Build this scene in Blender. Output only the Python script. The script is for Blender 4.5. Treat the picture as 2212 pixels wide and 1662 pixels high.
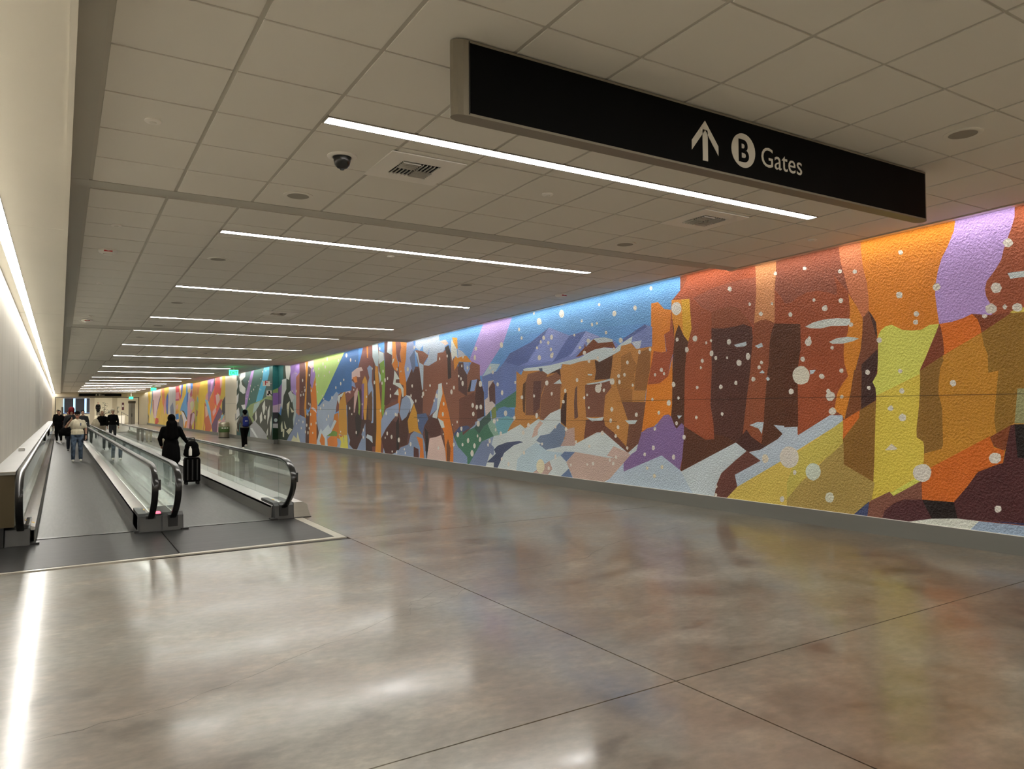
import bpy, bmesh, math, random
import numpy as np
from mathutils import Vector, Matrix
from mathutils.geometry import delaunay_2d_cdt

scene = bpy.context.scene
for o in list(bpy.data.objects):
    bpy.data.objects.remove(o, do_unlink=True)
COL = scene.collection
random.seed(7)

# ------------------------------------------------------------------ camera
EYE = 1.68
cam_data = bpy.data.cameras.new('camera')
cam = bpy.data.objects.new('camera', cam_data)
COL.objects.link(cam)
cam_data.sensor_width = 36.0
cam_data.lens = 1590.0 / 2212.0 * 36.0
cam_data.clip_start = 0.05
cam_data.clip_end = 400.0
RX = (0.8521328350888895, -0.011127919192138007, -0.5232072254640836)
RY = (-0.5232852243033176, -0.030529434785352208, -0.8516105492756142)
RZ = (-0.006496567493519514, 0.9994719220799252, -0.03183820950779067)
cam.matrix_world = Matrix((RX + (0.0,), RY + (0.0,), RZ + (EYE,), (0, 0, 0, 1)))
scene.camera = cam

# ------------------------------------------------------------------ world, exposure
world = bpy.data.worlds.new('world')
scene.world = world
world.use_nodes = True
world.node_tree.nodes['Background'].inputs[0].default_value = (0.02, 0.02, 0.02, 1)
world.node_tree.nodes['Background'].inputs[1].default_value = 0.3
vs = scene.view_settings
vs.view_transform = 'Standard'
vs.look = 'None'
vs.gamma = 1.0
vs.use_curve_mapping = False
vs.exposure = 1.98
scene.cycles.transparent_max_bounces = 20
scene.cycles.max_bounces = 6
scene.cycles.diffuse_bounces = 4
scene.cycles.glossy_bounces = 4
scene.cycles.transmission_bounces = 2
scene.cycles.adaptive_threshold = 0.05

STRIP_POWER = 12.5      # emission of the ceiling strip lamps
COVE_POWER = 4.5       # emission of the lamp strip washing the mural
LED_POWER = 9.5        # emission of the lamp line along the left wall
WARM = (1.0, 0.90, 0.74)
COVE_COL = (1.0, 0.95, 0.88)

# painted fields of the murals: colour, then (along wall, height) in metres
MURAL_A = """
6AA6E0 37.97,4.35 8.92,4.35 8.95,3.08 37.93,1.33
5E92CC 37.98,4.35 8.94,3.16 9.01,0.12 37.90,0.12
7A3E26 9.25,4.35 0.40,4.35 0.40,0.12 9.34,0.12
8494AC 37.93,1.33 11.47,1.50 11.49,0.12 37.91,0.12
A8B6C4 13.98,0.86 9.89,1.01 9.91,0.12 13.99,0.12
94492C 9.07,4.35 5.68,4.35 5.73,1.78 9.49,1.84 9.44,2.85 9.47,3.22 9.50,3.39 9.47,3.54 9.35,3.63 9.21,3.73 9.11,3.85
8A4A34 8.97,3.52 8.84,3.39 8.69,3.27 8.56,3.22 8.39,3.27 8.15,3.28 7.99,3.23 7.83,3.06 7.70,2.92 7.66,3.13 7.64,3.42 7.65,3.67 7.95,3.68 8.53,3.63
7E442A 8.56,3.23 8.39,3.27 8.15,3.28 7.99,3.23 7.85,3.08 7.73,2.92 7.90,2.97 8.06,2.95 8.32,2.94 8.57,2.97
7E4430 7.24,4.35 6.23,4.35 6.19,3.62 6.12,3.38 6.08,3.22 6.27,3.21 6.39,3.26 6.56,3.31 6.74,3.31 6.90,3.26 7.02,3.19 7.12,3.20 7.20,3.32 7.30,3.43 7.30,3.65
8E4626 7.30,3.43 7.20,3.32 7.12,3.20 7.02,3.19 6.90,3.26 6.74,3.31 6.56,3.31 6.39,3.26 6.27,3.20 6.26,3.31 6.31,3.50 6.23,3.40 6.08,3.22 6.07,3.01 6.07,2.86 6.11,2.70 6.17,2.55 6.18,2.40 6.18,2.27 6.11,2.08 6.27,1.78 6.95,1.79 6.90,2.28 6.86,2.52 6.86,2.87 7.31,2.92 7.31,3.16
B67C50 7.68,4.35 7.24,4.35 7.27,3.66 7.30,3.42 7.30,3.16 7.31,2.93 7.46,3.00 7.56,3.00 7.69,2.96 7.67,3.14 7.64,3.42 7.64,3.67
82462A 7.69,2.96 7.56,3.00 7.46,3.00 7.31,2.93 7.36,2.82 7.40,2.65 7.43,2.30 7.44,2.23 7.47,1.88 7.54,1.43 7.58,1.10 7.78,1.21 7.87,1.32 7.95,1.24 7.86,1.80 7.78,2.23 7.73,2.68
4E2A16 7.31,2.92 6.86,2.87 6.86,2.52 6.90,2.31 6.92,2.20 6.94,1.38 7.34,1.39 7.20,1.27 7.29,1.19 7.50,1.08 7.59,1.10 7.54,1.43 7.52,1.70 7.45,2.23 7.43,2.30 7.40,2.67 7.36,2.82
4A281F 8.57,2.97 8.32,2.94 8.06,2.95 7.90,2.97 7.73,2.91 7.72,2.75 7.75,2.50 7.78,2.23 7.86,1.80 7.95,1.24 8.09,1.10 8.33,1.21 8.54,1.23 8.55,1.43 8.61,1.71 8.57,2.28 8.57,2.55
8C4628 9.04,3.51 8.84,3.37 8.56,3.23 8.57,2.56 8.57,2.28 8.61,1.71 8.55,1.34 8.54,1.15 8.66,1.12 8.78,1.16 9.22,1.34 9.18,2.31 9.14,2.59 9.09,2.79 9.01,3.01 9.04,3.25
4A2815 9.31,3.11 9.20,2.91 9.09,2.78 9.14,2.59 9.18,2.31 9.22,1.36 9.27,1.40 9.33,1.36 9.40,1.30 9.45,1.36 9.53,1.51 9.48,2.32 9.46,2.61 9.42,2.85 9.38,3.01
DC922C 9.48,3.55 9.05,3.52 9.03,3.25 9.01,3.00 9.09,2.79 9.20,2.91 9.31,3.11 9.39,2.97 9.42,2.85 9.47,3.22
D6A630 9.24,3.53 9.05,3.52 9.03,3.25 9.01,3.00 9.09,2.79 9.21,2.93 9.22,3.19
1A100E 9.47,3.23 9.43,3.06 9.42,2.85 9.46,2.98
DE862A 10.00,3.56 9.82,3.56 9.67,3.42 9.49,3.38 9.53,3.02 9.59,2.96 9.67,2.96 9.63,2.66 9.74,2.65 9.95,2.69 10.02,2.86
CC7A22 10.02,2.86 9.95,2.69 9.99,2.52 10.12,2.09 9.81,2.10 9.59,2.22 9.47,2.58 9.48,2.32 9.50,1.72 9.53,1.52 9.83,1.42 9.98,1.32 10.32,1.21 10.18,1.83 10.06,2.53
94492A 9.67,2.97 9.53,3.02 9.49,3.38 9.47,3.22 9.42,2.85 9.46,2.61 9.51,2.50 9.59,2.22 9.81,2.10 10.12,2.09 10.02,2.44 9.95,2.69 9.72,2.65 9.62,2.66
4E2A17 9.22,1.35 8.99,1.25 8.73,1.13 8.54,1.15 8.54,1.23 8.33,1.21 8.08,1.11 9.31,0.57 9.27,0.81 9.23,1.13
40211B 7.95,1.24 7.87,1.32 7.78,1.21 7.58,1.10 7.49,1.08 7.61,1.02 7.87,0.97 8.09,1.11
8E4626 6.92,2.20 6.11,2.16 6.12,2.09 6.26,1.96 6.33,1.65 6.41,1.55 6.94,1.26 6.94,1.70
B4C0C6 10.78,0.47 9.78,0.82 9.33,0.60 9.30,0.57 8.09,1.11 7.87,0.98 8.11,0.82 8.40,0.60 8.50,0.42 8.59,0.12 10.79,0.12
A6B6C4 10.82,0.46 9.78,0.82 9.33,0.60 8.96,0.12 10.79,0.12
ACBAC8 7.84,0.97 7.61,1.02 7.48,1.09 7.29,1.19 7.20,1.27 7.36,1.40 6.94,1.38 6.93,1.26 6.41,1.55 6.21,1.55 6.22,1.45 6.95,1.03 7.25,0.86 8.08,0.41 8.12,0.60 7.61,0.85
5E352C 7.87,0.99 7.61,0.85 8.12,0.60 8.07,0.40 8.39,0.12 8.59,0.12 8.50,0.42 8.39,0.61 8.10,0.83
C4AE54 6.22,1.46 6.21,1.19 6.80,0.66 7.18,0.12 7.37,0.12 7.93,0.12 8.00,0.12 8.40,0.12 8.08,0.41 7.25,0.86 6.95,1.04
9A864A 6.22,1.19 6.21,0.88 5.77,0.68 5.82,0.44 6.19,0.12 7.20,0.12 8.01,0.12 7.93,0.12 7.18,0.12 6.80,0.66
786090 10.32,1.20 10.16,1.29 9.92,1.34 9.83,1.43 9.71,1.53 9.59,1.55 9.52,1.50 9.45,1.36 9.40,1.30 9.33,1.36 9.27,1.40 9.22,1.36 9.23,1.13 9.27,0.81 9.33,0.59 9.78,0.82 10.82,0.46 10.82,0.65 10.45,0.89 10.38,1.09
B4C2CC 7.81,1.39 7.66,1.44 7.54,1.44 7.58,1.26 7.64,1.34
B8C4CC 8.10,2.66 7.85,2.69 7.84,2.64 7.88,2.62 8.04,2.62
B8C4CC 7.68,2.61 7.55,2.65 7.53,2.59 7.62,2.57
B8C4CC 7.61,2.19 7.55,2.23 7.51,2.20 7.52,2.18
B8C4CC 7.49,2.10 7.45,2.13 7.41,2.09 7.45,2.06
B8C4CC 9.38,1.53 9.26,1.53 9.34,1.47
B26A46 6.31,4.35 5.90,4.35 5.89,3.73 5.87,3.53 5.82,3.32 5.80,3.12 5.80,2.94 5.89,2.85 6.01,3.09 6.09,3.24 6.14,3.44 6.20,3.67 6.27,4.35
70402A 5.89,2.85 5.80,2.94 5.70,2.76 5.68,2.56 5.69,2.40 5.92,2.23 5.93,2.03 6.04,2.03 5.97,2.36 5.90,2.60 5.89,2.79
3A201C 5.69,2.42 5.92,2.23 5.93,2.02 5.72,2.01 5.69,2.26
DC8626 5.91,4.35 4.60,4.35 4.69,3.77 4.77,3.59 4.84,3.47 4.89,3.32 4.92,3.17 4.93,3.03 4.91,2.83 4.89,2.67 4.98,2.59 5.11,2.50 5.69,2.55 5.69,2.61 5.70,2.77 5.76,2.88 5.80,2.94 5.80,3.12 5.82,3.32 5.87,3.53 5.89,3.73
3C2018 5.80,2.93 5.76,2.88 5.70,2.77 5.69,2.59 5.71,2.60 5.75,2.76
AC90CC 4.60,4.35 4.01,4.35 4.03,3.79 4.07,3.66 4.11,3.56 4.15,3.45 4.18,3.33 4.23,3.25 4.29,3.17 4.34,3.11 4.36,3.02 4.35,2.94 4.33,2.89 4.31,2.85 4.29,2.72 4.35,2.70 4.46,2.73 4.51,2.75 4.61,2.71 4.74,2.68 4.89,2.67 4.91,2.83 4.93,3.03 4.92,3.17 4.89,3.32 4.84,3.47 4.77,3.59 4.69,3.77
8E4A2E 4.01,4.35 0.40,4.35 0.40,2.79 0.40,2.80 4.10,2.73 4.22,2.66 4.41,2.54 4.42,2.59 4.45,2.68 4.51,2.75 4.46,2.73 4.35,2.70 4.29,2.72 4.31,2.85 4.33,2.89 4.35,2.94 4.36,3.02 4.34,3.11 4.29,3.17 4.23,3.25 4.18,3.33 4.15,3.45 4.11,3.56 4.07,3.66 4.03,3.79
74391F 4.51,2.75 4.29,2.71 4.12,2.72 4.41,2.53 4.42,2.59 4.45,2.68
AE7A26 5.14,2.11 4.86,2.28 4.41,2.52 4.10,2.71 0.40,2.71 0.40,0.77 5.14,0.72 5.21,1.30
BCAE50 4.11,2.72 4.04,2.76 0.40,2.80 0.40,2.81 0.40,2.69 0.40,2.70 4.08,2.71
846222 4.41,2.52 4.10,2.71 0.40,2.69 0.40,1.63 4.10,1.47 4.28,1.35 4.30,1.51 4.27,1.81 4.24,2.07 4.35,2.05 4.35,2.26 4.39,2.38
7E5C24 5.14,2.11 4.86,2.28 4.85,2.22 4.89,2.13 4.91,1.98 5.16,1.99
7E5C24 5.15,2.12 4.89,2.11 4.91,2.02 4.92,1.82 4.88,1.65 4.88,1.40 4.88,1.20 4.90,1.15 5.12,1.08 5.11,1.19 5.21,1.28 5.21,1.39 5.17,1.61 5.16,1.83
723820 4.92,2.58 4.89,2.67 4.87,2.62 4.85,2.45 4.84,2.33 4.86,2.28 5.14,2.11 5.07,2.24
C6681E 4.89,2.67 4.74,2.68 4.61,2.71 4.51,2.75 4.45,2.68 4.42,2.59 4.41,2.52 4.84,2.29 4.84,2.36 4.85,2.49 4.87,2.62
8E4626 6.93,2.24 6.14,2.20 6.12,2.08 6.20,1.99 6.29,1.85 6.34,1.64 6.42,1.57 6.94,1.26 6.94,1.78
4E2814 7.15,2.23 6.92,2.22 6.93,1.38 7.17,1.37
DC8C2A 6.09,3.21 6.05,3.14 5.98,3.03 5.89,2.85 5.89,2.79 5.90,2.64 5.93,2.42 5.97,2.30 6.02,2.13 6.03,2.13 6.09,1.85 6.19,1.49 6.22,1.55 6.34,1.62 6.29,1.85 6.20,1.99 6.12,2.08 6.12,2.09 6.17,2.25 6.18,2.39 6.17,2.53 6.11,2.68 6.09,2.81 6.07,2.96 6.08,3.10
70401F 6.03,2.16 5.92,2.15 5.94,1.63 6.19,1.48 6.09,1.85
3A201C 5.92,2.15 5.70,2.14 5.77,1.99 5.72,1.90 5.73,1.75 5.94,1.63
BC6420 6.21,1.48 5.96,1.62 5.97,1.52 6.22,1.22
7E5A22 5.96,1.62 5.72,1.75 5.74,1.38 5.77,0.67 6.22,0.88 6.22,1.22 5.97,1.52
BEC05A 5.68,2.59 5.64,2.66 5.57,2.71 5.49,2.72 5.42,2.68 5.35,2.64 5.23,2.62 5.11,2.62 5.01,2.67 4.94,2.67 4.89,2.67 4.93,2.57 4.99,2.44 5.07,2.26 5.14,2.12 5.14,2.10 5.14,2.03 5.15,1.83 5.17,1.61 5.20,1.39 5.20,1.28 5.12,1.23 5.11,1.17 5.12,0.99 5.14,0.87 5.16,0.74 5.52,0.52 5.57,0.57 5.83,0.42 5.79,0.67 5.77,0.92 5.74,1.38 5.72,1.76 5.73,1.91 5.77,1.99 5.70,2.10 5.69,2.26 5.68,2.48
C2B046 5.14,2.07 5.14,1.97 5.16,1.68 5.20,1.39 5.20,1.28 5.12,1.23 5.11,1.17 5.13,0.91 5.21,0.78 5.55,0.56 5.58,0.57 5.83,0.42 5.79,0.67 5.77,0.92 5.74,1.53 5.72,1.81
B4A850 6.21,1.48 6.21,1.37 6.22,1.21 6.21,1.14 6.63,0.85 6.90,0.58 7.15,0.30 7.14,0.56 6.93,1.02 6.43,1.33
9C8648 6.21,1.18 6.21,0.88 5.77,0.67 5.82,0.43 6.17,0.12 7.15,0.12 7.15,0.31 6.90,0.58 6.57,0.85
3A4468 5.85,0.42 5.90,0.12 6.19,0.12
744A3C 5.83,0.43 5.57,0.57 5.52,0.52 5.16,0.74 5.15,0.51 5.38,0.49 5.51,0.43 5.64,0.32 5.71,0.12 5.91,0.12
482428 5.71,0.12 5.64,0.32 5.51,0.43 5.38,0.49 5.15,0.51 5.03,0.29
170C0A 5.15,0.51 4.77,0.52 4.73,0.33 5.04,0.29
B85E1C 5.15,0.72 5.03,0.92 4.74,1.09 4.35,1.32 4.31,1.19 4.20,1.17 4.22,1.02 4.30,0.98 4.49,0.90 4.61,0.71 4.77,0.52 5.15,0.51
723A1C 4.35,1.31 4.13,1.45 4.17,1.21 4.20,1.16 4.31,1.20
442022 4.13,1.45 4.09,1.46 4.06,1.09 0.40,0.61 4.43,0.34 4.73,0.31 4.77,0.52 4.62,0.71 4.49,0.90 4.30,0.99 4.22,1.02
868660 4.05,1.86 0.40,1.89 0.40,1.93 0.40,1.58 0.40,1.53 4.09,1.47
140B0A 4.09,1.46 0.40,1.54 0.40,1.60 0.40,0.62 0.40,0.61 4.07,1.09
2E3052 4.43,0.34 0.40,0.60 0.40,0.63 0.40,0.39 0.40,0.38
BCC0B8 5.71,0.12 5.04,0.29 4.73,0.33 4.49,0.33 4.68,0.12 4.95,0.12
8698AE 4.49,0.33 0.40,0.39 0.40,0.39 0.40,0.12 4.68,0.12 4.68,0.12
CDD6D4 6.78,2.82 6.64,2.87 6.48,2.89 6.27,2.89 6.07,2.86 6.07,2.79 6.12,2.77 6.24,2.78 6.36,2.79 6.53,2.77 6.70,2.79
CDD6D4 6.40,2.57 6.29,2.61 6.12,2.62 6.01,2.60 5.95,2.58 6.04,2.55 6.19,2.53 6.35,2.54
C4D0D4 4.12,3.17 0.40,3.14 0.40,3.07 4.09,3.10
B4C0C8 6.72,2.19 6.62,2.19 6.66,2.14 6.71,2.13
D4CCBC 5.62,1.10 5.53,1.19 5.45,1.13 5.48,1.11
A08AC4 15.74,4.35 14.37,4.35 14.45,4.35 15.23,3.25 16.28,2.50 16.66,2.51 16.93,2.91 16.91,3.01
6C7AB2 13.28,3.44 12.53,3.20 11.94,3.24 11.66,3.12 11.08,2.97 10.91,2.87 10.97,2.80 12.98,2.54 14.35,2.54 14.68,2.47 16.26,2.13 16.31,2.49 15.55,2.58 15.32,2.70 14.93,2.98 14.02,3.17
7684BA 13.28,3.43 12.53,3.20 13.12,2.69 14.10,2.73 13.71,3.06
4E5E96 13.28,3.44 14.02,3.17 14.93,2.98 15.28,2.71 14.59,2.65 14.14,2.73 14.02,2.85 13.75,3.05
52629E 11.95,3.24 12.53,3.18 13.12,2.69 13.23,2.64 12.60,2.76 12.30,2.88 12.10,3.10
8894C4 11.94,3.23 11.51,3.09 11.88,3.04 12.30,2.82 12.53,2.74 12.10,3.10
6A78AC 10.17,3.19 9.98,3.13 9.99,2.77 10.42,2.76 10.58,2.88 10.83,2.94
4C5A92 10.17,3.20 10.12,3.14 10.80,2.92 10.80,2.98
B4BCC8 10.55,2.90 10.27,2.91 10.32,2.77 10.42,2.76
5E70A6 16.28,2.49 15.55,2.58 15.19,2.79 14.51,2.65 12.98,2.67 14.35,2.53 14.66,2.47 14.67,2.32 14.64,2.35 14.66,2.08 15.63,1.75 16.16,1.88 16.19,2.17
ACC0CC 15.87,2.79 15.39,2.75 15.60,2.58 16.27,2.48
A8743A 12.77,2.62 12.14,2.68 11.64,2.64 11.52,2.58 11.08,2.70 10.85,2.85 10.56,2.88 10.42,2.76 10.00,2.78 10.05,2.33 10.13,2.18 10.30,1.22 10.38,1.05 10.70,0.82 11.40,1.19 12.36,0.91 13.01,1.07 13.36,1.39 14.28,1.21 14.48,1.30 15.16,1.08 14.77,1.38 14.65,2.08 14.64,2.54 14.43,2.44 14.35,2.54 13.64,2.55 13.42,2.48 12.98,2.52 12.84,2.51
6E4836 14.15,2.45 13.57,2.51 13.37,2.42 13.42,2.06 13.46,2.18 13.61,1.95 13.67,1.47 13.92,1.51 14.26,1.51 14.23,2.29
52342E 13.91,2.28 13.60,2.28 13.59,2.27 13.63,1.95 13.67,1.68 13.92,1.53 13.94,2.00
744C38 13.40,2.34 12.99,2.44 12.85,2.35 12.81,2.05 12.85,2.16 12.89,1.63 13.07,1.57 13.43,1.41 13.66,1.43 13.61,1.89 13.45,2.18
3E2218 13.40,2.32 13.16,2.47 12.88,2.52 12.84,2.34 12.99,2.44 13.20,2.42 13.35,2.36
4C2C18 11.67,2.63 11.52,2.58 11.10,2.70 11.14,2.45 11.20,2.23 11.68,2.23 11.63,2.40
8E602E 10.86,2.65 10.58,2.72 10.53,2.61 10.38,2.43 10.49,2.29 10.46,2.12 10.65,2.00 10.98,2.04 11.03,2.19 10.86,2.36
80542A 10.35,2.69 10.03,2.75 10.06,2.33 10.16,1.98 10.49,1.99 10.46,2.26
6C4434 11.99,2.14 11.16,2.21 11.16,2.06 11.35,1.91 11.41,1.49 11.97,1.48 12.00,1.77
66402E 10.85,1.78 10.18,1.77 10.30,1.22 10.40,0.99 10.69,0.82 10.73,0.96 10.65,1.37
8A5C2E 10.98,2.05 10.54,2.02 10.55,1.78 10.85,1.78
623A2C 11.98,1.43 11.41,1.48 11.36,1.32 11.11,1.20 10.73,0.93 10.69,0.82 11.40,1.19 11.70,1.16 12.06,1.02 12.00,1.29
3A2016 12.86,1.62 12.71,1.98 12.63,2.00 12.67,1.28 12.88,1.38
5A3C32 12.34,2.07 12.26,2.14 12.27,1.76 12.24,1.48 12.37,1.44 12.38,1.78
4E3218 14.35,2.23 14.23,2.29 14.28,1.55 14.36,1.60 14.39,1.95
BCC8CC 14.35,2.57 14.26,2.59 13.64,2.60 13.23,2.61 12.77,2.65 12.14,2.71 11.67,2.85 11.37,2.86 11.02,2.81 10.91,2.87 10.52,3.01 10.56,2.88 10.85,2.85 10.88,2.76 11.08,2.70 11.52,2.58 11.64,2.64 12.11,2.63 12.50,2.58 12.81,2.61 12.84,2.53 13.34,2.41 13.57,2.51 14.31,2.53
6C381C 12.31,2.72 12.01,2.90 11.99,3.00 11.96,2.91 11.70,3.05 11.56,2.96 11.11,2.96 11.01,2.82 11.37,2.86 11.67,2.84 12.01,2.76
B8C4CC 11.95,2.92 11.70,3.05 11.55,2.96 11.10,2.95 11.11,3.00 11.36,3.06 11.66,3.06 11.88,3.02
BCC8CC 11.96,2.16 11.53,2.19 11.18,2.24 11.16,2.20 11.50,2.16 11.90,2.14
BCC8CC 13.12,2.20 12.88,2.29 12.81,2.19
BCC8CC 11.91,2.36 11.75,2.35 11.77,2.32 11.89,2.33
3A4A60 13.70,2.56 13.55,2.56 13.54,2.49 13.64,2.49
B8C2C4 16.19,0.12 15.71,0.99 15.14,1.09 14.48,1.30 14.28,1.21 13.73,1.43 13.54,1.40 13.25,1.56 12.86,1.66 12.86,1.32 13.01,1.07 13.74,0.84 13.44,0.75 12.36,0.92 11.63,1.18 11.40,1.19 10.69,0.82 10.40,1.00 10.45,0.87 10.62,0.79 11.24,0.29 11.56,0.12 12.37,0.12
64748E 12.91,1.36 12.68,1.26 12.71,1.08 12.87,0.85 13.48,0.75 13.74,0.84 13.63,0.89 13.82,0.94 13.66,1.06 13.29,1.11
A48C84 12.67,1.22 12.37,1.27 12.36,0.89 12.88,0.86 12.71,1.04
B49E96 11.32,0.73 11.11,0.93 10.70,0.83 10.63,0.79 11.06,0.71
AE988E 12.37,0.76 11.32,0.70 11.06,0.71 10.61,0.79 11.24,0.29 11.65,0.12 12.37,0.12 12.67,0.53
A2B6C0 14.70,0.12 14.62,0.48 14.21,0.74 13.82,0.90 13.37,0.73 12.80,0.72 12.87,0.66 13.30,0.52 14.18,0.12
A68E86 14.18,0.12 13.30,0.52 13.19,0.35 13.49,0.12
B29C92 13.66,1.39 13.54,1.34 13.74,1.20 13.76,1.07 14.00,1.00 13.89,1.22
5A6E92 12.88,0.66 12.73,0.75 12.36,0.76 12.67,0.54
5A6E92 13.04,0.12 12.58,0.40 12.38,0.12
6A7898 17.10,0.12 16.68,0.60 16.33,0.83 16.04,0.89 15.89,0.80 15.71,0.72 15.71,0.55 16.16,0.12
C0C6C4 16.19,0.12 15.90,0.57 15.67,0.46 15.69,0.12
3C4662 16.08,0.32 15.62,0.56 15.71,0.66 15.53,0.76 15.08,0.86 14.53,0.91 14.36,0.89 14.78,0.80 15.22,0.60 15.40,0.39 15.62,0.12 15.74,0.12 15.71,0.34
3E6C5A 15.63,1.75 14.65,2.08 14.68,1.69 15.07,1.69 15.57,1.59
3A6A54 18.12,0.87 17.35,1.03 16.72,1.18 15.98,1.46 15.84,1.36 15.71,0.99 16.33,0.83 17.12,0.12 17.68,0.43
344E48 16.72,1.18 15.89,1.62 15.84,1.36 16.22,1.22 16.47,1.02
5478A4 15.64,1.52 15.47,1.67 15.20,1.72 14.72,1.64 14.72,1.46 15.62,1.45
6498A4 15.57,1.41 15.03,1.49 14.77,1.42 15.09,1.09 15.48,1.02 15.62,1.23
7E9E90 16.02,1.29 15.79,1.41 15.60,1.23 15.47,1.02 15.71,0.99 15.89,1.13
6E7A42 15.84,1.69 15.60,1.72 15.58,1.45 15.80,1.41
B8ACA8 15.98,2.35 15.68,2.37 15.83,2.25 15.91,1.93 15.62,1.75 16.12,1.47 16.17,1.88 16.00,1.95
4E3230 15.95,2.18 15.74,2.34 15.64,2.25 15.62,1.77 15.79,1.85 15.91,1.83
BCC8CC 11.97,1.48 11.69,1.46 11.40,1.49 11.45,1.42 11.78,1.40
BCC8CC 10.76,1.43 10.41,1.44 10.48,1.37 10.65,1.36
5C3A36 22.88,3.07 18.50,2.85 16.65,2.75 16.67,1.26 18.52,0.45 26.23,0.32 26.24,2.42
A2C072 29.41,4.35 25.93,4.35 25.93,4.35 29.40,2.22 31.05,2.21 31.06,4.35
2E609A 25.93,4.35 25.30,4.35 25.06,3.24 25.39,3.17 26.24,2.89 28.78,1.98 29.40,2.05 29.72,2.03 29.40,2.22
4E8ED6 25.32,4.35 24.50,4.35 24.98,3.58 25.10,3.22 25.39,3.17
8E9CB2 29.61,2.02 29.40,2.05 28.78,1.98 27.89,2.37 27.58,2.25 27.77,1.85 28.08,1.39 29.39,0.74
6C3C36 25.06,3.58 24.60,4.35 23.74,4.35 22.88,4.35 22.87,1.55 23.01,0.12 26.49,0.12 26.59,1.84 27.88,1.54 27.81,2.16 26.77,2.47 26.15,2.89 25.39,3.17
3C201C 26.59,1.90 25.14,2.40 24.50,1.83 23.74,1.28 23.67,0.42 26.50,0.12
D0802A 24.60,4.35 24.39,4.35 24.39,3.46 24.50,3.46
C2AAA6 26.70,2.46 26.32,2.75 26.06,3.03 25.55,3.15 25.06,3.17 24.88,3.04 25.22,3.02 25.18,2.82 25.39,2.82 25.64,2.87 26.15,2.74 26.22,2.25 26.50,2.31 26.78,2.25
C87830 25.98,2.83 25.55,2.87 25.47,2.65 25.76,2.63
7484AA 26.11,2.74 25.76,2.62 25.64,2.44 26.11,2.54
C2CACA 27.79,2.16 26.81,2.34 27.04,2.14 27.36,2.15 27.50,1.85 27.65,2.00
B2822E 27.50,1.91 26.86,2.38 26.66,1.84 26.57,0.72 27.04,0.67 27.61,0.75
BA8830 24.94,2.67 24.70,2.85 24.49,2.66 24.45,2.10 24.58,1.30 24.78,1.30 24.98,2.11
B29692 25.86,1.55 25.80,2.24 25.47,2.45 25.37,2.29 25.64,1.83 25.74,1.55
7C963A 25.43,2.29 25.30,2.34 25.16,1.83 25.30,1.26 25.43,1.12 25.34,1.69
70568C 25.03,2.56 24.78,2.58 24.82,1.83 24.90,1.30 25.02,1.32
8698B6 24.48,3.10 24.27,3.19 23.99,3.10 24.04,2.64 23.88,2.31 23.88,1.20 24.08,1.19 23.97,2.09 24.35,2.16 24.43,2.54 24.27,2.76
5A3C22 24.43,2.10 24.04,2.31 23.97,1.82 24.01,1.25 24.39,1.32
3E2616 23.89,3.32 23.74,2.90 23.63,1.82 23.60,1.01 23.62,0.39 24.04,0.60 23.89,1.28 23.85,2.36
C28628 23.67,3.20 23.48,3.08 23.38,2.57 23.20,1.82 23.08,1.29 23.22,0.12 23.72,0.12 23.60,1.01 23.63,2.09 23.74,2.90
BACED6 24.00,4.35 23.59,4.35 23.38,3.42 23.45,3.10 23.67,3.14 23.97,3.46
4E8ACC 23.59,4.35 22.86,4.35 22.90,3.52 23.37,3.64
C2CED2 23.37,3.62 22.95,3.53 22.90,3.29 23.38,3.18 23.36,2.94 23.11,2.72 23.29,2.53 23.41,2.89
709636 23.30,3.20 22.90,3.29 22.76,2.60 22.83,1.81 23.02,1.34 23.16,1.68 23.09,2.34
502822 22.90,4.35 22.26,4.35 22.22,3.09 21.99,2.95 22.05,2.52 21.86,2.31 22.07,2.17 21.68,2.08 21.81,2.00 22.27,1.98 22.61,1.76 22.90,1.81 22.81,2.60
C2CED2 22.51,4.35 22.21,4.35 22.25,3.53 21.89,3.51 22.00,3.42 22.23,3.41 22.65,3.53
D28028 22.21,4.35 21.88,3.83 21.85,3.33 21.72,3.12 21.79,2.86 22.03,2.93 22.24,3.12 22.20,3.37
D28028 21.59,3.80 21.03,3.75 21.10,3.28 21.17,2.99 21.10,2.49 21.07,2.07 21.30,2.08 21.30,2.40 21.61,2.48 21.67,2.89 21.67,3.19 21.47,3.13 21.58,3.41 21.48,3.60
6C3C38 21.94,3.83 21.54,3.80 21.47,3.60 21.60,3.41 21.47,3.12 21.74,3.19 21.87,3.45
6A3A2E 22.88,1.76 21.68,1.98 21.61,1.81 22.68,1.35 22.88,1.55
D28028 21.69,2.33 21.41,2.30 21.55,1.91 21.65,1.55 21.74,1.81
C6CECA 22.03,2.91 21.84,2.79 21.60,2.61 21.90,2.61 21.93,2.51 21.55,2.48 21.29,2.30 21.29,2.05 21.39,2.05 21.49,2.30 21.87,2.41 22.15,2.47 22.07,2.68
C6CECA 22.26,3.11 22.16,3.27 22.02,3.30 22.10,3.18
C6CECA 22.08,2.14 21.74,2.31 21.66,2.10
9AAAD2 21.04,3.75 20.80,4.35 20.27,4.35 20.33,3.52 20.45,3.48 20.80,3.24 20.63,2.93 20.93,2.63 21.09,2.49 21.23,2.94 21.08,3.28
4E8CD4 20.80,4.35 20.26,4.35 20.45,3.50
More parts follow.
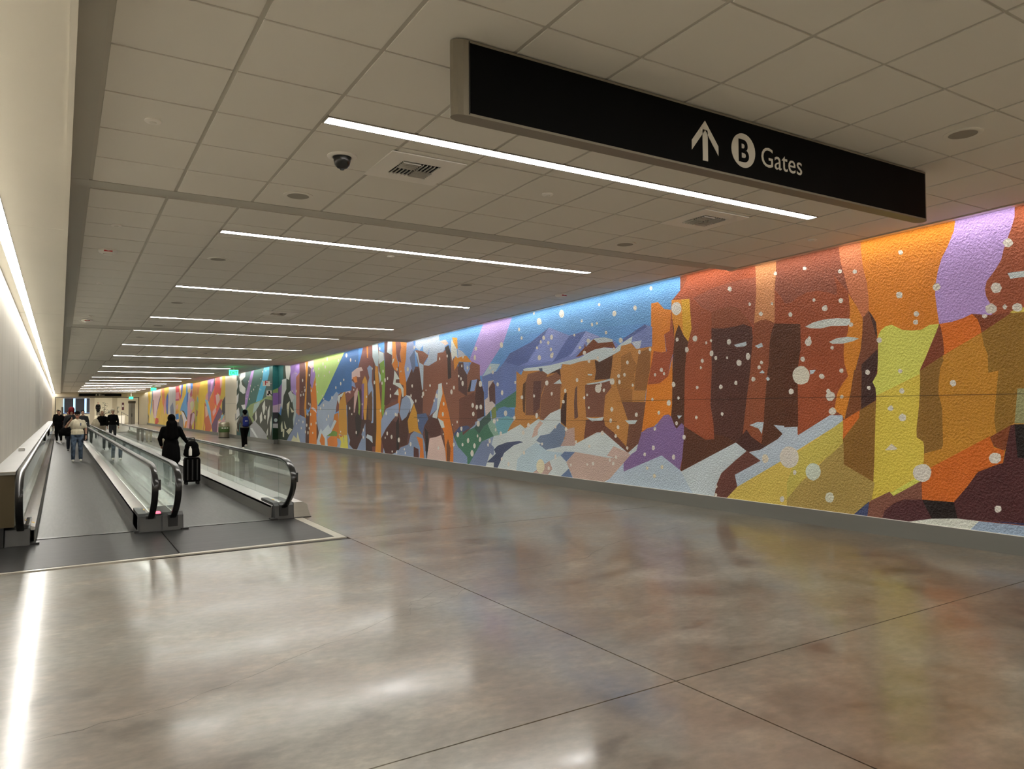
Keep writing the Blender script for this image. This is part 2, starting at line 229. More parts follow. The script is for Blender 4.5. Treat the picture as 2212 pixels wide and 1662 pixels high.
7A4C3A 20.39,3.45 19.82,3.36 19.54,3.25 19.38,3.26 19.82,2.99 19.44,2.92 18.91,3.03 18.86,3.25 18.50,3.25 18.32,3.35 18.15,3.31 17.63,2.85 17.59,2.20 16.83,2.89 16.40,2.78 16.40,2.46 16.19,1.97 16.20,1.50 17.56,1.13 17.85,1.00 18.61,2.36 19.45,1.49 19.89,1.55 19.83,2.14
B2C2D6 20.30,4.35 18.85,4.35 18.75,3.60 18.34,3.48 18.40,3.35 18.50,3.25 18.86,3.25 18.91,3.03 19.49,2.92 19.82,2.96 19.55,3.11 19.37,3.45 19.54,3.25 19.82,3.36 19.85,3.55 20.10,3.40 20.37,3.52
CAB6AE 18.72,3.58 18.35,3.59 18.17,3.47 18.35,3.42 18.45,3.47
241612 18.40,3.37 18.18,3.43 18.05,3.22 18.01,2.52 18.21,2.48 18.25,3.10
4A2A24 21.09,2.44 20.69,2.84 20.16,2.89 19.98,2.50 19.87,2.12 19.88,1.41 20.40,1.53 20.46,1.80 20.69,2.04 21.08,2.07
5E6E94 20.82,3.24 20.45,3.45 20.38,2.95 20.57,2.76 20.69,2.96
B2C2D2 20.45,3.43 20.22,3.34 20.10,3.05 19.81,2.96 19.84,2.26 19.91,2.21 20.10,2.88 20.27,3.23
4A2E2A 17.59,2.91 17.28,2.90 17.27,2.72 17.09,2.57 17.09,1.98 17.59,2.16
5E382C 17.55,1.93 17.09,2.02 16.70,2.10 16.53,1.36 17.56,1.07
42241F 16.67,1.98 16.53,2.44 16.36,2.37 16.19,2.07 16.18,1.48 16.54,1.40
7E92BC 17.30,2.91 17.00,2.88 16.93,2.71 17.09,2.56 17.27,2.72
1E1412 17.08,2.11 16.90,2.41 16.82,2.41 16.90,2.11
7E92BC 16.84,2.41 16.54,2.42 16.70,2.12 16.93,2.12
DA9C2A 17.96,3.62 17.65,3.58 17.62,3.28 17.72,3.30 17.86,3.45
D2D6D2 17.98,3.57 17.89,3.49 17.68,3.28 17.62,3.01 17.82,3.10 17.96,2.97 18.04,3.31
AAAEBA 17.63,3.28 17.35,3.19 17.12,3.05 17.59,3.03
D28A2A 17.63,3.04 17.13,3.07 16.82,2.87 17.54,2.93 17.82,2.70 17.87,2.99 17.77,3.09
C6721E 18.61,2.39 18.46,2.09 18.17,1.56 17.88,0.92 17.91,0.12 18.33,0.12 18.47,1.01 18.87,1.45 18.66,1.90
6A3E1E 18.22,0.84 18.07,0.58 18.13,0.12 18.30,0.12 18.32,0.68
7A8AAA 18.93,2.19 18.76,2.28 18.70,1.96 18.92,1.65 19.41,1.46 19.18,1.79
C6CECE 18.82,2.37 18.60,2.39 18.55,2.09 18.82,1.65 18.91,1.40 19.30,1.21 19.18,1.51 18.92,1.65
4A2822 19.46,1.46 18.87,1.38 18.66,1.14 18.72,0.91 19.35,0.85 19.73,1.16
C6CECE 18.87,1.41 18.51,1.32 18.43,1.15 18.62,1.13
485A82 20.30,1.51 19.65,1.54 19.49,1.38 19.78,1.16 19.89,0.90 20.17,1.08
8292B0 23.18,1.29 22.74,1.68 21.67,1.86 21.67,1.56 22.20,1.32 22.74,1.03 23.18,0.70
44221C 23.18,0.68 22.68,1.06 22.20,1.32 21.81,1.23 21.74,0.45 21.94,0.28 22.75,0.12
422219 21.69,1.18 21.36,1.56 20.74,1.56 21.00,1.29 20.92,0.95 21.06,0.57 21.70,0.47
1C1210 21.91,1.23 21.67,1.43 21.67,0.37 21.85,0.37
7E8EAA 21.63,1.55 21.42,1.98 21.05,2.10 20.68,1.99 20.72,1.72 21.06,1.43 21.43,1.30
C2CACE 21.13,2.10 20.81,2.07 20.50,1.87 20.81,1.55 20.72,1.80 20.81,1.97
7686A2 21.56,0.46 20.94,0.58 20.76,0.88 20.46,1.01 19.89,0.90 19.72,0.63 19.69,0.12 21.94,0.12
BA882A 20.76,1.55 20.51,1.83 20.30,1.56 20.19,1.08 19.94,0.92 20.52,1.00 20.89,0.92 20.98,1.31
C2AAA2 19.41,0.82 19.03,0.86 18.66,0.93 18.42,0.57 18.32,0.12 19.63,0.12
1E1412 19.76,1.14 19.49,0.98 19.50,0.64 19.62,0.12 19.71,0.86
C67226 20.33,0.85 19.89,0.79 19.77,0.12 20.12,0.12 20.06,0.52
4A2420 20.53,0.53 20.18,0.47 20.14,0.12 20.54,0.12
7A8AA6 26.51,0.81 26.15,0.44 25.39,0.41 24.98,0.85 24.66,1.19 24.61,0.12 26.47,0.12
3E201E 26.34,0.37 26.23,0.56 25.63,0.43 25.06,0.79 24.96,0.68 25.30,0.41 25.63,0.12
331C1A 24.64,0.12 24.58,0.61 24.35,0.61 24.04,0.46 23.95,0.12
1C1210 25.72,1.37 25.39,1.55 25.04,1.27 25.14,0.90 25.55,0.65
B2BEC8 24.60,0.68 24.47,0.80 23.99,0.74 23.95,0.51 24.27,0.62
B26C26 28.10,1.48 27.60,1.54 27.50,0.69 27.04,0.67 26.57,0.66 27.41,0.54 28.77,0.63 28.27,0.92
C6742C 28.94,0.49 28.37,0.66 27.76,0.62 27.67,0.32 27.88,0.12 28.87,0.12
608236 29.20,0.67 28.67,0.80 28.07,0.84 27.72,0.78 27.76,0.63 28.97,0.61
BAC6CE 30.03,0.56 29.39,0.74 28.87,1.07 28.57,0.88 28.08,1.27 27.86,1.20 28.17,0.98 28.47,0.82 29.39,0.60 29.16,0.12 29.81,0.12
BAB24A 27.61,0.75 27.31,0.60 27.04,0.67 26.93,0.35 26.94,0.71 26.57,0.69 26.43,0.12 27.42,0.12 27.27,0.43
3C466A 17.89,0.98 17.56,1.18 17.10,1.23 16.92,1.17 17.85,0.91
7686A6 17.90,0.94 17.65,0.67 17.10,0.40 17.10,0.12 17.90,0.12
3A6A56 17.85,0.92 17.37,1.08 17.28,0.51 17.61,0.64
A2C070 30.83,4.35 26.07,4.35 29.39,2.22 30.25,1.81 30.44,2.24 30.64,3.22
2E609A 26.07,4.35 26.07,2.36 27.59,2.29 27.83,2.36 28.74,1.98 29.35,2.06 30.07,1.80 30.25,1.82 29.39,2.22
8E9CB0 30.35,1.82 30.07,1.80 29.35,2.06 28.74,1.98 27.83,2.36 27.57,2.26 27.89,1.67 28.22,1.28 29.88,0.74 30.27,1.26
9474BC 35.74,4.35 32.86,4.35 32.72,2.28 35.72,2.33
A488C8 34.44,3.24 33.74,3.44 33.05,3.24 33.15,2.28 33.73,2.38 34.43,2.55
1F6264 37.85,4.35 35.59,4.35 35.61,3.44 35.98,2.98 36.51,2.77 37.83,2.66
7E6098 36.74,2.71 35.98,2.94 35.67,3.00 35.97,2.33 36.22,1.93 36.73,1.94
C8B6C6 36.73,1.94 36.15,1.96 36.47,1.53 36.72,1.53
202E1E 35.74,4.35 34.63,4.35 34.44,2.55 33.59,2.29 33.47,1.68 33.92,1.23 33.97,0.83 35.09,0.12 36.83,0.12 36.72,1.53 36.18,1.37 35.85,2.33
A2B2B2 34.43,2.47 33.48,2.29 33.47,1.23 33.93,0.82 34.05,1.23 33.86,1.56
D6D8D2 35.64,4.35 34.75,4.35 34.46,3.49 34.74,3.06 35.24,3.14 35.37,3.50
C2C6C6 36.01,3.11 35.22,3.14 35.21,2.64 35.72,2.33 35.96,1.68 36.18,1.85
D6D6BE 35.13,1.93 34.61,2.07 34.73,1.69 34.86,1.27 35.13,1.69
B6BCBC 34.90,2.44 34.41,2.56 33.81,2.20 34.29,1.99
D6D6BE 34.54,1.79 33.81,1.56 34.28,1.53
D2D2BA 36.23,0.88 35.96,1.12 35.80,0.63 36.16,0.59
D2D2BA 35.61,1.15 35.13,0.77 35.48,0.76
D2D2B6 35.24,0.64 34.62,0.82 34.14,0.77 34.74,0.50
D2D2BA 35.85,0.77 35.55,0.73 35.61,0.35 35.85,0.37
7C8AA6 33.52,1.50 33.27,1.57 32.84,1.36 32.52,1.30 31.98,1.30 31.92,0.12 35.27,0.12 34.74,0.44 34.05,0.77
D2D2B2 34.50,0.12 33.93,0.50 33.43,0.36 33.27,0.68 32.76,0.12
AC6850 33.53,3.14 32.95,3.33 32.83,2.28 32.98,1.38 33.52,1.53
5E3632 32.99,4.35 32.31,4.35 32.00,3.20 32.09,1.97 31.93,1.30 32.97,1.44
D6C6C2 32.34,4.35 31.90,4.35 32.00,3.28
50322E 31.84,3.36 31.52,3.56 31.20,3.45 31.19,2.53 31.14,1.88 31.60,1.65 32.03,1.74 31.91,2.55
D28E22 32.03,4.35 31.50,4.35 31.81,2.84 31.91,1.97 31.88,1.30 32.11,1.30 32.23,1.74 32.02,2.56
D2BEC2 31.62,4.35 30.86,4.35 30.81,3.43 31.12,3.38 31.62,3.56
9072B4 31.24,3.39 30.88,3.47 30.57,3.14 31.02,2.55 31.33,2.80
46261F 31.97,1.39 31.33,1.63 31.42,0.12 32.02,0.12
C6721E 31.33,2.68 31.02,2.55 30.57,3.05 30.47,2.52 30.33,1.79 30.42,1.43 30.36,0.12 31.51,0.12 31.45,0.82 31.35,1.65 31.16,1.88
CABABE 31.23,1.74 30.92,1.77 30.53,1.68 30.37,1.51
4E2A22 30.41,1.24 30.04,0.63 30.40,0.37
B6C2CA 30.08,0.71 29.79,0.90 29.61,0.78 28.82,1.07 28.57,0.91 27.99,1.26 27.81,1.21 28.48,0.75 29.08,0.60 28.90,0.12 30.47,0.12
BE6E26 29.99,0.38 29.70,0.70 29.28,0.49 29.28,0.12 29.61,0.12
DAD6CE 9.96,3.83 9.97,3.81 9.99,3.80 10.01,3.80 10.03,3.81 10.04,3.83 10.04,3.85 10.02,3.87 10.01,3.88 9.99,3.87 9.97,3.86
DAD6CE 10.39,3.53 10.40,3.50 10.42,3.49 10.45,3.49 10.47,3.50 10.49,3.52 10.49,3.55 10.47,3.57 10.45,3.57 10.42,3.57 10.40,3.55
DAD6CE 9.24,3.37 9.25,3.33 9.28,3.30 9.32,3.28 9.37,3.27 9.41,3.29 9.45,3.32 9.48,3.36 9.49,3.40 9.48,3.45 9.45,3.48 9.41,3.50 9.36,3.50 9.31,3.49 9.27,3.46 9.25,3.42
DAD6CE 8.12,3.56 8.13,3.53 8.15,3.52 8.17,3.52 8.19,3.54 8.21,3.56 8.20,3.58 8.19,3.60 8.17,3.60 8.15,3.60 8.13,3.58
DAD6CE 7.25,3.66 7.25,3.65 7.27,3.64 7.28,3.64 7.30,3.65 7.31,3.66 7.31,3.68 7.30,3.69 7.28,3.70 7.26,3.69 7.25,3.68
DAD6CE 6.74,3.66 6.75,3.64 6.76,3.63 6.77,3.64 6.79,3.64 6.80,3.66 6.80,3.68 6.79,3.69 6.77,3.69 6.76,3.69 6.75,3.68
DAD6CE 7.74,3.27 7.75,3.25 7.76,3.24 7.77,3.24 7.79,3.25 7.79,3.26 7.79,3.28 7.79,3.29 7.77,3.30 7.76,3.29 7.75,3.28
DAD6CE 7.33,3.22 7.33,3.21 7.34,3.20 7.35,3.20 7.36,3.21 7.37,3.22 7.37,3.23 7.36,3.24 7.35,3.25 7.34,3.24 7.33,3.23
DAD6CE 7.52,3.09 7.53,3.07 7.54,3.06 7.56,3.06 7.58,3.07 7.60,3.09 7.60,3.11 7.58,3.12 7.56,3.13 7.54,3.12 7.53,3.11
DAD6CE 7.00,3.02 7.00,3.00 7.02,2.99 7.03,2.99 7.05,3.00 7.06,3.02 7.06,3.04 7.05,3.05 7.03,3.06 7.02,3.06 7.00,3.04
DAD6CE 6.61,3.18 6.61,3.17 6.62,3.17 6.63,3.17 6.64,3.17 6.65,3.18 6.65,3.19 6.64,3.20 6.63,3.21 6.62,3.20 6.61,3.20
DAD6CE 9.32,2.84 9.32,2.83 9.34,2.82 9.36,2.81 9.38,2.82 9.39,2.84 9.39,2.86 9.38,2.88 9.36,2.88 9.34,2.88 9.32,2.86
DAD6CE 8.88,2.83 8.89,2.80 8.91,2.78 8.94,2.78 8.97,2.79 8.99,2.82 8.99,2.85 8.97,2.87 8.94,2.88 8.91,2.88 8.89,2.86
DAD6CE 8.66,2.74 8.66,2.72 8.67,2.72 8.69,2.71 8.70,2.72 8.70,2.73 8.70,2.75 8.70,2.76 8.69,2.76 8.67,2.76 8.66,2.75
DAD6CE 8.55,2.77 8.56,2.75 8.57,2.74 8.58,2.74 8.59,2.75 8.60,2.76 8.60,2.78 8.59,2.79 8.58,2.79 8.57,2.79 8.56,2.78
DAD6CE 10.30,2.70 10.30,2.68 10.32,2.66 10.34,2.66 10.36,2.67 10.37,2.69 10.37,2.71 10.36,2.73 10.34,2.74 10.32,2.74 10.30,2.72
DAD6CE 10.01,2.72 10.02,2.70 10.03,2.69 10.05,2.69 10.07,2.70 10.08,2.72 10.08,2.74 10.07,2.76 10.05,2.76 10.03,2.76 10.02,2.75
DAD6CE 8.15,2.71 8.16,2.69 8.18,2.67 8.20,2.67 8.23,2.68 8.24,2.71 8.24,2.73 8.23,2.75 8.20,2.76 8.18,2.76 8.16,2.74
DAD6CE 9.08,2.65 9.09,2.63 9.11,2.61 9.14,2.61 9.16,2.62 9.17,2.65 9.17,2.67 9.16,2.70 9.13,2.70 9.11,2.70 9.09,2.68
DAD6CE 8.53,2.55 8.53,2.53 8.55,2.51 8.58,2.51 8.60,2.52 8.61,2.54 8.61,2.57 8.60,2.59 8.58,2.60 8.55,2.60 8.53,2.58
DAD6CE 8.74,2.44 8.75,2.42 8.76,2.41 8.78,2.41 8.80,2.42 8.81,2.44 8.81,2.46 8.80,2.47 8.78,2.48 8.76,2.48 8.75,2.46
DAD6CE 8.45,2.47 8.45,2.45 8.47,2.44 8.49,2.44 8.50,2.45 8.51,2.47 8.51,2.49 8.50,2.50 8.48,2.51 8.46,2.50 8.45,2.49
DAD6CE 8.22,2.46 8.22,2.45 8.24,2.44 8.26,2.45 8.26,2.46 8.26,2.48 8.24,2.48 8.22,2.48
DAD6CE 7.77,2.46 7.78,2.44 7.79,2.42 7.80,2.41 7.82,2.40 7.84,2.41 7.85,2.42 7.86,2.44 7.86,2.46 7.86,2.48 7.85,2.50 7.84,2.51 7.82,2.51 7.80,2.51 7.79,2.49 7.78,2.48
DAD6CE 7.95,2.36 7.95,2.34 7.98,2.32 8.01,2.32 8.03,2.33 8.05,2.36 8.05,2.39 8.03,2.41 8.01,2.42 7.98,2.41 7.95,2.39
DAD6CE 8.78,2.33 8.79,2.32 8.80,2.31 8.81,2.31 8.83,2.31 8.83,2.33 8.83,2.34 8.83,2.35 8.81,2.36 8.80,2.35 8.79,2.34
DAD6CE 7.53,2.35 7.54,2.33 7.55,2.32 7.57,2.32 7.58,2.33 7.59,2.34 7.59,2.36 7.58,2.37 7.57,2.38 7.55,2.37 7.54,2.36
DAD6CE 7.58,2.28 7.58,2.26 7.60,2.25 7.62,2.25 7.63,2.25 7.64,2.27 7.64,2.29 7.63,2.30 7.61,2.31 7.60,2.31 7.58,2.29
DAD6CE 9.72,2.33 9.72,2.31 9.74,2.30 9.76,2.30 9.78,2.31 9.80,2.33 9.80,2.35 9.78,2.37 9.76,2.38 9.74,2.37 9.72,2.36
DAD6CE 9.66,2.27 9.67,2.25 9.68,2.24 9.69,2.24 9.71,2.25 9.72,2.26 9.72,2.28 9.71,2.29 9.69,2.30 9.68,2.30 9.67,2.28
DAD6CE 9.89,2.26 9.90,2.24 9.91,2.23 9.93,2.23 9.94,2.23 9.95,2.25 9.95,2.27 9.94,2.29 9.92,2.29 9.91,2.29 9.90,2.28
DAD6CE 7.68,2.10 7.69,2.08 7.71,2.07 7.73,2.06 7.75,2.07 7.76,2.09 7.76,2.11 7.75,2.13 7.73,2.14 7.71,2.13 7.69,2.12
DAD6CE 6.80,2.35 6.80,2.34 6.82,2.32 6.84,2.32 6.85,2.33 6.86,2.35 6.86,2.37 6.85,2.38 6.84,2.39 6.82,2.39 6.80,2.37
DAD6CE 8.87,2.00 8.87,1.99 8.89,1.98 8.91,1.97 8.92,1.98 8.93,2.00 8.93,2.01 8.92,2.03 8.91,2.03 8.89,2.03 8.87,2.02
DAD6CE 8.34,2.00 8.35,1.98 8.37,1.97 8.39,1.96 8.41,1.97 8.42,1.99 8.42,2.01 8.40,2.03 8.39,2.04 8.37,2.03 8.35,2.02
DAD6CE 8.04,2.05 8.04,2.03 8.06,2.02 8.07,2.02 8.09,2.03 8.10,2.04 8.10,2.06 8.09,2.08 8.07,2.09 8.05,2.08 8.04,2.07
DAD6CE 9.41,2.07 9.42,2.04 9.44,2.03 9.47,2.02 9.49,2.04 9.50,2.06 9.50,2.08 9.49,2.11 9.46,2.12 9.44,2.11 9.42,2.09
DAD6CE 7.00,1.90 7.00,1.88 7.02,1.87 7.04,1.86 7.06,1.87 7.07,1.89 7.07,1.91 7.06,1.93 7.04,1.94 7.02,1.93 7.00,1.92
DAD6CE 9.97,1.82 9.97,1.80 9.99,1.79 10.00,1.79 10.02,1.79 10.03,1.81 10.03,1.83 10.02,1.84 10.00,1.85 9.99,1.84 9.97,1.83
DAD6CE 9.53,1.75 9.54,1.72 9.56,1.70 9.59,1.70 9.62,1.71 9.63,1.73 9.63,1.77 9.61,1.79 9.59,1.80 9.56,1.80 9.54,1.78
DAD6CE 9.31,1.83 9.32,1.82 9.33,1.81 9.35,1.80 9.36,1.81 9.37,1.83 9.37,1.84 9.36,1.86 9.35,1.86 9.33,1.86 9.32,1.85
DAD6CE 9.80,1.58 9.81,1.56 9.82,1.55 9.84,1.54 9.86,1.55 9.87,1.57 9.87,1.59 9.86,1.60 9.84,1.61 9.82,1.61 9.81,1.60
DAD6CE 8.33,1.56 8.34,1.55 8.35,1.53 8.37,1.53 8.38,1.54 8.39,1.55 8.39,1.57 8.38,1.59 8.37,1.59 8.35,1.59 8.34,1.58
DAD6CE 8.90,1.50 8.90,1.49 8.92,1.47 8.93,1.47 8.95,1.48 8.96,1.49 8.96,1.51 8.95,1.53 8.93,1.53 8.92,1.53 8.90,1.52
DAD6CE 10.40,1.54 10.41,1.51 10.42,1.50 10.45,1.50 10.47,1.51 10.48,1.53 10.48,1.55 10.47,1.57 10.44,1.58 10.42,1.58 10.40,1.56
DAD6CE 10.50,2.09 10.51,2.07 10.52,2.06 10.54,2.06 10.55,2.07 10.56,2.08 10.56,2.10 10.55,2.12 10.54,2.12 10.52,2.12 10.51,2.11
DAD6CE 9.91,1.29 9.92,1.27 9.93,1.26 9.95,1.25 9.97,1.26 9.98,1.28 9.98,1.30 9.97,1.31 9.95,1.32 9.93,1.32 9.92,1.31
DAD6CE 9.18,1.16 9.19,1.14 9.20,1.12 9.23,1.12 9.25,1.13 9.26,1.15 9.26,1.17 9.25,1.19 9.23,1.20 9.20,1.20 9.19,1.19
DAD6CE 9.36,1.40 9.37,1.38 9.38,1.36 9.40,1.36 9.42,1.37 9.43,1.38 9.43,1.40 9.42,1.42 9.40,1.43 9.38,1.43 9.37,1.41
DAD6CE 9.95,0.95 9.96,0.92 9.97,0.91 10.00,0.90 10.02,0.91 10.03,0.93 10.03,0.96 10.02,0.98 10.00,0.99 9.97,0.98 9.95,0.97
DAD6CE 10.19,0.82 10.19,0.80 10.21,0.78 10.23,0.78 10.25,0.79 10.26,0.80 10.26,0.82 10.25,0.84 10.23,0.85 10.21,0.85 10.19,0.84
DAD6CE 9.44,0.81 9.45,0.78 9.47,0.76 9.49,0.76 9.51,0.77 9.52,0.79 9.52,0.81 9.51,0.84 9.49,0.85 9.46,0.85 9.45,0.83
D6D0BC 10.13,0.57 10.14,0.56 10.15,0.54 10.17,0.54 10.19,0.55 10.19,0.56 10.19,0.58 10.18,0.60 10.17,0.60 10.15,0.60 10.14,0.59
D6D0BC 9.74,0.62 9.74,0.60 9.76,0.58 9.78,0.58 9.80,0.58 9.81,0.60 9.81,0.62 9.80,0.64 9.78,0.65 9.76,0.65 9.74,0.64
D6D0BC 9.93,0.44 9.94,0.42 9.96,0.41 9.98,0.40 10.00,0.41 10.01,0.43 10.01,0.45 10.00,0.47 9.98,0.48 9.96,0.48 9.94,0.46
CCC6B8 7.46,0.89 7.47,0.86 7.48,0.84 7.50,0.83 7.53,0.82 7.55,0.82 7.57,0.84 7.58,0.86 7.58,0.88 7.58,0.91 7.57,0.93 7.55,0.95 7.52,0.95 7.50,0.95 7.48,0.93 7.47,0.91
DAD6CE 6.93,0.94 6.94,0.88 6.98,0.82 7.03,0.79 7.10,0.77 7.16,0.78 7.21,0.81 7.25,0.86 7.26,0.92 7.25,0.98 7.21,1.04 7.15,1.08 7.09,1.09 7.03,1.08 6.97,1.05 6.94,1.00
DAD6CE 6.97,0.72 6.98,0.70 6.99,0.68 7.01,0.68 7.03,0.69 7.03,0.70 7.03,0.73 7.02,0.74 7.01,0.75 6.99,0.75 6.98,0.74
C2CCC0 6.57,0.76 6.58,0.71 6.61,0.67 6.65,0.64 6.69,0.62 6.74,0.63 6.78,0.65 6.81,0.69 6.82,0.74 6.81,0.79 6.78,0.83 6.74,0.86 6.69,0.87 6.64,0.86 6.60,0.84 6.58,0.80
DAD6CE 7.19,0.31 7.20,0.29 7.21,0.27 7.24,0.26 7.26,0.27 7.27,0.29 7.27,0.32 7.25,0.34 7.23,0.35 7.21,0.35 7.20,0.34
C6CABA 6.37,0.42 6.38,0.39 6.39,0.36 6.42,0.34 6.44,0.34 6.47,0.34 6.49,0.35 6.51,0.38 6.51,0.40 6.50,0.43 6.49,0.46 6.47,0.47 6.44,0.48 6.41,0.48 6.39,0.47 6.38,0.44
DAD6CE 8.48,0.38 8.49,0.37 8.50,0.36 8.51,0.35 8.52,0.36 8.52,0.37 8.52,0.39 8.52,0.40 8.51,0.41 8.50,0.41 8.49,0.40
DAD6CE 8.49,0.25 8.50,0.23 8.51,0.22 8.53,0.21 8.54,0.22 8.55,0.23 8.55,0.25 8.54,0.27 8.53,0.27 8.51,0.27 8.50,0.26
DAD6CE 4.05,3.50 4.06,3.48 4.07,3.47 4.09,3.46 4.11,3.46 4.13,3.47 4.14,3.48 4.15,3.50 4.16,3.52 4.15,3.54 4.14,3.55 4.12,3.56 4.10,3.56 4.08,3.55 4.07,3.54 4.06,3.52
DAD6CE 5.32,3.63 5.32,3.61 5.34,3.60 5.36,3.60 5.37,3.61 5.38,3.63 5.38,3.65 5.37,3.66 5.36,3.66 5.34,3.66 5.32,3.64
DAD6CE 6.74,3.66 6.74,3.64 6.76,3.64 6.77,3.64 6.79,3.65 6.80,3.66 6.80,3.68 6.79,3.69 6.77,3.69 6.76,3.69 6.74,3.67
DAD6CE 6.18,3.52 6.18,3.51 6.20,3.50 6.21,3.50 6.23,3.51 6.24,3.52 6.24,3.54 6.23,3.55 6.21,3.56 6.20,3.55 6.18,3.54
DAD6CE 5.96,3.48 5.96,3.47 5.98,3.46 6.00,3.46 6.01,3.47 6.02,3.48 6.02,3.50 6.01,3.51 5.99,3.52 5.98,3.51 5.96,3.50
DAD6CE 4.86,3.12 4.87,3.10 4.88,3.09 4.89,3.08 4.91,3.08 4.93,3.08 4.95,3.10 4.95,3.11 4.96,3.13 4.95,3.15 4.94,3.16 4.93,3.17 4.91,3.17 4.89,3.17 4.88,3.16 4.87,3.14
DAD6CE 4.18,3.01 4.19,2.99 4.20,2.97 4.22,2.96 4.24,2.96 4.26,2.96 4.28,2.98 4.29,3.00 4.30,3.03 4.29,3.05 4.28,3.07 4.26,3.08 4.24,3.08 4.22,3.07 4.20,3.06 4.19,3.03
DAD6CE 5.34,3.08 5.34,3.07 5.35,3.05 5.37,3.05 5.38,3.05 5.40,3.05 5.41,3.06 5.42,3.08 5.42,3.10 5.42,3.11 5.41,3.13 5.40,3.13 5.38,3.13 5.37,3.13 5.35,3.12 5.34,3.10
DAD6CE 6.60,3.18 6.61,3.17 6.62,3.16 6.63,3.16 6.64,3.17 6.65,3.18 6.65,3.20 6.64,3.21 6.63,3.21 6.62,3.21 6.61,3.20
DAD6CE 6.17,3.12 6.18,3.10 6.19,3.09 6.21,3.09 6.23,3.10 6.24,3.12 6.24,3.14 6.23,3.15 6.21,3.16 6.19,3.15 6.17,3.14
DAD6CE 6.41,3.04 6.42,3.02 6.44,3.01 6.46,3.01 6.49,3.02 6.50,3.04 6.50,3.07 6.48,3.08 6.46,3.09 6.43,3.09 6.42,3.07
DAD6CE 4.24,2.78 4.24,2.76 4.26,2.74 4.28,2.73 4.30,2.73 4.33,2.73 4.35,2.75 4.36,2.77 4.36,2.79 4.36,2.82 4.34,2.83 4.32,2.84 4.30,2.85 4.28,2.84 4.26,2.82 4.24,2.80
DAD6CE 4.13,2.79 4.14,2.77 4.15,2.76 4.16,2.76 4.17,2.77 4.18,2.79 4.18,2.80 4.17,2.81 4.16,2.82 4.15,2.82 4.14,2.80
DAD6CE 3.98,2.76 3.98,2.74 3.99,2.73 4.01,2.72 4.03,2.72 4.05,2.73 4.07,2.74 4.08,2.76 4.08,2.77 4.08,2.79 4.06,2.81 4.05,2.81 4.03,2.82 4.01,2.81 3.99,2.80 3.98,2.78
DAD6CE 6.99,3.02 7.00,3.00 7.01,2.99 7.03,2.99 7.05,3.00 7.06,3.02 7.06,3.04 7.05,3.05 7.03,3.06 7.01,3.05 7.00,3.04
DAD6CE 5.13,2.82 5.14,2.80 5.15,2.79 5.17,2.79 5.19,2.80 5.20,2.82 5.20,2.84 5.19,2.85 5.17,2.86 5.15,2.85 5.14,2.84
DAD6CE 5.15,2.72 5.15,2.70 5.17,2.69 5.18,2.69 5.20,2.70 5.21,2.71 5.21,2.73 5.20,2.75 5.18,2.75 5.16,2.75 5.15,2.74
DAD6CE 4.34,2.71 4.35,2.69 4.36,2.69 4.37,2.68 4.39,2.69 4.40,2.70 4.40,2.72 4.39,2.73 4.37,2.73 4.36,2.73 4.35,2.72
DAD6CE 6.03,2.77 6.03,2.76 6.05,2.75 6.06,2.75 6.08,2.75 6.09,2.77 6.09,2.79 6.08,2.80 6.06,2.81 6.04,2.80 6.03,2.79
DAD6CE 6.68,2.59 6.68,2.57 6.70,2.55 6.71,2.54 6.73,2.54 6.76,2.54 6.77,2.56 6.79,2.58 6.79,2.60 6.78,2.62 6.77,2.64 6.75,2.65 6.73,2.65 6.71,2.64 6.69,2.63 6.68,2.61
DAD6CE 6.69,2.65 6.69,2.63 6.70,2.62 6.72,2.62 6.73,2.63 6.74,2.64 6.74,2.66 6.73,2.67 6.72,2.68 6.70,2.67 6.69,2.66
DAD6CE 5.63,2.53 5.63,2.51 5.65,2.50 5.67,2.50 5.69,2.51 5.70,2.53 5.70,2.55 5.69,2.56 5.67,2.57 5.65,2.57 5.63,2.55
DAD6CE 6.33,2.48 6.33,2.47 6.34,2.46 6.36,2.46 6.37,2.47 6.38,2.48 6.38,2.49 6.37,2.51 6.36,2.51 6.34,2.51 6.33,2.50
DAD6CE 6.79,2.35 6.80,2.33 6.81,2.32 6.84,2.32 6.85,2.33 6.87,2.35 6.87,2.37 6.85,2.39 6.83,2.39 6.81,2.39 6.80,2.37
DAD6CE 6.19,2.16 6.19,2.14 6.21,2.13 6.22,2.13 6.24,2.14 6.25,2.15 6.25,2.17 6.24,2.19 6.22,2.19 6.20,2.19 6.19,2.18
DAD6CE 5.80,2.12 5.81,2.10 5.82,2.09 5.84,2.09 5.86,2.10 5.87,2.12 5.87,2.13 5.86,2.15 5.84,2.16 5.82,2.15 5.81,2.14
DAD6CE 5.36,2.12 5.37,2.10 5.38,2.09 5.40,2.09 5.41,2.10 5.42,2.11 5.42,2.13 5.41,2.14 5.40,2.15 5.38,2.14 5.37,2.13
DAD6CE 6.48,2.09 6.49,2.07 6.51,2.06 6.53,2.06 6.55,2.07 6.57,2.09 6.57,2.11 6.55,2.13 6.53,2.13 6.51,2.13 6.49,2.11
D2D0C2 6.72,2.12 6.73,2.07 6.76,2.02 6.81,2.00 6.87,1.99 6.92,2.00 6.97,2.03 7.00,2.08 7.01,2.13 7.00,2.18 6.97,2.22 6.92,2.25 6.86,2.26 6.81,2.25 6.76,2.21 6.73,2.17
DAD6CE 6.99,1.89 7.00,1.87 7.02,1.86 7.04,1.85 7.07,1.86 7.08,1.88 7.08,1.91 7.06,1.93 7.04,1.94 7.02,1.93 7.00,1.92
DAD6CE 5.80,2.12 5.81,2.10 5.82,2.09 5.84,2.09 5.86,2.10 5.87,2.11 5.87,2.13 5.86,2.15 5.84,2.15 5.82,2.15 5.81,2.14
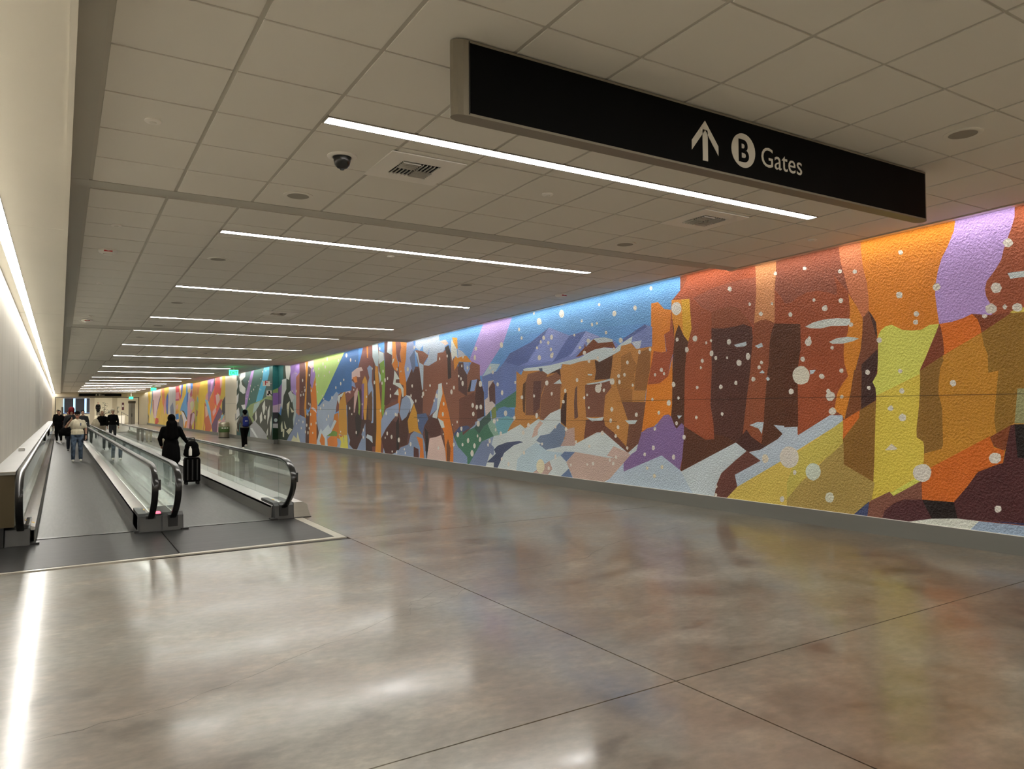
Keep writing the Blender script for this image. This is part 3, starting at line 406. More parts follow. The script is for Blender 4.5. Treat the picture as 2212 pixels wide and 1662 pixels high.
DAD6CE 5.80,1.92 5.80,1.90 5.81,1.89 5.83,1.89 5.84,1.90 5.85,1.91 5.85,1.93 5.84,1.94 5.83,1.94 5.81,1.94 5.80,1.93
DAD6CE 6.32,1.81 6.33,1.79 6.35,1.77 6.37,1.75 6.40,1.75 6.43,1.75 6.45,1.77 6.46,1.79 6.47,1.82 6.46,1.84 6.45,1.86 6.42,1.88 6.39,1.88 6.37,1.87 6.34,1.86 6.33,1.84
DAD6CE 6.39,1.88 6.40,1.87 6.41,1.85 6.43,1.85 6.45,1.86 6.46,1.88 6.46,1.89 6.45,1.91 6.43,1.92 6.41,1.91 6.40,1.90
DAD6CE 6.19,1.80 6.20,1.79 6.21,1.78 6.23,1.78 6.24,1.78 6.25,1.80 6.25,1.81 6.24,1.82 6.22,1.83 6.21,1.83 6.20,1.82
DAD6CE 6.31,1.60 6.32,1.58 6.33,1.57 6.35,1.56 6.37,1.55 6.39,1.56 6.41,1.57 6.42,1.58 6.43,1.60 6.42,1.62 6.41,1.64 6.39,1.65 6.37,1.66 6.34,1.65 6.33,1.64 6.31,1.62
DAD6CE 5.34,1.86 5.35,1.84 5.36,1.83 5.38,1.83 5.40,1.84 5.41,1.85 5.41,1.87 5.40,1.89 5.38,1.90 5.36,1.90 5.35,1.88
DAD6CE 4.71,1.94 4.71,1.93 4.72,1.91 4.73,1.91 4.75,1.90 4.76,1.91 4.77,1.92 4.78,1.93 4.78,1.94 4.78,1.96 4.77,1.97 4.76,1.98 4.74,1.98 4.73,1.98 4.72,1.97 4.71,1.95
DAD6CE 5.49,1.64 5.50,1.62 5.52,1.61 5.54,1.61 5.56,1.62 5.57,1.63 5.57,1.65 5.55,1.67 5.53,1.68 5.51,1.68 5.50,1.66
DAD6CE 5.33,1.53 5.33,1.51 5.34,1.49 5.36,1.48 5.38,1.48 5.40,1.48 5.41,1.49 5.42,1.51 5.43,1.53 5.42,1.54 5.41,1.56 5.39,1.57 5.38,1.58 5.36,1.57 5.34,1.56 5.33,1.55
DAD6CE 5.03,0.85 5.04,0.81 5.06,0.77 5.10,0.74 5.14,0.73 5.19,0.74 5.23,0.76 5.25,0.79 5.26,0.83 5.25,0.88 5.22,0.92 5.18,0.94 5.14,0.95 5.09,0.95 5.06,0.93 5.03,0.89
DAD6CE 4.24,1.07 4.24,1.05 4.26,1.03 4.28,1.01 4.30,1.01 4.33,1.01 4.35,1.02 4.36,1.04 4.37,1.07 4.36,1.09 4.35,1.11 4.32,1.13 4.30,1.13 4.28,1.13 4.25,1.12 4.24,1.10
DAD6CE 4.25,0.50 4.25,0.48 4.26,0.47 4.27,0.46 4.29,0.45 4.30,0.45 4.31,0.46 4.32,0.47 4.32,0.49 4.32,0.51 4.31,0.52 4.30,0.53 4.28,0.53 4.27,0.53 4.26,0.53 4.25,0.51
DAD6CE 16.54,3.21 16.55,3.18 16.58,3.17 16.62,3.16 16.65,3.18 16.67,3.21 16.67,3.24 16.65,3.26 16.62,3.27 16.58,3.26 16.55,3.24
DAD6CE 16.60,2.98 16.61,2.94 16.64,2.92 16.68,2.92 16.71,2.93 16.73,2.97 16.73,3.00 16.71,3.03 16.68,3.05 16.64,3.04 16.61,3.01
DAD6CE 15.24,3.20 15.25,3.16 15.29,3.14 15.33,3.14 15.37,3.16 15.39,3.19 15.39,3.23 15.37,3.27 15.33,3.28 15.29,3.27 15.25,3.24
DAD6CE 14.46,3.51 14.47,3.48 14.49,3.47 14.52,3.47 14.54,3.48 14.55,3.50 14.55,3.53 14.54,3.55 14.52,3.56 14.49,3.55 14.47,3.53
DAD6CE 14.36,3.30 14.36,3.27 14.38,3.26 14.41,3.26 14.43,3.27 14.44,3.29 14.44,3.32 14.43,3.34 14.41,3.34 14.38,3.34 14.36,3.32
DAD6CE 13.83,3.82 13.84,3.80 13.86,3.78 13.88,3.78 13.90,3.80 13.91,3.82 13.91,3.84 13.90,3.86 13.88,3.86 13.86,3.86 13.84,3.84
DAD6CE 13.57,3.60 13.58,3.57 13.60,3.55 13.63,3.54 13.66,3.53 13.70,3.54 13.73,3.56 13.75,3.59 13.76,3.62 13.75,3.65 13.73,3.68 13.70,3.69 13.66,3.69 13.63,3.68 13.60,3.66 13.58,3.64
DAD6CE 13.56,3.57 13.57,3.55 13.59,3.54 13.61,3.54 13.63,3.55 13.65,3.57 13.65,3.59 13.63,3.61 13.61,3.62 13.58,3.61 13.57,3.60
DAD6CE 12.70,3.67 12.71,3.64 12.73,3.61 12.76,3.60 12.79,3.60 12.83,3.61 12.86,3.63 12.88,3.66 12.89,3.69 12.88,3.73 12.86,3.75 12.83,3.77 12.79,3.77 12.76,3.76 12.73,3.74 12.71,3.71
DAD6CE 11.47,3.72 11.48,3.70 11.49,3.69 11.51,3.69 11.53,3.70 11.55,3.71 11.55,3.73 11.53,3.75 11.51,3.76 11.49,3.75 11.48,3.74
DAD6CE 12.05,3.45 12.06,3.44 12.08,3.43 12.09,3.43 12.11,3.43 12.12,3.45 12.12,3.47 12.11,3.48 12.09,3.49 12.07,3.49 12.06,3.47
DAD6CE 11.71,3.34 11.71,3.32 11.73,3.31 11.75,3.31 11.77,3.32 11.78,3.34 11.78,3.36 11.77,3.38 11.75,3.39 11.73,3.38 11.71,3.36
DAD6CE 11.55,3.35 11.56,3.34 11.57,3.33 11.59,3.33 11.61,3.34 11.62,3.35 11.62,3.37 11.61,3.38 11.59,3.39 11.57,3.38 11.56,3.37
DAD6CE 10.98,3.49 10.99,3.46 11.02,3.44 11.05,3.44 11.08,3.45 11.10,3.48 11.10,3.52 11.08,3.54 11.05,3.55 11.01,3.54 10.99,3.52
DAD6CE 10.39,3.52 10.40,3.50 10.42,3.48 10.45,3.48 10.47,3.50 10.49,3.52 10.49,3.55 10.47,3.57 10.44,3.58 10.42,3.57 10.40,3.55
DAD6CE 11.26,3.14 11.27,3.12 11.29,3.11 11.31,3.11 11.33,3.12 11.34,3.14 11.34,3.16 11.33,3.18 11.31,3.18 11.29,3.18 11.27,3.16
DAD6CE 12.31,3.18 12.32,3.17 12.33,3.16 12.35,3.16 12.37,3.17 12.38,3.18 12.38,3.20 12.37,3.21 12.35,3.22 12.33,3.21 12.32,3.20
DAD6CE 13.43,3.23 13.44,3.20 13.46,3.18 13.49,3.18 13.52,3.20 13.54,3.22 13.54,3.25 13.52,3.27 13.49,3.28 13.46,3.27 13.44,3.25
DAD6CE 13.13,3.21 13.14,3.18 13.16,3.16 13.19,3.16 13.22,3.17 13.23,3.20 13.23,3.24 13.22,3.26 13.19,3.27 13.16,3.27 13.13,3.24
DAD6CE 13.56,3.14 13.57,3.12 13.59,3.11 13.61,3.11 13.63,3.12 13.64,3.14 13.64,3.16 13.63,3.18 13.61,3.19 13.59,3.18 13.57,3.16
DAD6CE 13.26,3.10 13.27,3.08 13.29,3.06 13.32,3.06 13.34,3.08 13.36,3.10 13.35,3.12 13.34,3.14 13.32,3.15 13.29,3.14 13.27,3.13
DAD6CE 13.71,3.02 13.72,3.00 13.74,2.99 13.76,2.99 13.78,3.00 13.80,3.02 13.80,3.04 13.78,3.06 13.76,3.06 13.74,3.06 13.72,3.04
DAD6CE 13.17,2.95 13.17,2.93 13.19,2.91 13.22,2.91 13.24,2.92 13.25,2.94 13.25,2.97 13.24,2.99 13.22,2.99 13.19,2.99 13.17,2.97
DAD6CE 13.12,2.81 13.13,2.78 13.15,2.76 13.19,2.76 13.22,2.77 13.24,2.80 13.24,2.83 13.22,2.86 13.19,2.87 13.15,2.86 13.13,2.84
DAD6CE 13.11,2.85 13.11,2.83 13.13,2.82 13.14,2.82 13.16,2.83 13.17,2.85 13.17,2.86 13.16,2.88 13.14,2.89 13.13,2.88 13.11,2.87
DAD6CE 13.60,2.79 13.61,2.76 13.64,2.74 13.67,2.74 13.71,2.75 13.73,2.78 13.73,2.82 13.71,2.85 13.67,2.86 13.64,2.85 13.61,2.83
DAD6CE 10.80,2.95 10.81,2.92 10.84,2.91 10.87,2.90 10.90,2.92 10.92,2.95 10.92,2.98 10.90,3.00 10.87,3.01 10.84,3.00 10.81,2.98
DAD6CE 11.82,3.03 11.82,3.00 11.85,2.99 11.88,2.99 11.91,3.00 11.93,3.02 11.93,3.05 11.91,3.07 11.88,3.08 11.85,3.07 11.82,3.05
DAD6CE 12.11,2.91 12.12,2.89 12.14,2.88 12.16,2.88 12.18,2.89 12.20,2.90 12.20,2.92 12.18,2.94 12.16,2.95 12.14,2.94 12.12,2.93
DAD6CE 11.95,2.79 11.96,2.77 11.98,2.75 12.01,2.75 12.04,2.76 12.06,2.78 12.06,2.81 12.04,2.83 12.01,2.84 11.98,2.83 11.96,2.82
DAD6CE 11.81,2.62 11.82,2.59 11.84,2.58 11.86,2.58 11.89,2.59 11.90,2.61 11.90,2.63 11.89,2.65 11.86,2.66 11.84,2.66 11.82,2.64
DAD6CE 11.02,2.80 11.03,2.78 11.05,2.77 11.07,2.77 11.09,2.78 11.11,2.79 11.11,2.81 11.09,2.83 11.07,2.84 11.05,2.83 11.03,2.82
DAD6CE 11.53,2.66 11.54,2.64 11.55,2.63 11.58,2.63 11.60,2.64 11.61,2.66 11.61,2.68 11.60,2.69 11.58,2.70 11.55,2.70 11.54,2.68
DAD6CE 10.64,2.52 10.64,2.50 10.66,2.49 10.68,2.48 10.70,2.50 10.71,2.51 10.71,2.54 10.70,2.55 10.68,2.56 10.66,2.56 10.64,2.54
DAD6CE 12.22,2.25 12.23,2.22 12.25,2.21 12.28,2.21 12.30,2.22 12.31,2.24 12.31,2.26 12.30,2.28 12.28,2.29 12.25,2.29 12.23,2.27
DAD6CE 11.06,2.18 11.07,2.14 11.10,2.12 11.14,2.12 11.18,2.13 11.20,2.16 11.20,2.20 11.17,2.23 11.14,2.24 11.10,2.24 11.07,2.21
DAD6CE 10.89,2.28 10.90,2.26 10.92,2.24 10.94,2.24 10.96,2.25 10.98,2.27 10.98,2.29 10.96,2.31 10.94,2.32 10.91,2.31 10.90,2.30
DAD6CE 10.73,2.29 10.73,2.27 10.75,2.26 10.77,2.26 10.79,2.27 10.80,2.29 10.80,2.31 10.79,2.32 10.77,2.33 10.75,2.33 10.73,2.31
DAD6CE 10.88,2.16 10.88,2.14 10.90,2.12 10.92,2.12 10.94,2.13 10.95,2.15 10.95,2.18 10.94,2.20 10.92,2.21 10.90,2.20 10.88,2.19
DAD6CE 11.47,2.05 11.48,2.02 11.50,1.99 11.53,1.97 11.57,1.97 11.61,1.98 11.64,1.99 11.66,2.02 11.67,2.06 11.66,2.09 11.64,2.12 11.61,2.13 11.57,2.14 11.53,2.13 11.50,2.11 11.48,2.08
DAD6CE 11.45,2.12 11.45,2.10 11.47,2.08 11.49,2.08 11.51,2.09 11.53,2.11 11.53,2.13 11.51,2.15 11.49,2.16 11.47,2.16 11.45,2.14
DAD6CE 11.35,2.02 11.36,2.00 11.37,1.98 11.39,1.98 11.41,1.99 11.43,2.01 11.42,2.03 11.41,2.04 11.39,2.05 11.37,2.05 11.36,2.04
DAD6CE 10.51,2.09 10.51,2.07 10.52,2.06 10.54,2.06 10.55,2.07 10.56,2.08 10.56,2.10 10.55,2.11 10.54,2.12 10.52,2.11 10.51,2.10
DAD6CE 13.31,2.22 13.33,2.19 13.35,2.17 13.39,2.17 13.42,2.18 13.44,2.21 13.44,2.24 13.42,2.27 13.38,2.28 13.35,2.28 13.32,2.25
DAD6CE 16.29,2.29 16.30,2.25 16.34,2.22 16.39,2.22 16.44,2.24 16.46,2.28 16.46,2.32 16.44,2.36 16.39,2.37 16.34,2.37 16.30,2.34
DAD6CE 15.45,2.26 15.46,2.23 15.48,2.21 15.52,2.21 15.55,2.22 15.57,2.24 15.57,2.27 15.55,2.30 15.52,2.31 15.48,2.30 15.46,2.28
DAD6CE 15.24,2.05 15.25,2.02 15.27,1.99 15.31,1.99 15.34,2.00 15.36,2.03 15.36,2.07 15.34,2.10 15.31,2.11 15.27,2.11 15.25,2.08
DAD6CE 15.69,2.57 15.70,2.54 15.72,2.52 15.75,2.52 15.78,2.53 15.79,2.56 15.79,2.58 15.78,2.60 15.75,2.61 15.72,2.61 15.70,2.59
DAD6CE 15.82,2.68 15.83,2.66 15.85,2.64 15.87,2.64 15.89,2.65 15.91,2.67 15.91,2.69 15.89,2.71 15.87,2.72 15.85,2.72 15.83,2.70
DAD6CE 14.66,2.28 14.66,2.26 14.68,2.25 14.70,2.24 14.72,2.25 14.73,2.27 14.73,2.29 14.72,2.31 14.70,2.31 14.68,2.31 14.66,2.30
DAD6CE 12.64,2.04 12.65,2.01 12.67,2.00 12.69,1.99 12.72,2.00 12.73,2.03 12.73,2.05 12.72,2.07 12.69,2.08 12.67,2.08 12.65,2.06
DAD6CE 13.15,1.98 13.16,1.96 13.17,1.95 13.20,1.94 13.22,1.95 13.23,1.97 13.23,2.00 13.22,2.01 13.20,2.02 13.17,2.02 13.15,2.00
DAD6CE 11.90,1.93 11.90,1.92 11.92,1.91 11.94,1.91 11.95,1.91 11.96,1.93 11.96,1.94 11.95,1.96 11.93,1.96 11.92,1.96 11.90,1.95
DAD6CE 13.85,1.95 13.86,1.93 13.88,1.91 13.90,1.91 13.92,1.92 13.93,1.94 13.93,1.96 13.92,1.98 13.90,1.99 13.88,1.98 13.86,1.97
DAD6CE 14.35,1.92 14.35,1.90 14.38,1.88 14.41,1.88 14.44,1.89 14.46,1.91 14.46,1.94 14.44,1.96 14.41,1.97 14.38,1.97 14.35,1.95
DAD6CE 16.72,1.75 16.73,1.72 16.76,1.70 16.80,1.69 16.84,1.71 16.86,1.74 16.86,1.77 16.84,1.80 16.80,1.82 16.76,1.81 16.73,1.79
DAD6CE 16.50,1.70 16.52,1.67 16.55,1.65 16.58,1.64 16.62,1.66 16.64,1.69 16.64,1.72 16.62,1.75 16.58,1.77 16.54,1.76 16.51,1.74
DAD6CE 16.29,1.71 16.30,1.67 16.33,1.65 16.37,1.65 16.41,1.66 16.43,1.69 16.43,1.73 16.41,1.76 16.37,1.77 16.33,1.77 16.30,1.74
DAD6CE 16.69,1.53 16.70,1.50 16.73,1.48 16.77,1.47 16.80,1.48 16.83,1.51 16.83,1.55 16.80,1.58 16.77,1.59 16.73,1.59 16.70,1.56
DAD6CE 16.42,1.29 16.43,1.24 16.47,1.21 16.52,1.21 16.56,1.22 16.58,1.26 16.58,1.30 16.56,1.34 16.51,1.36 16.47,1.35 16.43,1.33
DAD6CE 15.06,1.55 15.08,1.51 15.11,1.49 15.15,1.48 15.19,1.50 15.22,1.53 15.22,1.57 15.19,1.61 15.15,1.62 15.11,1.62 15.08,1.59
DAD6CE 15.61,1.36 15.62,1.33 15.65,1.30 15.70,1.30 15.73,1.31 15.76,1.34 15.75,1.38 15.73,1.41 15.69,1.42 15.65,1.42 15.62,1.39
DAD6CE 15.48,1.39 15.49,1.37 15.51,1.36 15.53,1.35 15.56,1.36 15.57,1.38 15.57,1.40 15.56,1.42 15.53,1.43 15.51,1.42 15.49,1.41
DAD6CE 16.98,0.83 17.00,0.80 17.03,0.77 17.06,0.76 17.10,0.78 17.12,0.81 17.12,0.85 17.10,0.88 17.06,0.90 17.02,0.90 17.00,0.87
DAD6CE 16.35,0.89 16.36,0.85 16.39,0.83 16.42,0.82 16.46,0.83 16.48,0.86 16.47,0.90 16.45,0.93 16.42,0.95 16.39,0.94 16.36,0.92
DAD6CE 16.64,0.71 16.65,0.68 16.68,0.65 16.71,0.64 16.75,0.66 16.77,0.69 16.77,0.73 16.75,0.76 16.71,0.78 16.68,0.77 16.65,0.75
DAD6CE 16.75,0.52 16.76,0.48 16.78,0.45 16.81,0.43 16.84,0.43 16.87,0.43 16.90,0.45 16.92,0.47 16.93,0.51 16.92,0.54 16.90,0.57 16.87,0.59 16.84,0.60 16.80,0.59 16.78,0.57 16.76,0.55
DAD6CE 15.86,0.86 15.87,0.83 15.89,0.81 15.92,0.80 15.95,0.81 15.97,0.84 15.97,0.87 15.95,0.90 15.92,0.92 15.89,0.91 15.87,0.89
DAD6CE 15.96,0.76 15.96,0.74 15.98,0.72 16.01,0.72 16.03,0.73 16.04,0.75 16.04,0.77 16.03,0.79 16.00,0.80 15.98,0.80 15.96,0.78
DAD6CE 16.50,0.97 16.50,0.95 16.52,0.93 16.55,0.93 16.57,0.94 16.58,0.96 16.58,0.98 16.57,1.00 16.55,1.01 16.52,1.01 16.50,0.99
DAD6CE 15.31,1.06 15.32,1.03 15.35,1.01 15.38,1.00 15.42,1.02 15.43,1.04 15.43,1.08 15.41,1.10 15.38,1.12 15.35,1.11 15.32,1.09
DAD6CE 15.58,1.15 15.58,1.12 15.60,1.11 15.62,1.10 15.64,1.11 15.66,1.13 15.66,1.16 15.64,1.18 15.62,1.19 15.60,1.18 15.58,1.17
DAD6CE 14.69,1.44 14.70,1.41 14.72,1.39 14.75,1.39 14.78,1.40 14.80,1.43 14.80,1.46 14.78,1.48 14.75,1.50 14.72,1.49 14.69,1.47
DAD6CE 13.73,1.50 13.74,1.47 13.77,1.45 13.80,1.44 13.83,1.46 13.84,1.49 13.84,1.52 13.83,1.55 13.80,1.56 13.76,1.56 13.74,1.54
DAD6CE 14.07,1.28 14.08,1.25 14.11,1.23 14.14,1.22 14.18,1.24 14.19,1.26 14.19,1.30 14.17,1.32 14.14,1.34 14.11,1.33 14.08,1.31
DAD6CE 14.30,1.11 14.31,1.08 14.34,1.06 14.37,1.06 14.40,1.07 14.42,1.09 14.42,1.12 14.40,1.15 14.37,1.16 14.34,1.16 14.31,1.14
DAD6CE 13.02,1.27 13.03,1.25 13.04,1.23 13.07,1.23 13.08,1.24 13.10,1.26 13.10,1.28 13.08,1.30 13.06,1.30 13.04,1.30 13.03,1.29
DAD6CE 12.62,1.22 12.63,1.20 12.65,1.18 12.68,1.18 12.70,1.19 12.72,1.21 12.72,1.23 12.70,1.26 12.68,1.27 12.65,1.26 12.63,1.25
DAD6CE 12.71,1.80 12.72,1.78 12.74,1.77 12.77,1.77 12.80,1.78 12.81,1.79 12.81,1.82 12.79,1.84 12.77,1.84 12.74,1.84 12.72,1.83
DAD6CE 11.99,1.88 12.00,1.86 12.01,1.85 12.03,1.85 12.05,1.85 12.06,1.87 12.06,1.89 12.05,1.90 12.03,1.91 12.01,1.91 12.00,1.89
DAD6CE 11.85,1.68 11.85,1.66 11.87,1.65 11.88,1.65 11.90,1.65 11.91,1.67 11.91,1.68 11.90,1.70 11.88,1.70 11.86,1.70 11.85,1.69
DAD6CE 11.10,1.64 11.11,1.62 11.13,1.60 11.16,1.59 11.18,1.61 11.20,1.63 11.20,1.65 11.18,1.67 11.16,1.69 11.13,1.68 11.11,1.66
DAD6CE 11.15,1.42 11.16,1.40 11.17,1.38 11.20,1.38 11.22,1.39 11.23,1.41 11.23,1.43 11.21,1.46 11.19,1.47 11.17,1.46 11.15,1.45
DAD6CE 10.93,1.30 10.93,1.28 10.95,1.26 10.97,1.26 11.00,1.27 11.01,1.29 11.01,1.31 10.99,1.33 10.97,1.34 10.95,1.33 10.93,1.32
DAD6CE 11.01,1.13 11.01,1.11 11.03,1.09 11.05,1.09 11.07,1.10 11.08,1.11 11.08,1.13 11.07,1.15 11.05,1.16 11.03,1.16 11.01,1.15
DAD6CE 12.29,0.97 12.29,0.95 12.31,0.93 12.33,0.93 12.35,0.94 12.36,0.95 12.36,0.98 12.35,0.99 12.33,1.00 12.31,1.00 12.29,0.99
DAD6CE 11.41,1.17 11.41,1.15 11.44,1.13 11.46,1.12 11.49,1.13 11.50,1.16 11.50,1.19 11.49,1.21 11.46,1.22 11.43,1.22 11.41,1.20
DAD6CE 10.67,0.91 10.68,0.90 10.69,0.88 10.71,0.88 10.73,0.89 10.74,0.90 10.74,0.92 10.73,0.94 10.71,0.94 10.69,0.94 10.68,0.93
DAD6CE 13.54,0.88 13.55,0.86 13.57,0.85 13.59,0.84 13.61,0.85 13.62,0.87 13.62,0.89 13.61,0.90 13.59,0.91 13.57,0.91 13.55,0.90
DAD6CE 11.84,0.90 11.84,0.88 11.86,0.87 11.88,0.86 11.90,0.87 11.92,0.89 11.92,0.90 11.90,0.92 11.88,0.93 11.86,0.93 11.84,0.92
DAD6CE 11.00,0.72 11.01,0.70 11.02,0.69 11.04,0.69 11.06,0.69 11.07,0.71 11.07,0.73 11.06,0.75 11.04,0.76 11.02,0.75 11.01,0.74
DAD6CE 11.20,0.66 11.20,0.64 11.22,0.62 11.24,0.62 11.25,0.63 11.26,0.64 11.26,0.66 11.25,0.68 11.23,0.69 11.22,0.69 11.20,0.68
DAD6CE 11.09,0.60 11.09,0.58 11.11,0.56 11.13,0.56 11.15,0.56 11.16,0.58 11.16,0.60 11.15,0.62 11.13,0.63 11.11,0.63 11.09,0.62
DAD6CE 11.72,0.56 11.72,0.53 11.74,0.52 11.76,0.52 11.78,0.52 11.80,0.54 11.80,0.56 11.78,0.58 11.76,0.59 11.74,0.59 11.72,0.58
DAD6CE 11.92,0.53 11.93,0.51 11.94,0.50 11.96,0.50 11.97,0.50 11.98,0.52 11.98,0.53 11.97,0.55 11.96,0.55 11.94,0.55 11.93,0.54
DAD6CE 12.48,0.48 12.48,0.46 12.50,0.45 12.52,0.44 12.53,0.45 12.54,0.47 12.54,0.49 12.53,0.50 12.52,0.51 12.50,0.51 12.48,0.50
DAD6CE 13.28,0.36 13.29,0.34 13.31,0.32 13.33,0.32 13.36,0.32 13.37,0.34 13.37,0.37 13.36,0.39 13.33,0.40 13.31,0.40 13.29,0.38
D0CCB4 13.49,0.39 13.50,0.33 13.54,0.28 13.59,0.24 13.66,0.22 13.72,0.23 13.78,0.26 13.81,0.31 13.82,0.37 13.81,0.43 13.77,0.48 13.72,0.52 13.65,0.54 13.59,0.53 13.54,0.50 13.50,0.45
DAD6CE 13.03,0.62 13.04,0.60 13.05,0.58 13.08,0.57 13.10,0.58 13.11,0.60 13.11,0.63 13.10,0.66 13.08,0.67 13.05,0.67 13.04,0.65
DAD6CE 15.29,0.45 15.30,0.43 15.32,0.41 15.34,0.40 15.37,0.41 15.38,0.43 15.38,0.46 15.37,0.48 15.34,0.49 15.32,0.49 15.30,0.48
DAD6CE 14.28,0.65 14.29,0.62 14.31,0.60 14.34,0.60 14.36,0.61 14.38,0.63 14.38,0.66 14.36,0.68 14.34,0.69 14.31,0.69 14.29,0.67
DAD6CE 14.97,0.35 14.98,0.32 15.00,0.29 15.03,0.29 15.05,0.30 15.07,0.32 15.07,0.36 15.05,0.38 15.03,0.40 15.00,0.39 14.98,0.38
DAD6CE 26.11,3.48 26.12,3.44 26.16,3.42 26.21,3.41 26.25,3.43 26.28,3.47 26.28,3.51 26.25,3.54 26.21,3.56 26.16,3.55 26.12,3.52
DAD6CE 25.63,3.42 25.64,3.40 25.68,3.39 25.71,3.40 25.73,3.43 25.71,3.45 25.68,3.46 25.64,3.45
DAD6CE 26.55,3.68 26.56,3.64 26.60,3.61 26.65,3.61 26.69,3.63 26.72,3.67 26.72,3.71 26.69,3.74 26.65,3.76 26.60,3.75 26.56,3.72
DAD6CE 27.50,3.54 27.51,3.51 27.54,3.49 27.59,3.49 27.62,3.50 27.65,3.53 27.65,3.57 27.62,3.59 27.59,3.61 27.54,3.60 27.51,3.57
DAD6CE 29.17,3.38 29.18,3.34 29.22,3.32 29.26,3.32 29.29,3.33 29.32,3.37 29.32,3.41 29.29,3.44 29.26,3.46 29.22,3.45 29.19,3.42
DAD6CE 28.65,3.15 28.67,3.11 28.71,3.10 28.75,3.12 28.77,3.16 28.75,3.19 28.71,3.21 28.67,3.19
DAD6CE 26.89,2.78 26.92,2.74 26.97,2.73 27.02,2.75 27.04,2.79 27.02,2.82 26.97,2.83 26.92,2.82
DAD6CE 27.23,2.65 27.25,2.61 27.28,2.58 27.33,2.58 27.37,2.60 27.40,2.63 27.40,2.67 27.37,2.71 27.33,2.72 27.28,2.71 27.25,2.69
DAD6CE 27.82,2.51 27.83,2.48 27.86,2.45 27.91,2.45 27.95,2.47 27.97,2.50 27.97,2.53 27.95,2.56 27.91,2.57 27.86,2.57 27.83,2.54
DAD6CE 28.30,2.13 28.31,2.09 28.34,2.07 28.39,2.07 28.43,2.08 28.45,2.11 28.45,2.15 28.43,2.18 28.39,2.19 28.34,2.19 28.31,2.16
DAD6CE 23.23,3.69 23.24,3.66 23.26,3.65 23.30,3.64 23.33,3.66 23.34,3.68 23.34,3.71 23.33,3.74 23.30,3.75 23.26,3.74 23.24,3.72
DAD6CE 20.42,3.52 20.43,3.49 20.45,3.47 20.48,3.47 20.51,3.48 20.53,3.51 20.53,3.54 20.51,3.57 20.48,3.58 20.45,3.58 20.43,3.55
DAD6CE 19.40,3.64 19.41,3.62 19.43,3.60 19.46,3.60 19.48,3.61 19.50,3.64 19.50,3.66 19.48,3.68 19.46,3.69 19.43,3.69 19.41,3.67
DAD6CE 16.56,3.21 16.57,3.18 16.59,3.16 16.62,3.16 16.66,3.18 16.67,3.20 16.67,3.24 16.65,3.26 16.62,3.27 16.59,3.26 16.57,3.24
DAD6CE 16.61,2.98 16.62,2.94 16.64,2.92 16.67,2.92 16.70,2.93 16.72,2.97 16.72,3.01 16.70,3.04 16.67,3.06 16.64,3.05 16.61,3.02
DAD6CE 17.27,3.04 17.28,3.02 17.30,3.00 17.33,3.00 17.35,3.01 17.36,3.03 17.36,3.06 17.35,3.08 17.33,3.08 17.30,3.08 17.28,3.06
DAD6CE 18.69,3.08 18.69,3.05 18.71,3.04 18.73,3.04 18.76,3.05 18.77,3.07 18.77,3.10 18.75,3.12 18.73,3.13 18.71,3.12 18.69,3.10
DAD6CE 18.22,3.13 18.22,3.10 18.24,3.09 18.26,3.08 18.28,3.10 18.30,3.12 18.30,3.14 18.28,3.16 18.26,3.17 18.24,3.17 18.22,3.15
DAD6CE 17.35,2.81 17.36,2.78 17.38,2.77 17.40,2.77 17.41,2.78 17.43,2.80 17.43,2.82 17.41,2.84 17.40,2.85 17.37,2.84 17.36,2.83
DAD6CE 17.02,2.74 17.03,2.71 17.05,2.70 17.07,2.69 17.10,2.71 17.11,2.73 17.11,2.76 17.10,2.78 17.07,2.79 17.05,2.78 17.03,2.76
DAD6CE 17.53,2.54 17.53,2.52 17.55,2.51 17.58,2.51 17.60,2.52 17.62,2.54 17.62,2.56 17.60,2.58 17.58,2.58 17.55,2.58 17.53,2.56
DAD6CE 17.39,2.47 17.40,2.44 17.42,2.43 17.45,2.42 17.47,2.44 17.48,2.46 17.48,2.48 17.47,2.51 17.45,2.52 17.42,2.51 17.40,2.49
DAD6CE 17.28,2.34 17.29,2.30 17.32,2.27 17.36,2.27 17.39,2.29 17.41,2.32 17.41,2.36 17.39,2.40 17.36,2.41 17.32,2.40 17.29,2.38
DAD6CE 16.31,2.29 16.32,2.25 16.35,2.23 16.39,2.22 16.42,2.24 16.45,2.28 16.44,2.32 16.42,2.35 16.39,2.37 16.35,2.36 16.32,2.33
DAD6CE 17.93,2.13 17.94,2.09 17.97,2.06 18.01,2.06 18.05,2.08 18.07,2.11 18.07,2.15 18.05,2.18 18.01,2.20 17.97,2.19 17.94,2.16
DAD6CE 17.79,2.24 17.80,2.21 17.83,2.19 17.86,2.19 17.89,2.20 17.91,2.23 17.91,2.26 17.89,2.28 17.86,2.30 17.83,2.29 17.80,2.27
DAD6CE 18.24,2.37 18.26,2.35 18.28,2.34 18.31,2.35 18.32,2.37 18.31,2.39 18.28,2.40 18.26,2.39
DAD6CE 19.31,2.34 19.32,2.32 19.34,2.30 19.37,2.30 19.40,2.31 19.42,2.33 19.42,2.36 19.40,2.38 19.37,2.39 19.34,2.38 19.32,2.36
DAD6CE 19.61,2.21 19.62,2.19 19.64,2.19 19.67,2.20 19.68,2.22 19.67,2.23 19.64,2.24 19.62,2.23
DAD6CE 19.77,2.11 19.78,2.07 19.81,2.05 19.86,2.04 19.90,2.06 19.92,2.10 19.92,2.14 19.89,2.17 19.85,2.18 19.81,2.18 19.78,2.15
DAD6CE 19.86,2.03 19.87,2.00 19.89,1.99 19.92,1.99 19.94,2.00 19.96,2.02 19.96,2.04 19.94,2.06 19.92,2.07 19.89,2.07 19.87,2.05
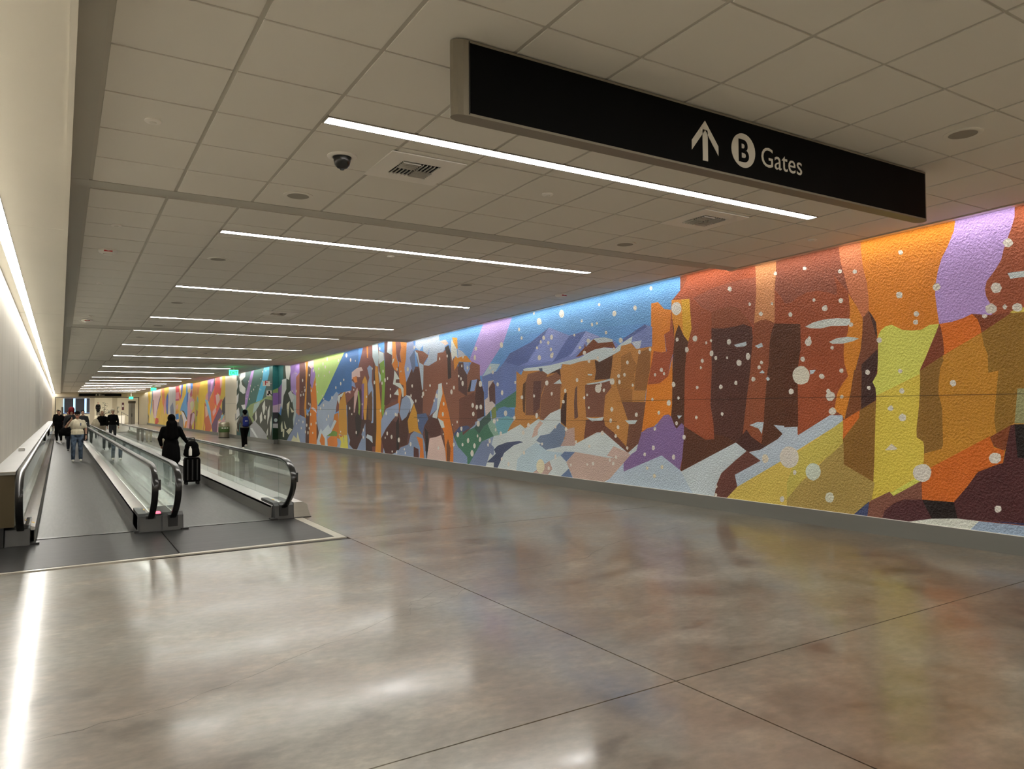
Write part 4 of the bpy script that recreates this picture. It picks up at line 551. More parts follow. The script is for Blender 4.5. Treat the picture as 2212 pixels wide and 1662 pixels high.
DAD6CE 20.58,2.37 20.59,2.34 20.61,2.32 20.64,2.32 20.67,2.33 20.69,2.36 20.69,2.39 20.67,2.41 20.64,2.42 20.61,2.42 20.59,2.40
DAD6CE 20.32,1.91 20.33,1.88 20.35,1.86 20.38,1.86 20.41,1.87 20.43,1.90 20.43,1.93 20.41,1.95 20.38,1.96 20.35,1.96 20.33,1.94
DAD6CE 20.67,2.08 20.68,2.05 20.70,2.03 20.73,2.03 20.75,2.04 20.77,2.06 20.77,2.09 20.75,2.11 20.73,2.13 20.70,2.12 20.68,2.10
DAD6CE 20.88,2.89 20.90,2.85 20.93,2.82 20.97,2.82 21.01,2.84 21.04,2.87 21.04,2.91 21.01,2.95 20.97,2.96 20.93,2.96 20.90,2.93
DAD6CE 21.75,2.93 21.76,2.90 21.78,2.89 21.81,2.89 21.84,2.90 21.85,2.92 21.85,2.95 21.84,2.97 21.81,2.98 21.78,2.97 21.76,2.95
DAD6CE 21.45,2.85 21.47,2.83 21.50,2.82 21.53,2.83 21.54,2.85 21.53,2.87 21.50,2.88 21.46,2.87
DAD6CE 18.87,2.03 18.88,1.99 18.91,1.97 18.95,1.96 18.99,1.98 19.01,2.02 19.01,2.06 18.99,2.09 18.95,2.11 18.91,2.10 18.88,2.07
DAD6CE 19.05,1.90 19.06,1.88 19.08,1.86 19.11,1.86 19.13,1.87 19.14,1.89 19.14,1.91 19.13,1.93 19.11,1.94 19.08,1.94 19.06,1.92
DAD6CE 18.43,1.80 18.44,1.78 18.46,1.76 18.49,1.75 18.52,1.77 18.54,1.79 18.54,1.82 18.52,1.85 18.49,1.86 18.46,1.85 18.44,1.83
DAD6CE 18.47,1.52 18.48,1.48 18.51,1.46 18.55,1.45 18.58,1.47 18.60,1.50 18.60,1.54 18.58,1.57 18.55,1.58 18.51,1.58 18.48,1.55
DAD6CE 17.37,1.14 17.38,1.10 17.40,1.08 17.44,1.08 17.47,1.09 17.49,1.12 17.49,1.15 17.47,1.18 17.44,1.19 17.40,1.19 17.37,1.17
DAD6CE 17.56,0.97 17.58,0.93 17.61,0.91 17.65,0.90 17.69,0.92 17.71,0.95 17.71,0.99 17.69,1.02 17.65,1.04 17.61,1.03 17.57,1.01
DAD6CE 17.31,0.72 17.32,0.69 17.35,0.67 17.38,0.67 17.41,0.68 17.42,0.70 17.42,0.72 17.40,0.75 17.38,0.76 17.35,0.76 17.32,0.74
DAD6CE 17.82,0.70 17.83,0.67 17.86,0.65 17.89,0.64 17.92,0.66 17.93,0.68 17.93,0.71 17.92,0.73 17.89,0.75 17.85,0.74 17.83,0.73
DAD6CE 22.55,2.67 22.56,2.64 22.58,2.62 22.61,2.62 22.64,2.63 22.66,2.66 22.66,2.69 22.64,2.71 22.61,2.72 22.58,2.72 22.56,2.70
DAD6CE 22.29,2.09 22.30,2.06 22.33,2.04 22.37,2.03 22.40,2.05 22.42,2.08 22.42,2.11 22.40,2.14 22.37,2.16 22.33,2.15 22.30,2.13
DAD6CE 22.33,2.31 22.34,2.29 22.37,2.28 22.40,2.29 22.41,2.31 22.40,2.34 22.37,2.35 22.34,2.34
DAD6CE 22.94,2.92 22.95,2.89 22.97,2.87 23.01,2.87 23.03,2.88 23.05,2.91 23.05,2.94 23.03,2.97 23.01,2.98 22.97,2.97 22.95,2.95
DAD6CE 22.75,2.62 22.77,2.58 22.79,2.56 22.83,2.55 22.87,2.57 22.89,2.61 22.89,2.65 22.87,2.68 22.83,2.70 22.79,2.69 22.77,2.66
DAD6CE 23.03,2.53 23.04,2.50 23.06,2.48 23.10,2.47 23.13,2.49 23.15,2.52 23.15,2.55 23.13,2.57 23.10,2.59 23.06,2.58 23.04,2.56
DAD6CE 23.71,2.58 23.72,2.54 23.76,2.52 23.80,2.51 23.84,2.53 23.86,2.56 23.86,2.60 23.84,2.63 23.80,2.64 23.76,2.64 23.72,2.61
DAD6CE 23.94,3.05 23.96,3.03 24.00,3.02 24.03,3.03 24.05,3.06 24.03,3.08 24.00,3.09 23.96,3.08
DAD6CE 23.18,1.62 23.19,1.59 23.21,1.57 23.24,1.56 23.27,1.57 23.29,1.60 23.29,1.63 23.27,1.66 23.24,1.68 23.21,1.67 23.19,1.65
DAD6CE 22.66,1.53 22.67,1.49 22.70,1.47 22.74,1.46 22.77,1.48 22.80,1.51 22.80,1.55 22.77,1.58 22.74,1.59 22.70,1.59 22.67,1.56
DAD6CE 21.89,1.50 21.90,1.47 21.93,1.45 21.96,1.44 21.99,1.46 22.01,1.48 22.01,1.51 21.99,1.54 21.96,1.55 21.93,1.55 21.90,1.53
DAD6CE 21.77,1.48 21.78,1.45 21.80,1.43 21.83,1.43 21.86,1.44 21.87,1.46 21.87,1.49 21.86,1.52 21.83,1.53 21.80,1.53 21.78,1.51
DAD6CE 22.57,0.88 22.58,0.84 22.61,0.81 22.65,0.81 22.69,0.82 22.71,0.85 22.71,0.89 22.69,0.92 22.65,0.94 22.61,0.94 22.58,0.91
DAD6CE 22.19,0.78 22.20,0.74 22.24,0.71 22.28,0.70 22.32,0.72 22.35,0.75 22.35,0.79 22.32,0.83 22.28,0.84 22.24,0.84 22.20,0.81
DAD6CE 22.77,0.73 22.78,0.70 22.81,0.69 22.85,0.70 22.86,0.73 22.85,0.76 22.81,0.77 22.78,0.76
DAD6CE 21.58,0.70 21.60,0.66 21.63,0.62 21.68,0.62 21.73,0.63 21.76,0.67 21.76,0.72 21.73,0.75 21.68,0.77 21.63,0.77 21.60,0.74
DAD6CE 20.69,0.60 20.70,0.57 20.73,0.54 20.77,0.53 20.80,0.55 20.83,0.58 20.83,0.62 20.80,0.65 20.77,0.67 20.73,0.66 20.70,0.64
DAD6CE 21.18,0.43 21.20,0.40 21.23,0.38 21.27,0.39 21.28,0.42 21.27,0.45 21.23,0.46 21.20,0.45
DAD6CE 21.11,0.31 21.12,0.29 21.14,0.27 21.17,0.26 21.19,0.27 21.21,0.29 21.21,0.32 21.19,0.34 21.17,0.35 21.14,0.35 21.12,0.33
DAD6CE 21.82,0.30 21.83,0.27 21.85,0.25 21.87,0.25 21.89,0.26 21.91,0.28 21.91,0.30 21.89,0.33 21.87,0.34 21.85,0.34 21.83,0.32
DAD6CE 22.17,0.31 22.18,0.28 22.22,0.27 22.26,0.28 22.27,0.30 22.26,0.33 22.22,0.34 22.18,0.33
DAD6CE 18.49,0.96 18.50,0.94 18.52,0.93 18.54,0.94 18.55,0.96 18.54,0.98 18.52,0.99 18.50,0.99
DAD6CE 18.78,0.56 18.79,0.54 18.81,0.52 18.84,0.51 18.87,0.52 18.88,0.55 18.88,0.57 18.87,0.60 18.84,0.61 18.81,0.61 18.79,0.59
DAD6CE 20.14,1.32 20.15,1.30 20.17,1.28 20.19,1.28 20.22,1.29 20.23,1.31 20.23,1.33 20.22,1.35 20.19,1.36 20.17,1.36 20.15,1.34
DAD6CE 17.63,1.31 17.64,1.29 17.66,1.28 17.68,1.27 17.70,1.28 17.71,1.30 17.71,1.32 17.70,1.34 17.68,1.35 17.66,1.35 17.64,1.33
DAD6CE 17.93,1.23 17.93,1.22 17.95,1.21 17.97,1.21 17.98,1.23 17.97,1.25 17.95,1.26 17.93,1.25
DAD6CE 25.80,2.38 25.81,2.35 25.85,2.34 25.88,2.35 25.90,2.38 25.88,2.41 25.85,2.42 25.81,2.41
DAD6CE 26.01,1.49 26.02,1.46 26.06,1.45 26.10,1.46 26.11,1.49 26.10,1.52 26.06,1.53 26.02,1.52
DAD6CE 25.53,0.83 25.54,0.80 25.57,0.77 25.60,0.77 25.63,0.78 25.65,0.81 25.65,0.85 25.63,0.88 25.60,0.89 25.57,0.89 25.54,0.87
DAD6CE 24.80,0.93 24.81,0.90 24.84,0.88 24.87,0.87 24.90,0.89 24.91,0.91 24.91,0.95 24.90,0.98 24.87,0.99 24.84,0.99 24.81,0.97
DAD6CE 24.80,0.68 24.81,0.65 24.84,0.63 24.87,0.63 24.90,0.64 24.91,0.66 24.91,0.70 24.90,0.72 24.87,0.74 24.84,0.73 24.81,0.71
DAD6CE 28.74,1.40 28.75,1.36 28.78,1.34 28.81,1.33 28.84,1.35 28.86,1.38 28.86,1.42 28.84,1.45 28.81,1.47 28.78,1.46 28.75,1.44
DAD6CE 28.97,1.27 28.98,1.23 29.03,1.22 29.07,1.23 29.09,1.27 29.07,1.31 29.03,1.32 28.98,1.31
DAD6CE 24.93,1.84 24.94,1.81 24.98,1.80 25.01,1.81 25.03,1.84 25.01,1.88 24.98,1.89 24.94,1.88
DAD6CE 26.23,1.71 26.24,1.68 26.27,1.65 26.31,1.65 26.34,1.66 26.36,1.69 26.36,1.72 26.34,1.75 26.31,1.77 26.27,1.76 26.24,1.74
DAD6CE 27.26,0.82 27.27,0.79 27.31,0.78 27.35,0.79 27.37,0.82 27.35,0.85 27.31,0.86 27.27,0.85
DAD6CE 24.48,2.10 24.49,2.08 24.52,2.06 24.55,2.05 24.58,2.07 24.60,2.09 24.60,2.12 24.58,2.14 24.55,2.15 24.52,2.15 24.49,2.13
DAD6CE 32.39,2.95 32.41,2.91 32.45,2.89 32.50,2.88 32.55,2.90 32.58,2.94 32.58,2.98 32.55,3.01 32.50,3.03 32.45,3.02 32.41,2.99
DAD6CE 32.02,2.50 32.04,2.46 32.08,2.44 32.13,2.43 32.18,2.45 32.21,2.49 32.21,2.53 32.18,2.56 32.13,2.58 32.08,2.57 32.04,2.54
DAD6CE 32.16,2.65 32.18,2.62 32.22,2.61 32.27,2.62 32.28,2.65 32.27,2.68 32.22,2.69 32.18,2.68
DAD6CE 32.67,2.31 32.68,2.27 32.72,2.25 32.78,2.24 32.83,2.26 32.86,2.29 32.86,2.33 32.83,2.36 32.78,2.37 32.73,2.37 32.68,2.34
DAD6CE 32.26,2.33 32.27,2.29 32.31,2.27 32.37,2.27 32.42,2.28 32.44,2.31 32.44,2.35 32.42,2.38 32.37,2.39 32.32,2.39 32.28,2.36
DAD6CE 32.52,2.45 32.54,2.43 32.59,2.42 32.63,2.43 32.65,2.45 32.63,2.47 32.59,2.48 32.54,2.47
DAD6CE 31.48,1.92 31.50,1.89 31.55,1.87 31.61,1.89 31.64,1.93 31.61,1.96 31.56,1.98 31.50,1.96
DAD6CE 31.26,1.88 31.27,1.85 31.30,1.82 31.35,1.82 31.39,1.83 31.41,1.86 31.41,1.90 31.39,1.93 31.35,1.94 31.30,1.94 31.27,1.91
DAD6CE 31.56,1.45 31.58,1.42 31.61,1.39 31.66,1.39 31.71,1.40 31.74,1.43 31.74,1.47 31.71,1.50 31.66,1.51 31.61,1.51 31.58,1.49
DAD6CE 31.17,1.46 31.18,1.42 31.22,1.40 31.27,1.40 31.31,1.41 31.34,1.44 31.34,1.48 31.31,1.51 31.27,1.52 31.22,1.52 31.18,1.49
DAD6CE 31.08,2.47 31.09,2.44 31.13,2.41 31.18,2.41 31.22,2.43 31.25,2.46 31.25,2.49 31.22,2.52 31.18,2.53 31.13,2.53 31.09,2.50
DAD6CE 33.43,2.51 33.44,2.47 33.48,2.44 33.54,2.44 33.59,2.45 33.62,2.49 33.62,2.53 33.59,2.57 33.54,2.58 33.49,2.57 33.44,2.55
DAD6CE 34.08,2.52 34.10,2.49 34.16,2.47 34.21,2.49 34.24,2.52 34.21,2.56 34.16,2.57 34.10,2.56
DAD6CE 31.38,3.14 31.40,3.10 31.46,3.09 31.53,3.11 31.55,3.15 31.53,3.19 31.47,3.20 31.40,3.18
DAD6CE 30.79,3.30 30.81,3.26 30.84,3.24 30.89,3.24 30.94,3.25 30.96,3.29 30.96,3.33 30.94,3.36 30.89,3.38 30.84,3.37 30.81,3.34
DAD6CE 31.73,0.99 31.74,0.95 31.79,0.92 31.84,0.91 31.89,0.93 31.93,0.96 31.93,1.01 31.90,1.05 31.84,1.06 31.79,1.06 31.74,1.03
DAD6CE 31.09,1.04 31.11,1.01 31.15,0.98 31.19,0.98 31.24,0.99 31.27,1.02 31.27,1.06 31.24,1.09 31.20,1.10 31.15,1.10 31.11,1.08
DAD6CE 31.39,0.87 31.40,0.83 31.43,0.81 31.48,0.80 31.52,0.82 31.54,0.85 31.54,0.88 31.52,0.91 31.48,0.93 31.43,0.92 31.40,0.90
DAD6CE 31.55,0.68 31.56,0.63 31.60,0.60 31.66,0.59 31.71,0.61 31.74,0.65 31.74,0.69 31.71,0.73 31.66,0.75 31.60,0.75 31.56,0.72
DAD6CE 30.86,0.68 30.88,0.64 30.94,0.63 30.99,0.64 31.01,0.68 30.99,0.71 30.94,0.73 30.88,0.72
DAD6CE 31.95,0.70 31.96,0.65 32.00,0.63 32.04,0.62 32.08,0.64 32.11,0.67 32.11,0.71 32.08,0.75 32.04,0.77 32.00,0.76 31.96,0.74
DAD6CE 30.39,1.10 30.40,1.07 30.43,1.04 30.47,1.04 30.51,1.05 30.54,1.08 30.54,1.12 30.51,1.15 30.48,1.16 30.43,1.16 30.40,1.13
DAD6CE 32.32,1.13 32.34,1.09 32.38,1.07 32.43,1.06 32.48,1.07 32.51,1.11 32.51,1.14 32.48,1.17 32.43,1.19 32.38,1.18 32.34,1.16
DAD6CE 33.35,1.04 33.37,1.00 33.43,0.99 33.50,1.00 33.52,1.03 33.50,1.07 33.43,1.08 33.37,1.07
DAD6CE 32.58,0.85 32.61,0.81 32.68,0.79 32.74,0.81 32.77,0.85 32.74,0.89 32.68,0.91 32.61,0.89
DAD6CE 32.98,1.18 33.00,1.15 33.05,1.13 33.11,1.15 33.13,1.18 33.11,1.22 33.05,1.23 33.00,1.22
DAD6CE 29.78,1.71 29.79,1.67 29.82,1.65 29.87,1.64 29.91,1.66 29.94,1.69 29.94,1.72 29.91,1.76 29.87,1.77 29.82,1.77 29.79,1.74
DAD6CE 29.37,1.84 29.39,1.81 29.42,1.79 29.47,1.78 29.51,1.80 29.53,1.82 29.53,1.86 29.51,1.89 29.47,1.90 29.42,1.89 29.39,1.87
DAD6CE 28.74,1.40 28.75,1.36 28.78,1.33 28.82,1.33 28.85,1.34 28.87,1.38 28.87,1.42 28.85,1.45 28.82,1.47 28.78,1.46 28.75,1.43
DAD6CE 28.97,1.26 28.99,1.22 29.04,1.21 29.09,1.22 29.11,1.26 29.09,1.30 29.04,1.31 28.99,1.30
DAD6CE 30.01,3.35 30.03,3.31 30.06,3.29 30.11,3.29 30.15,3.30 30.18,3.34 30.18,3.37 30.15,3.40 30.11,3.42 30.06,3.41 30.03,3.38
DAD6CE 29.45,3.52 29.47,3.48 29.50,3.45 29.55,3.45 29.59,3.47 29.61,3.51 29.61,3.55 29.59,3.58 29.55,3.60 29.50,3.59 29.47,3.56
DAD6CE 29.15,3.37 29.16,3.34 29.19,3.32 29.23,3.32 29.28,3.33 29.30,3.36 29.30,3.40 29.28,3.42 29.24,3.44 29.19,3.43 29.16,3.41
DAD6CE 28.64,3.15 28.65,3.12 28.68,3.10 28.71,3.09 28.75,3.11 28.77,3.14 28.77,3.17 28.75,3.20 28.71,3.21 28.68,3.20 28.65,3.18
DAD6CE 30.05,3.06 30.06,3.03 30.09,3.01 30.13,3.01 30.17,3.02 30.19,3.05 30.19,3.09 30.17,3.12 30.13,3.13 30.09,3.12 30.06,3.10
DAD6CE 29.29,3.03 29.31,3.00 29.35,2.99 29.40,3.01 29.42,3.03 29.40,3.06 29.35,3.07 29.31,3.06
DAD6CE 28.90,3.68 28.92,3.64 28.95,3.61 29.00,3.61 29.05,3.63 29.07,3.67 29.07,3.71 29.05,3.75 29.00,3.77 28.95,3.76 28.92,3.73
DAD6CE 27.50,3.53 27.52,3.50 27.55,3.48 27.59,3.48 27.62,3.49 27.65,3.52 27.65,3.56 27.62,3.59 27.59,3.60 27.55,3.59 27.52,3.57
DAD6CE 26.56,3.68 26.57,3.64 26.62,3.61 26.68,3.61 26.73,3.63 26.76,3.67 26.76,3.71 26.73,3.75 26.68,3.76 26.62,3.75 26.57,3.72
DAD6CE 30.42,2.71 30.43,2.68 30.46,2.66 30.50,2.65 30.54,2.67 30.57,2.70 30.57,2.73 30.54,2.76 30.50,2.77 30.46,2.77 30.43,2.74
DAD6CE 30.19,2.40 30.21,2.36 30.26,2.35 30.30,2.37 30.32,2.40 30.30,2.44 30.26,2.45 30.21,2.43
DAD6CE 29.55,2.23 29.57,2.20 29.62,2.19 29.66,2.20 29.68,2.23 29.66,2.26 29.62,2.27 29.57,2.26
DAD6CE 26.90,2.78 26.92,2.74 26.96,2.73 27.01,2.75 27.03,2.78 27.01,2.82 26.96,2.83 26.92,2.82
DAD6CE 27.24,2.65 27.25,2.62 27.28,2.59 27.32,2.59 27.36,2.61 27.38,2.64 27.38,2.67 27.36,2.71 27.32,2.72 27.28,2.71 27.25,2.69
DAD6CE 27.82,2.51 27.83,2.47 27.86,2.45 27.90,2.45 27.94,2.46 27.96,2.49 27.97,2.53 27.94,2.56 27.91,2.57 27.86,2.56 27.83,2.54
DAD6CE 29.37,2.10 29.39,2.07 29.44,2.05 29.49,2.07 29.51,2.10 29.49,2.13 29.44,2.14 29.39,2.13
DAD6CE 28.30,2.12 28.31,2.09 28.33,2.07 28.37,2.06 28.41,2.08 28.43,2.11 28.43,2.14 28.41,2.17 28.37,2.18 28.33,2.17 28.31,2.15
DAD6CE 33.63,3.32 33.65,3.30 33.70,3.29 33.75,3.30 33.77,3.32 33.75,3.34 33.70,3.35 33.65,3.34
DAD6CE 33.46,3.30 33.47,3.28 33.51,3.27 33.55,3.28 33.57,3.30 33.55,3.32 33.51,3.33 33.47,3.32"""
MURAL_B = """
2E504E 45.76,4.35 36.70,4.35 36.64,0.12 45.67,0.12
2C5E56 41.72,4.35 38.26,4.35 39.34,2.75 40.47,2.06 42.56,1.72 42.19,2.43
9272AC 41.47,3.72 40.25,4.35 42.43,2.02 42.88,1.68 43.24,2.00 42.96,2.45
234A46 37.44,4.35 36.70,4.35 36.68,2.48 37.40,2.40 38.88,2.17 38.14,2.77
3A9ABC 38.28,4.35 37.40,4.35 37.42,3.47 38.24,2.72 38.88,2.19 40.38,2.05 39.56,2.75 38.90,3.25
7E8E5A 42.58,1.71 41.68,1.96 40.47,2.06 39.10,2.17 37.28,2.43 36.77,2.34 36.74,0.12 41.15,0.12 42.17,1.60
92A6A2 40.73,1.98 39.30,2.13 39.77,1.74 41.08,1.46
383A30 41.20,1.30 40.00,1.74 39.32,1.99 38.21,2.22 36.77,2.12 36.74,0.12 37.36,0.12 38.10,0.42 39.30,0.69 40.69,1.06
909294 41.71,0.78 40.69,1.10 39.08,0.75 37.97,0.42 37.72,0.12 41.70,0.12
C6CACA 41.67,0.67 41.16,0.69 39.49,0.12 39.99,0.12
C0C2BA 38.90,1.86 38.34,2.17 38.20,1.71 38.54,1.40 38.76,1.60
C0C2BA 38.14,1.86 37.89,1.81 38.01,1.60
C0C2BA 37.72,1.61 37.27,1.91 37.36,1.36 37.81,0.90
C0C2BA 40.48,1.47 40.23,1.64 40.08,1.21 40.39,1.02
C0C2BA 39.44,1.34 38.98,1.58 38.84,1.14 39.30,0.95
C0C2BA 38.45,1.40 38.09,1.38 38.19,1.17 38.51,1.25
C0C2BA 37.22,1.01 36.93,1.36 36.87,0.87 37.11,0.37
C0C2BA 37.94,0.57 37.63,0.78 37.68,0.41 37.88,0.35
26392E 45.69,3.68 44.31,3.68 42.82,2.95 43.06,2.00 44.01,1.72 44.39,1.29 45.35,0.12 45.67,0.12
D2D6D2 44.57,3.55 42.83,4.35 42.99,3.52 44.05,3.33 43.78,3.09 42.88,2.89 42.94,2.61 43.49,2.57 44.45,2.76 44.63,3.06 44.33,3.28
CACCCC 45.32,2.49 44.70,2.65 44.86,2.19 45.45,1.89
CACCCC 45.44,1.60 44.68,1.81 44.39,1.37 45.29,1.16
CACECE 44.05,1.95 42.92,1.97 42.92,1.71 43.47,1.68
BABCB6 45.57,1.01 44.25,1.32 45.10,0.43
D2D6D2 45.46,3.29 45.03,3.42 44.95,3.01 45.37,2.78
DAD6CE 41.54,2.97 41.57,2.94 41.64,2.92 41.71,2.94 41.74,2.98 41.71,3.02 41.64,3.03 41.57,3.01
DAD6CE 41.99,3.23 42.02,3.20 42.08,3.18 42.14,3.20 42.17,3.24 42.14,3.28 42.08,3.29 42.02,3.27
DAD6CE 40.48,2.88 40.50,2.86 40.55,2.85 40.60,2.86 40.62,2.89 40.60,2.91 40.55,2.92 40.50,2.91
DAD6CE 39.78,2.95 39.80,2.93 39.85,2.92 39.90,2.93 39.92,2.95 39.90,2.97 39.85,2.98 39.80,2.97
DAD6CE 40.76,2.75 40.79,2.71 40.86,2.69 40.94,2.71 40.97,2.76 40.94,2.80 40.87,2.82 40.79,2.80
DAD6CE 41.32,2.66 41.35,2.63 41.41,2.62 41.47,2.63 41.49,2.67 41.47,2.70 41.41,2.71 41.35,2.70
DAD6CE 41.77,2.26 41.80,2.21 41.87,2.19 41.94,2.21 41.97,2.26 41.94,2.31 41.87,2.32 41.80,2.30
DAD6CE 42.63,2.30 42.66,2.26 42.72,2.25 42.79,2.27 42.81,2.30 42.79,2.33 42.72,2.34 42.66,2.33
DAD6CE 39.14,3.27 39.16,3.24 39.21,3.24 39.26,3.25 39.28,3.27 39.26,3.30 39.21,3.31 39.16,3.30
DAD6CE 38.83,3.14 38.85,3.12 38.90,3.11 38.95,3.12 38.97,3.15 38.95,3.17 38.90,3.18 38.85,3.17
DAD6CE 38.05,3.63 38.07,3.60 38.12,3.59 38.17,3.61 38.19,3.64 38.17,3.67 38.12,3.67 38.07,3.66
DAD6CE 38.73,3.62 38.76,3.58 38.82,3.57 38.88,3.59 38.91,3.63 38.88,3.66 38.82,3.67 38.76,3.66
DAD6CE 39.13,2.70 39.15,2.68 39.20,2.67 39.25,2.68 39.27,2.71 39.25,2.73 39.20,2.74 39.15,2.73
DAD6CE 39.44,2.75 39.46,2.73 39.50,2.72 39.55,2.73 39.57,2.75 39.55,2.78 39.50,2.78 39.46,2.77
DAD6CE 42.37,2.48 42.39,2.45 42.44,2.45 42.50,2.46 42.52,2.48 42.50,2.50 42.44,2.51 42.39,2.50"""
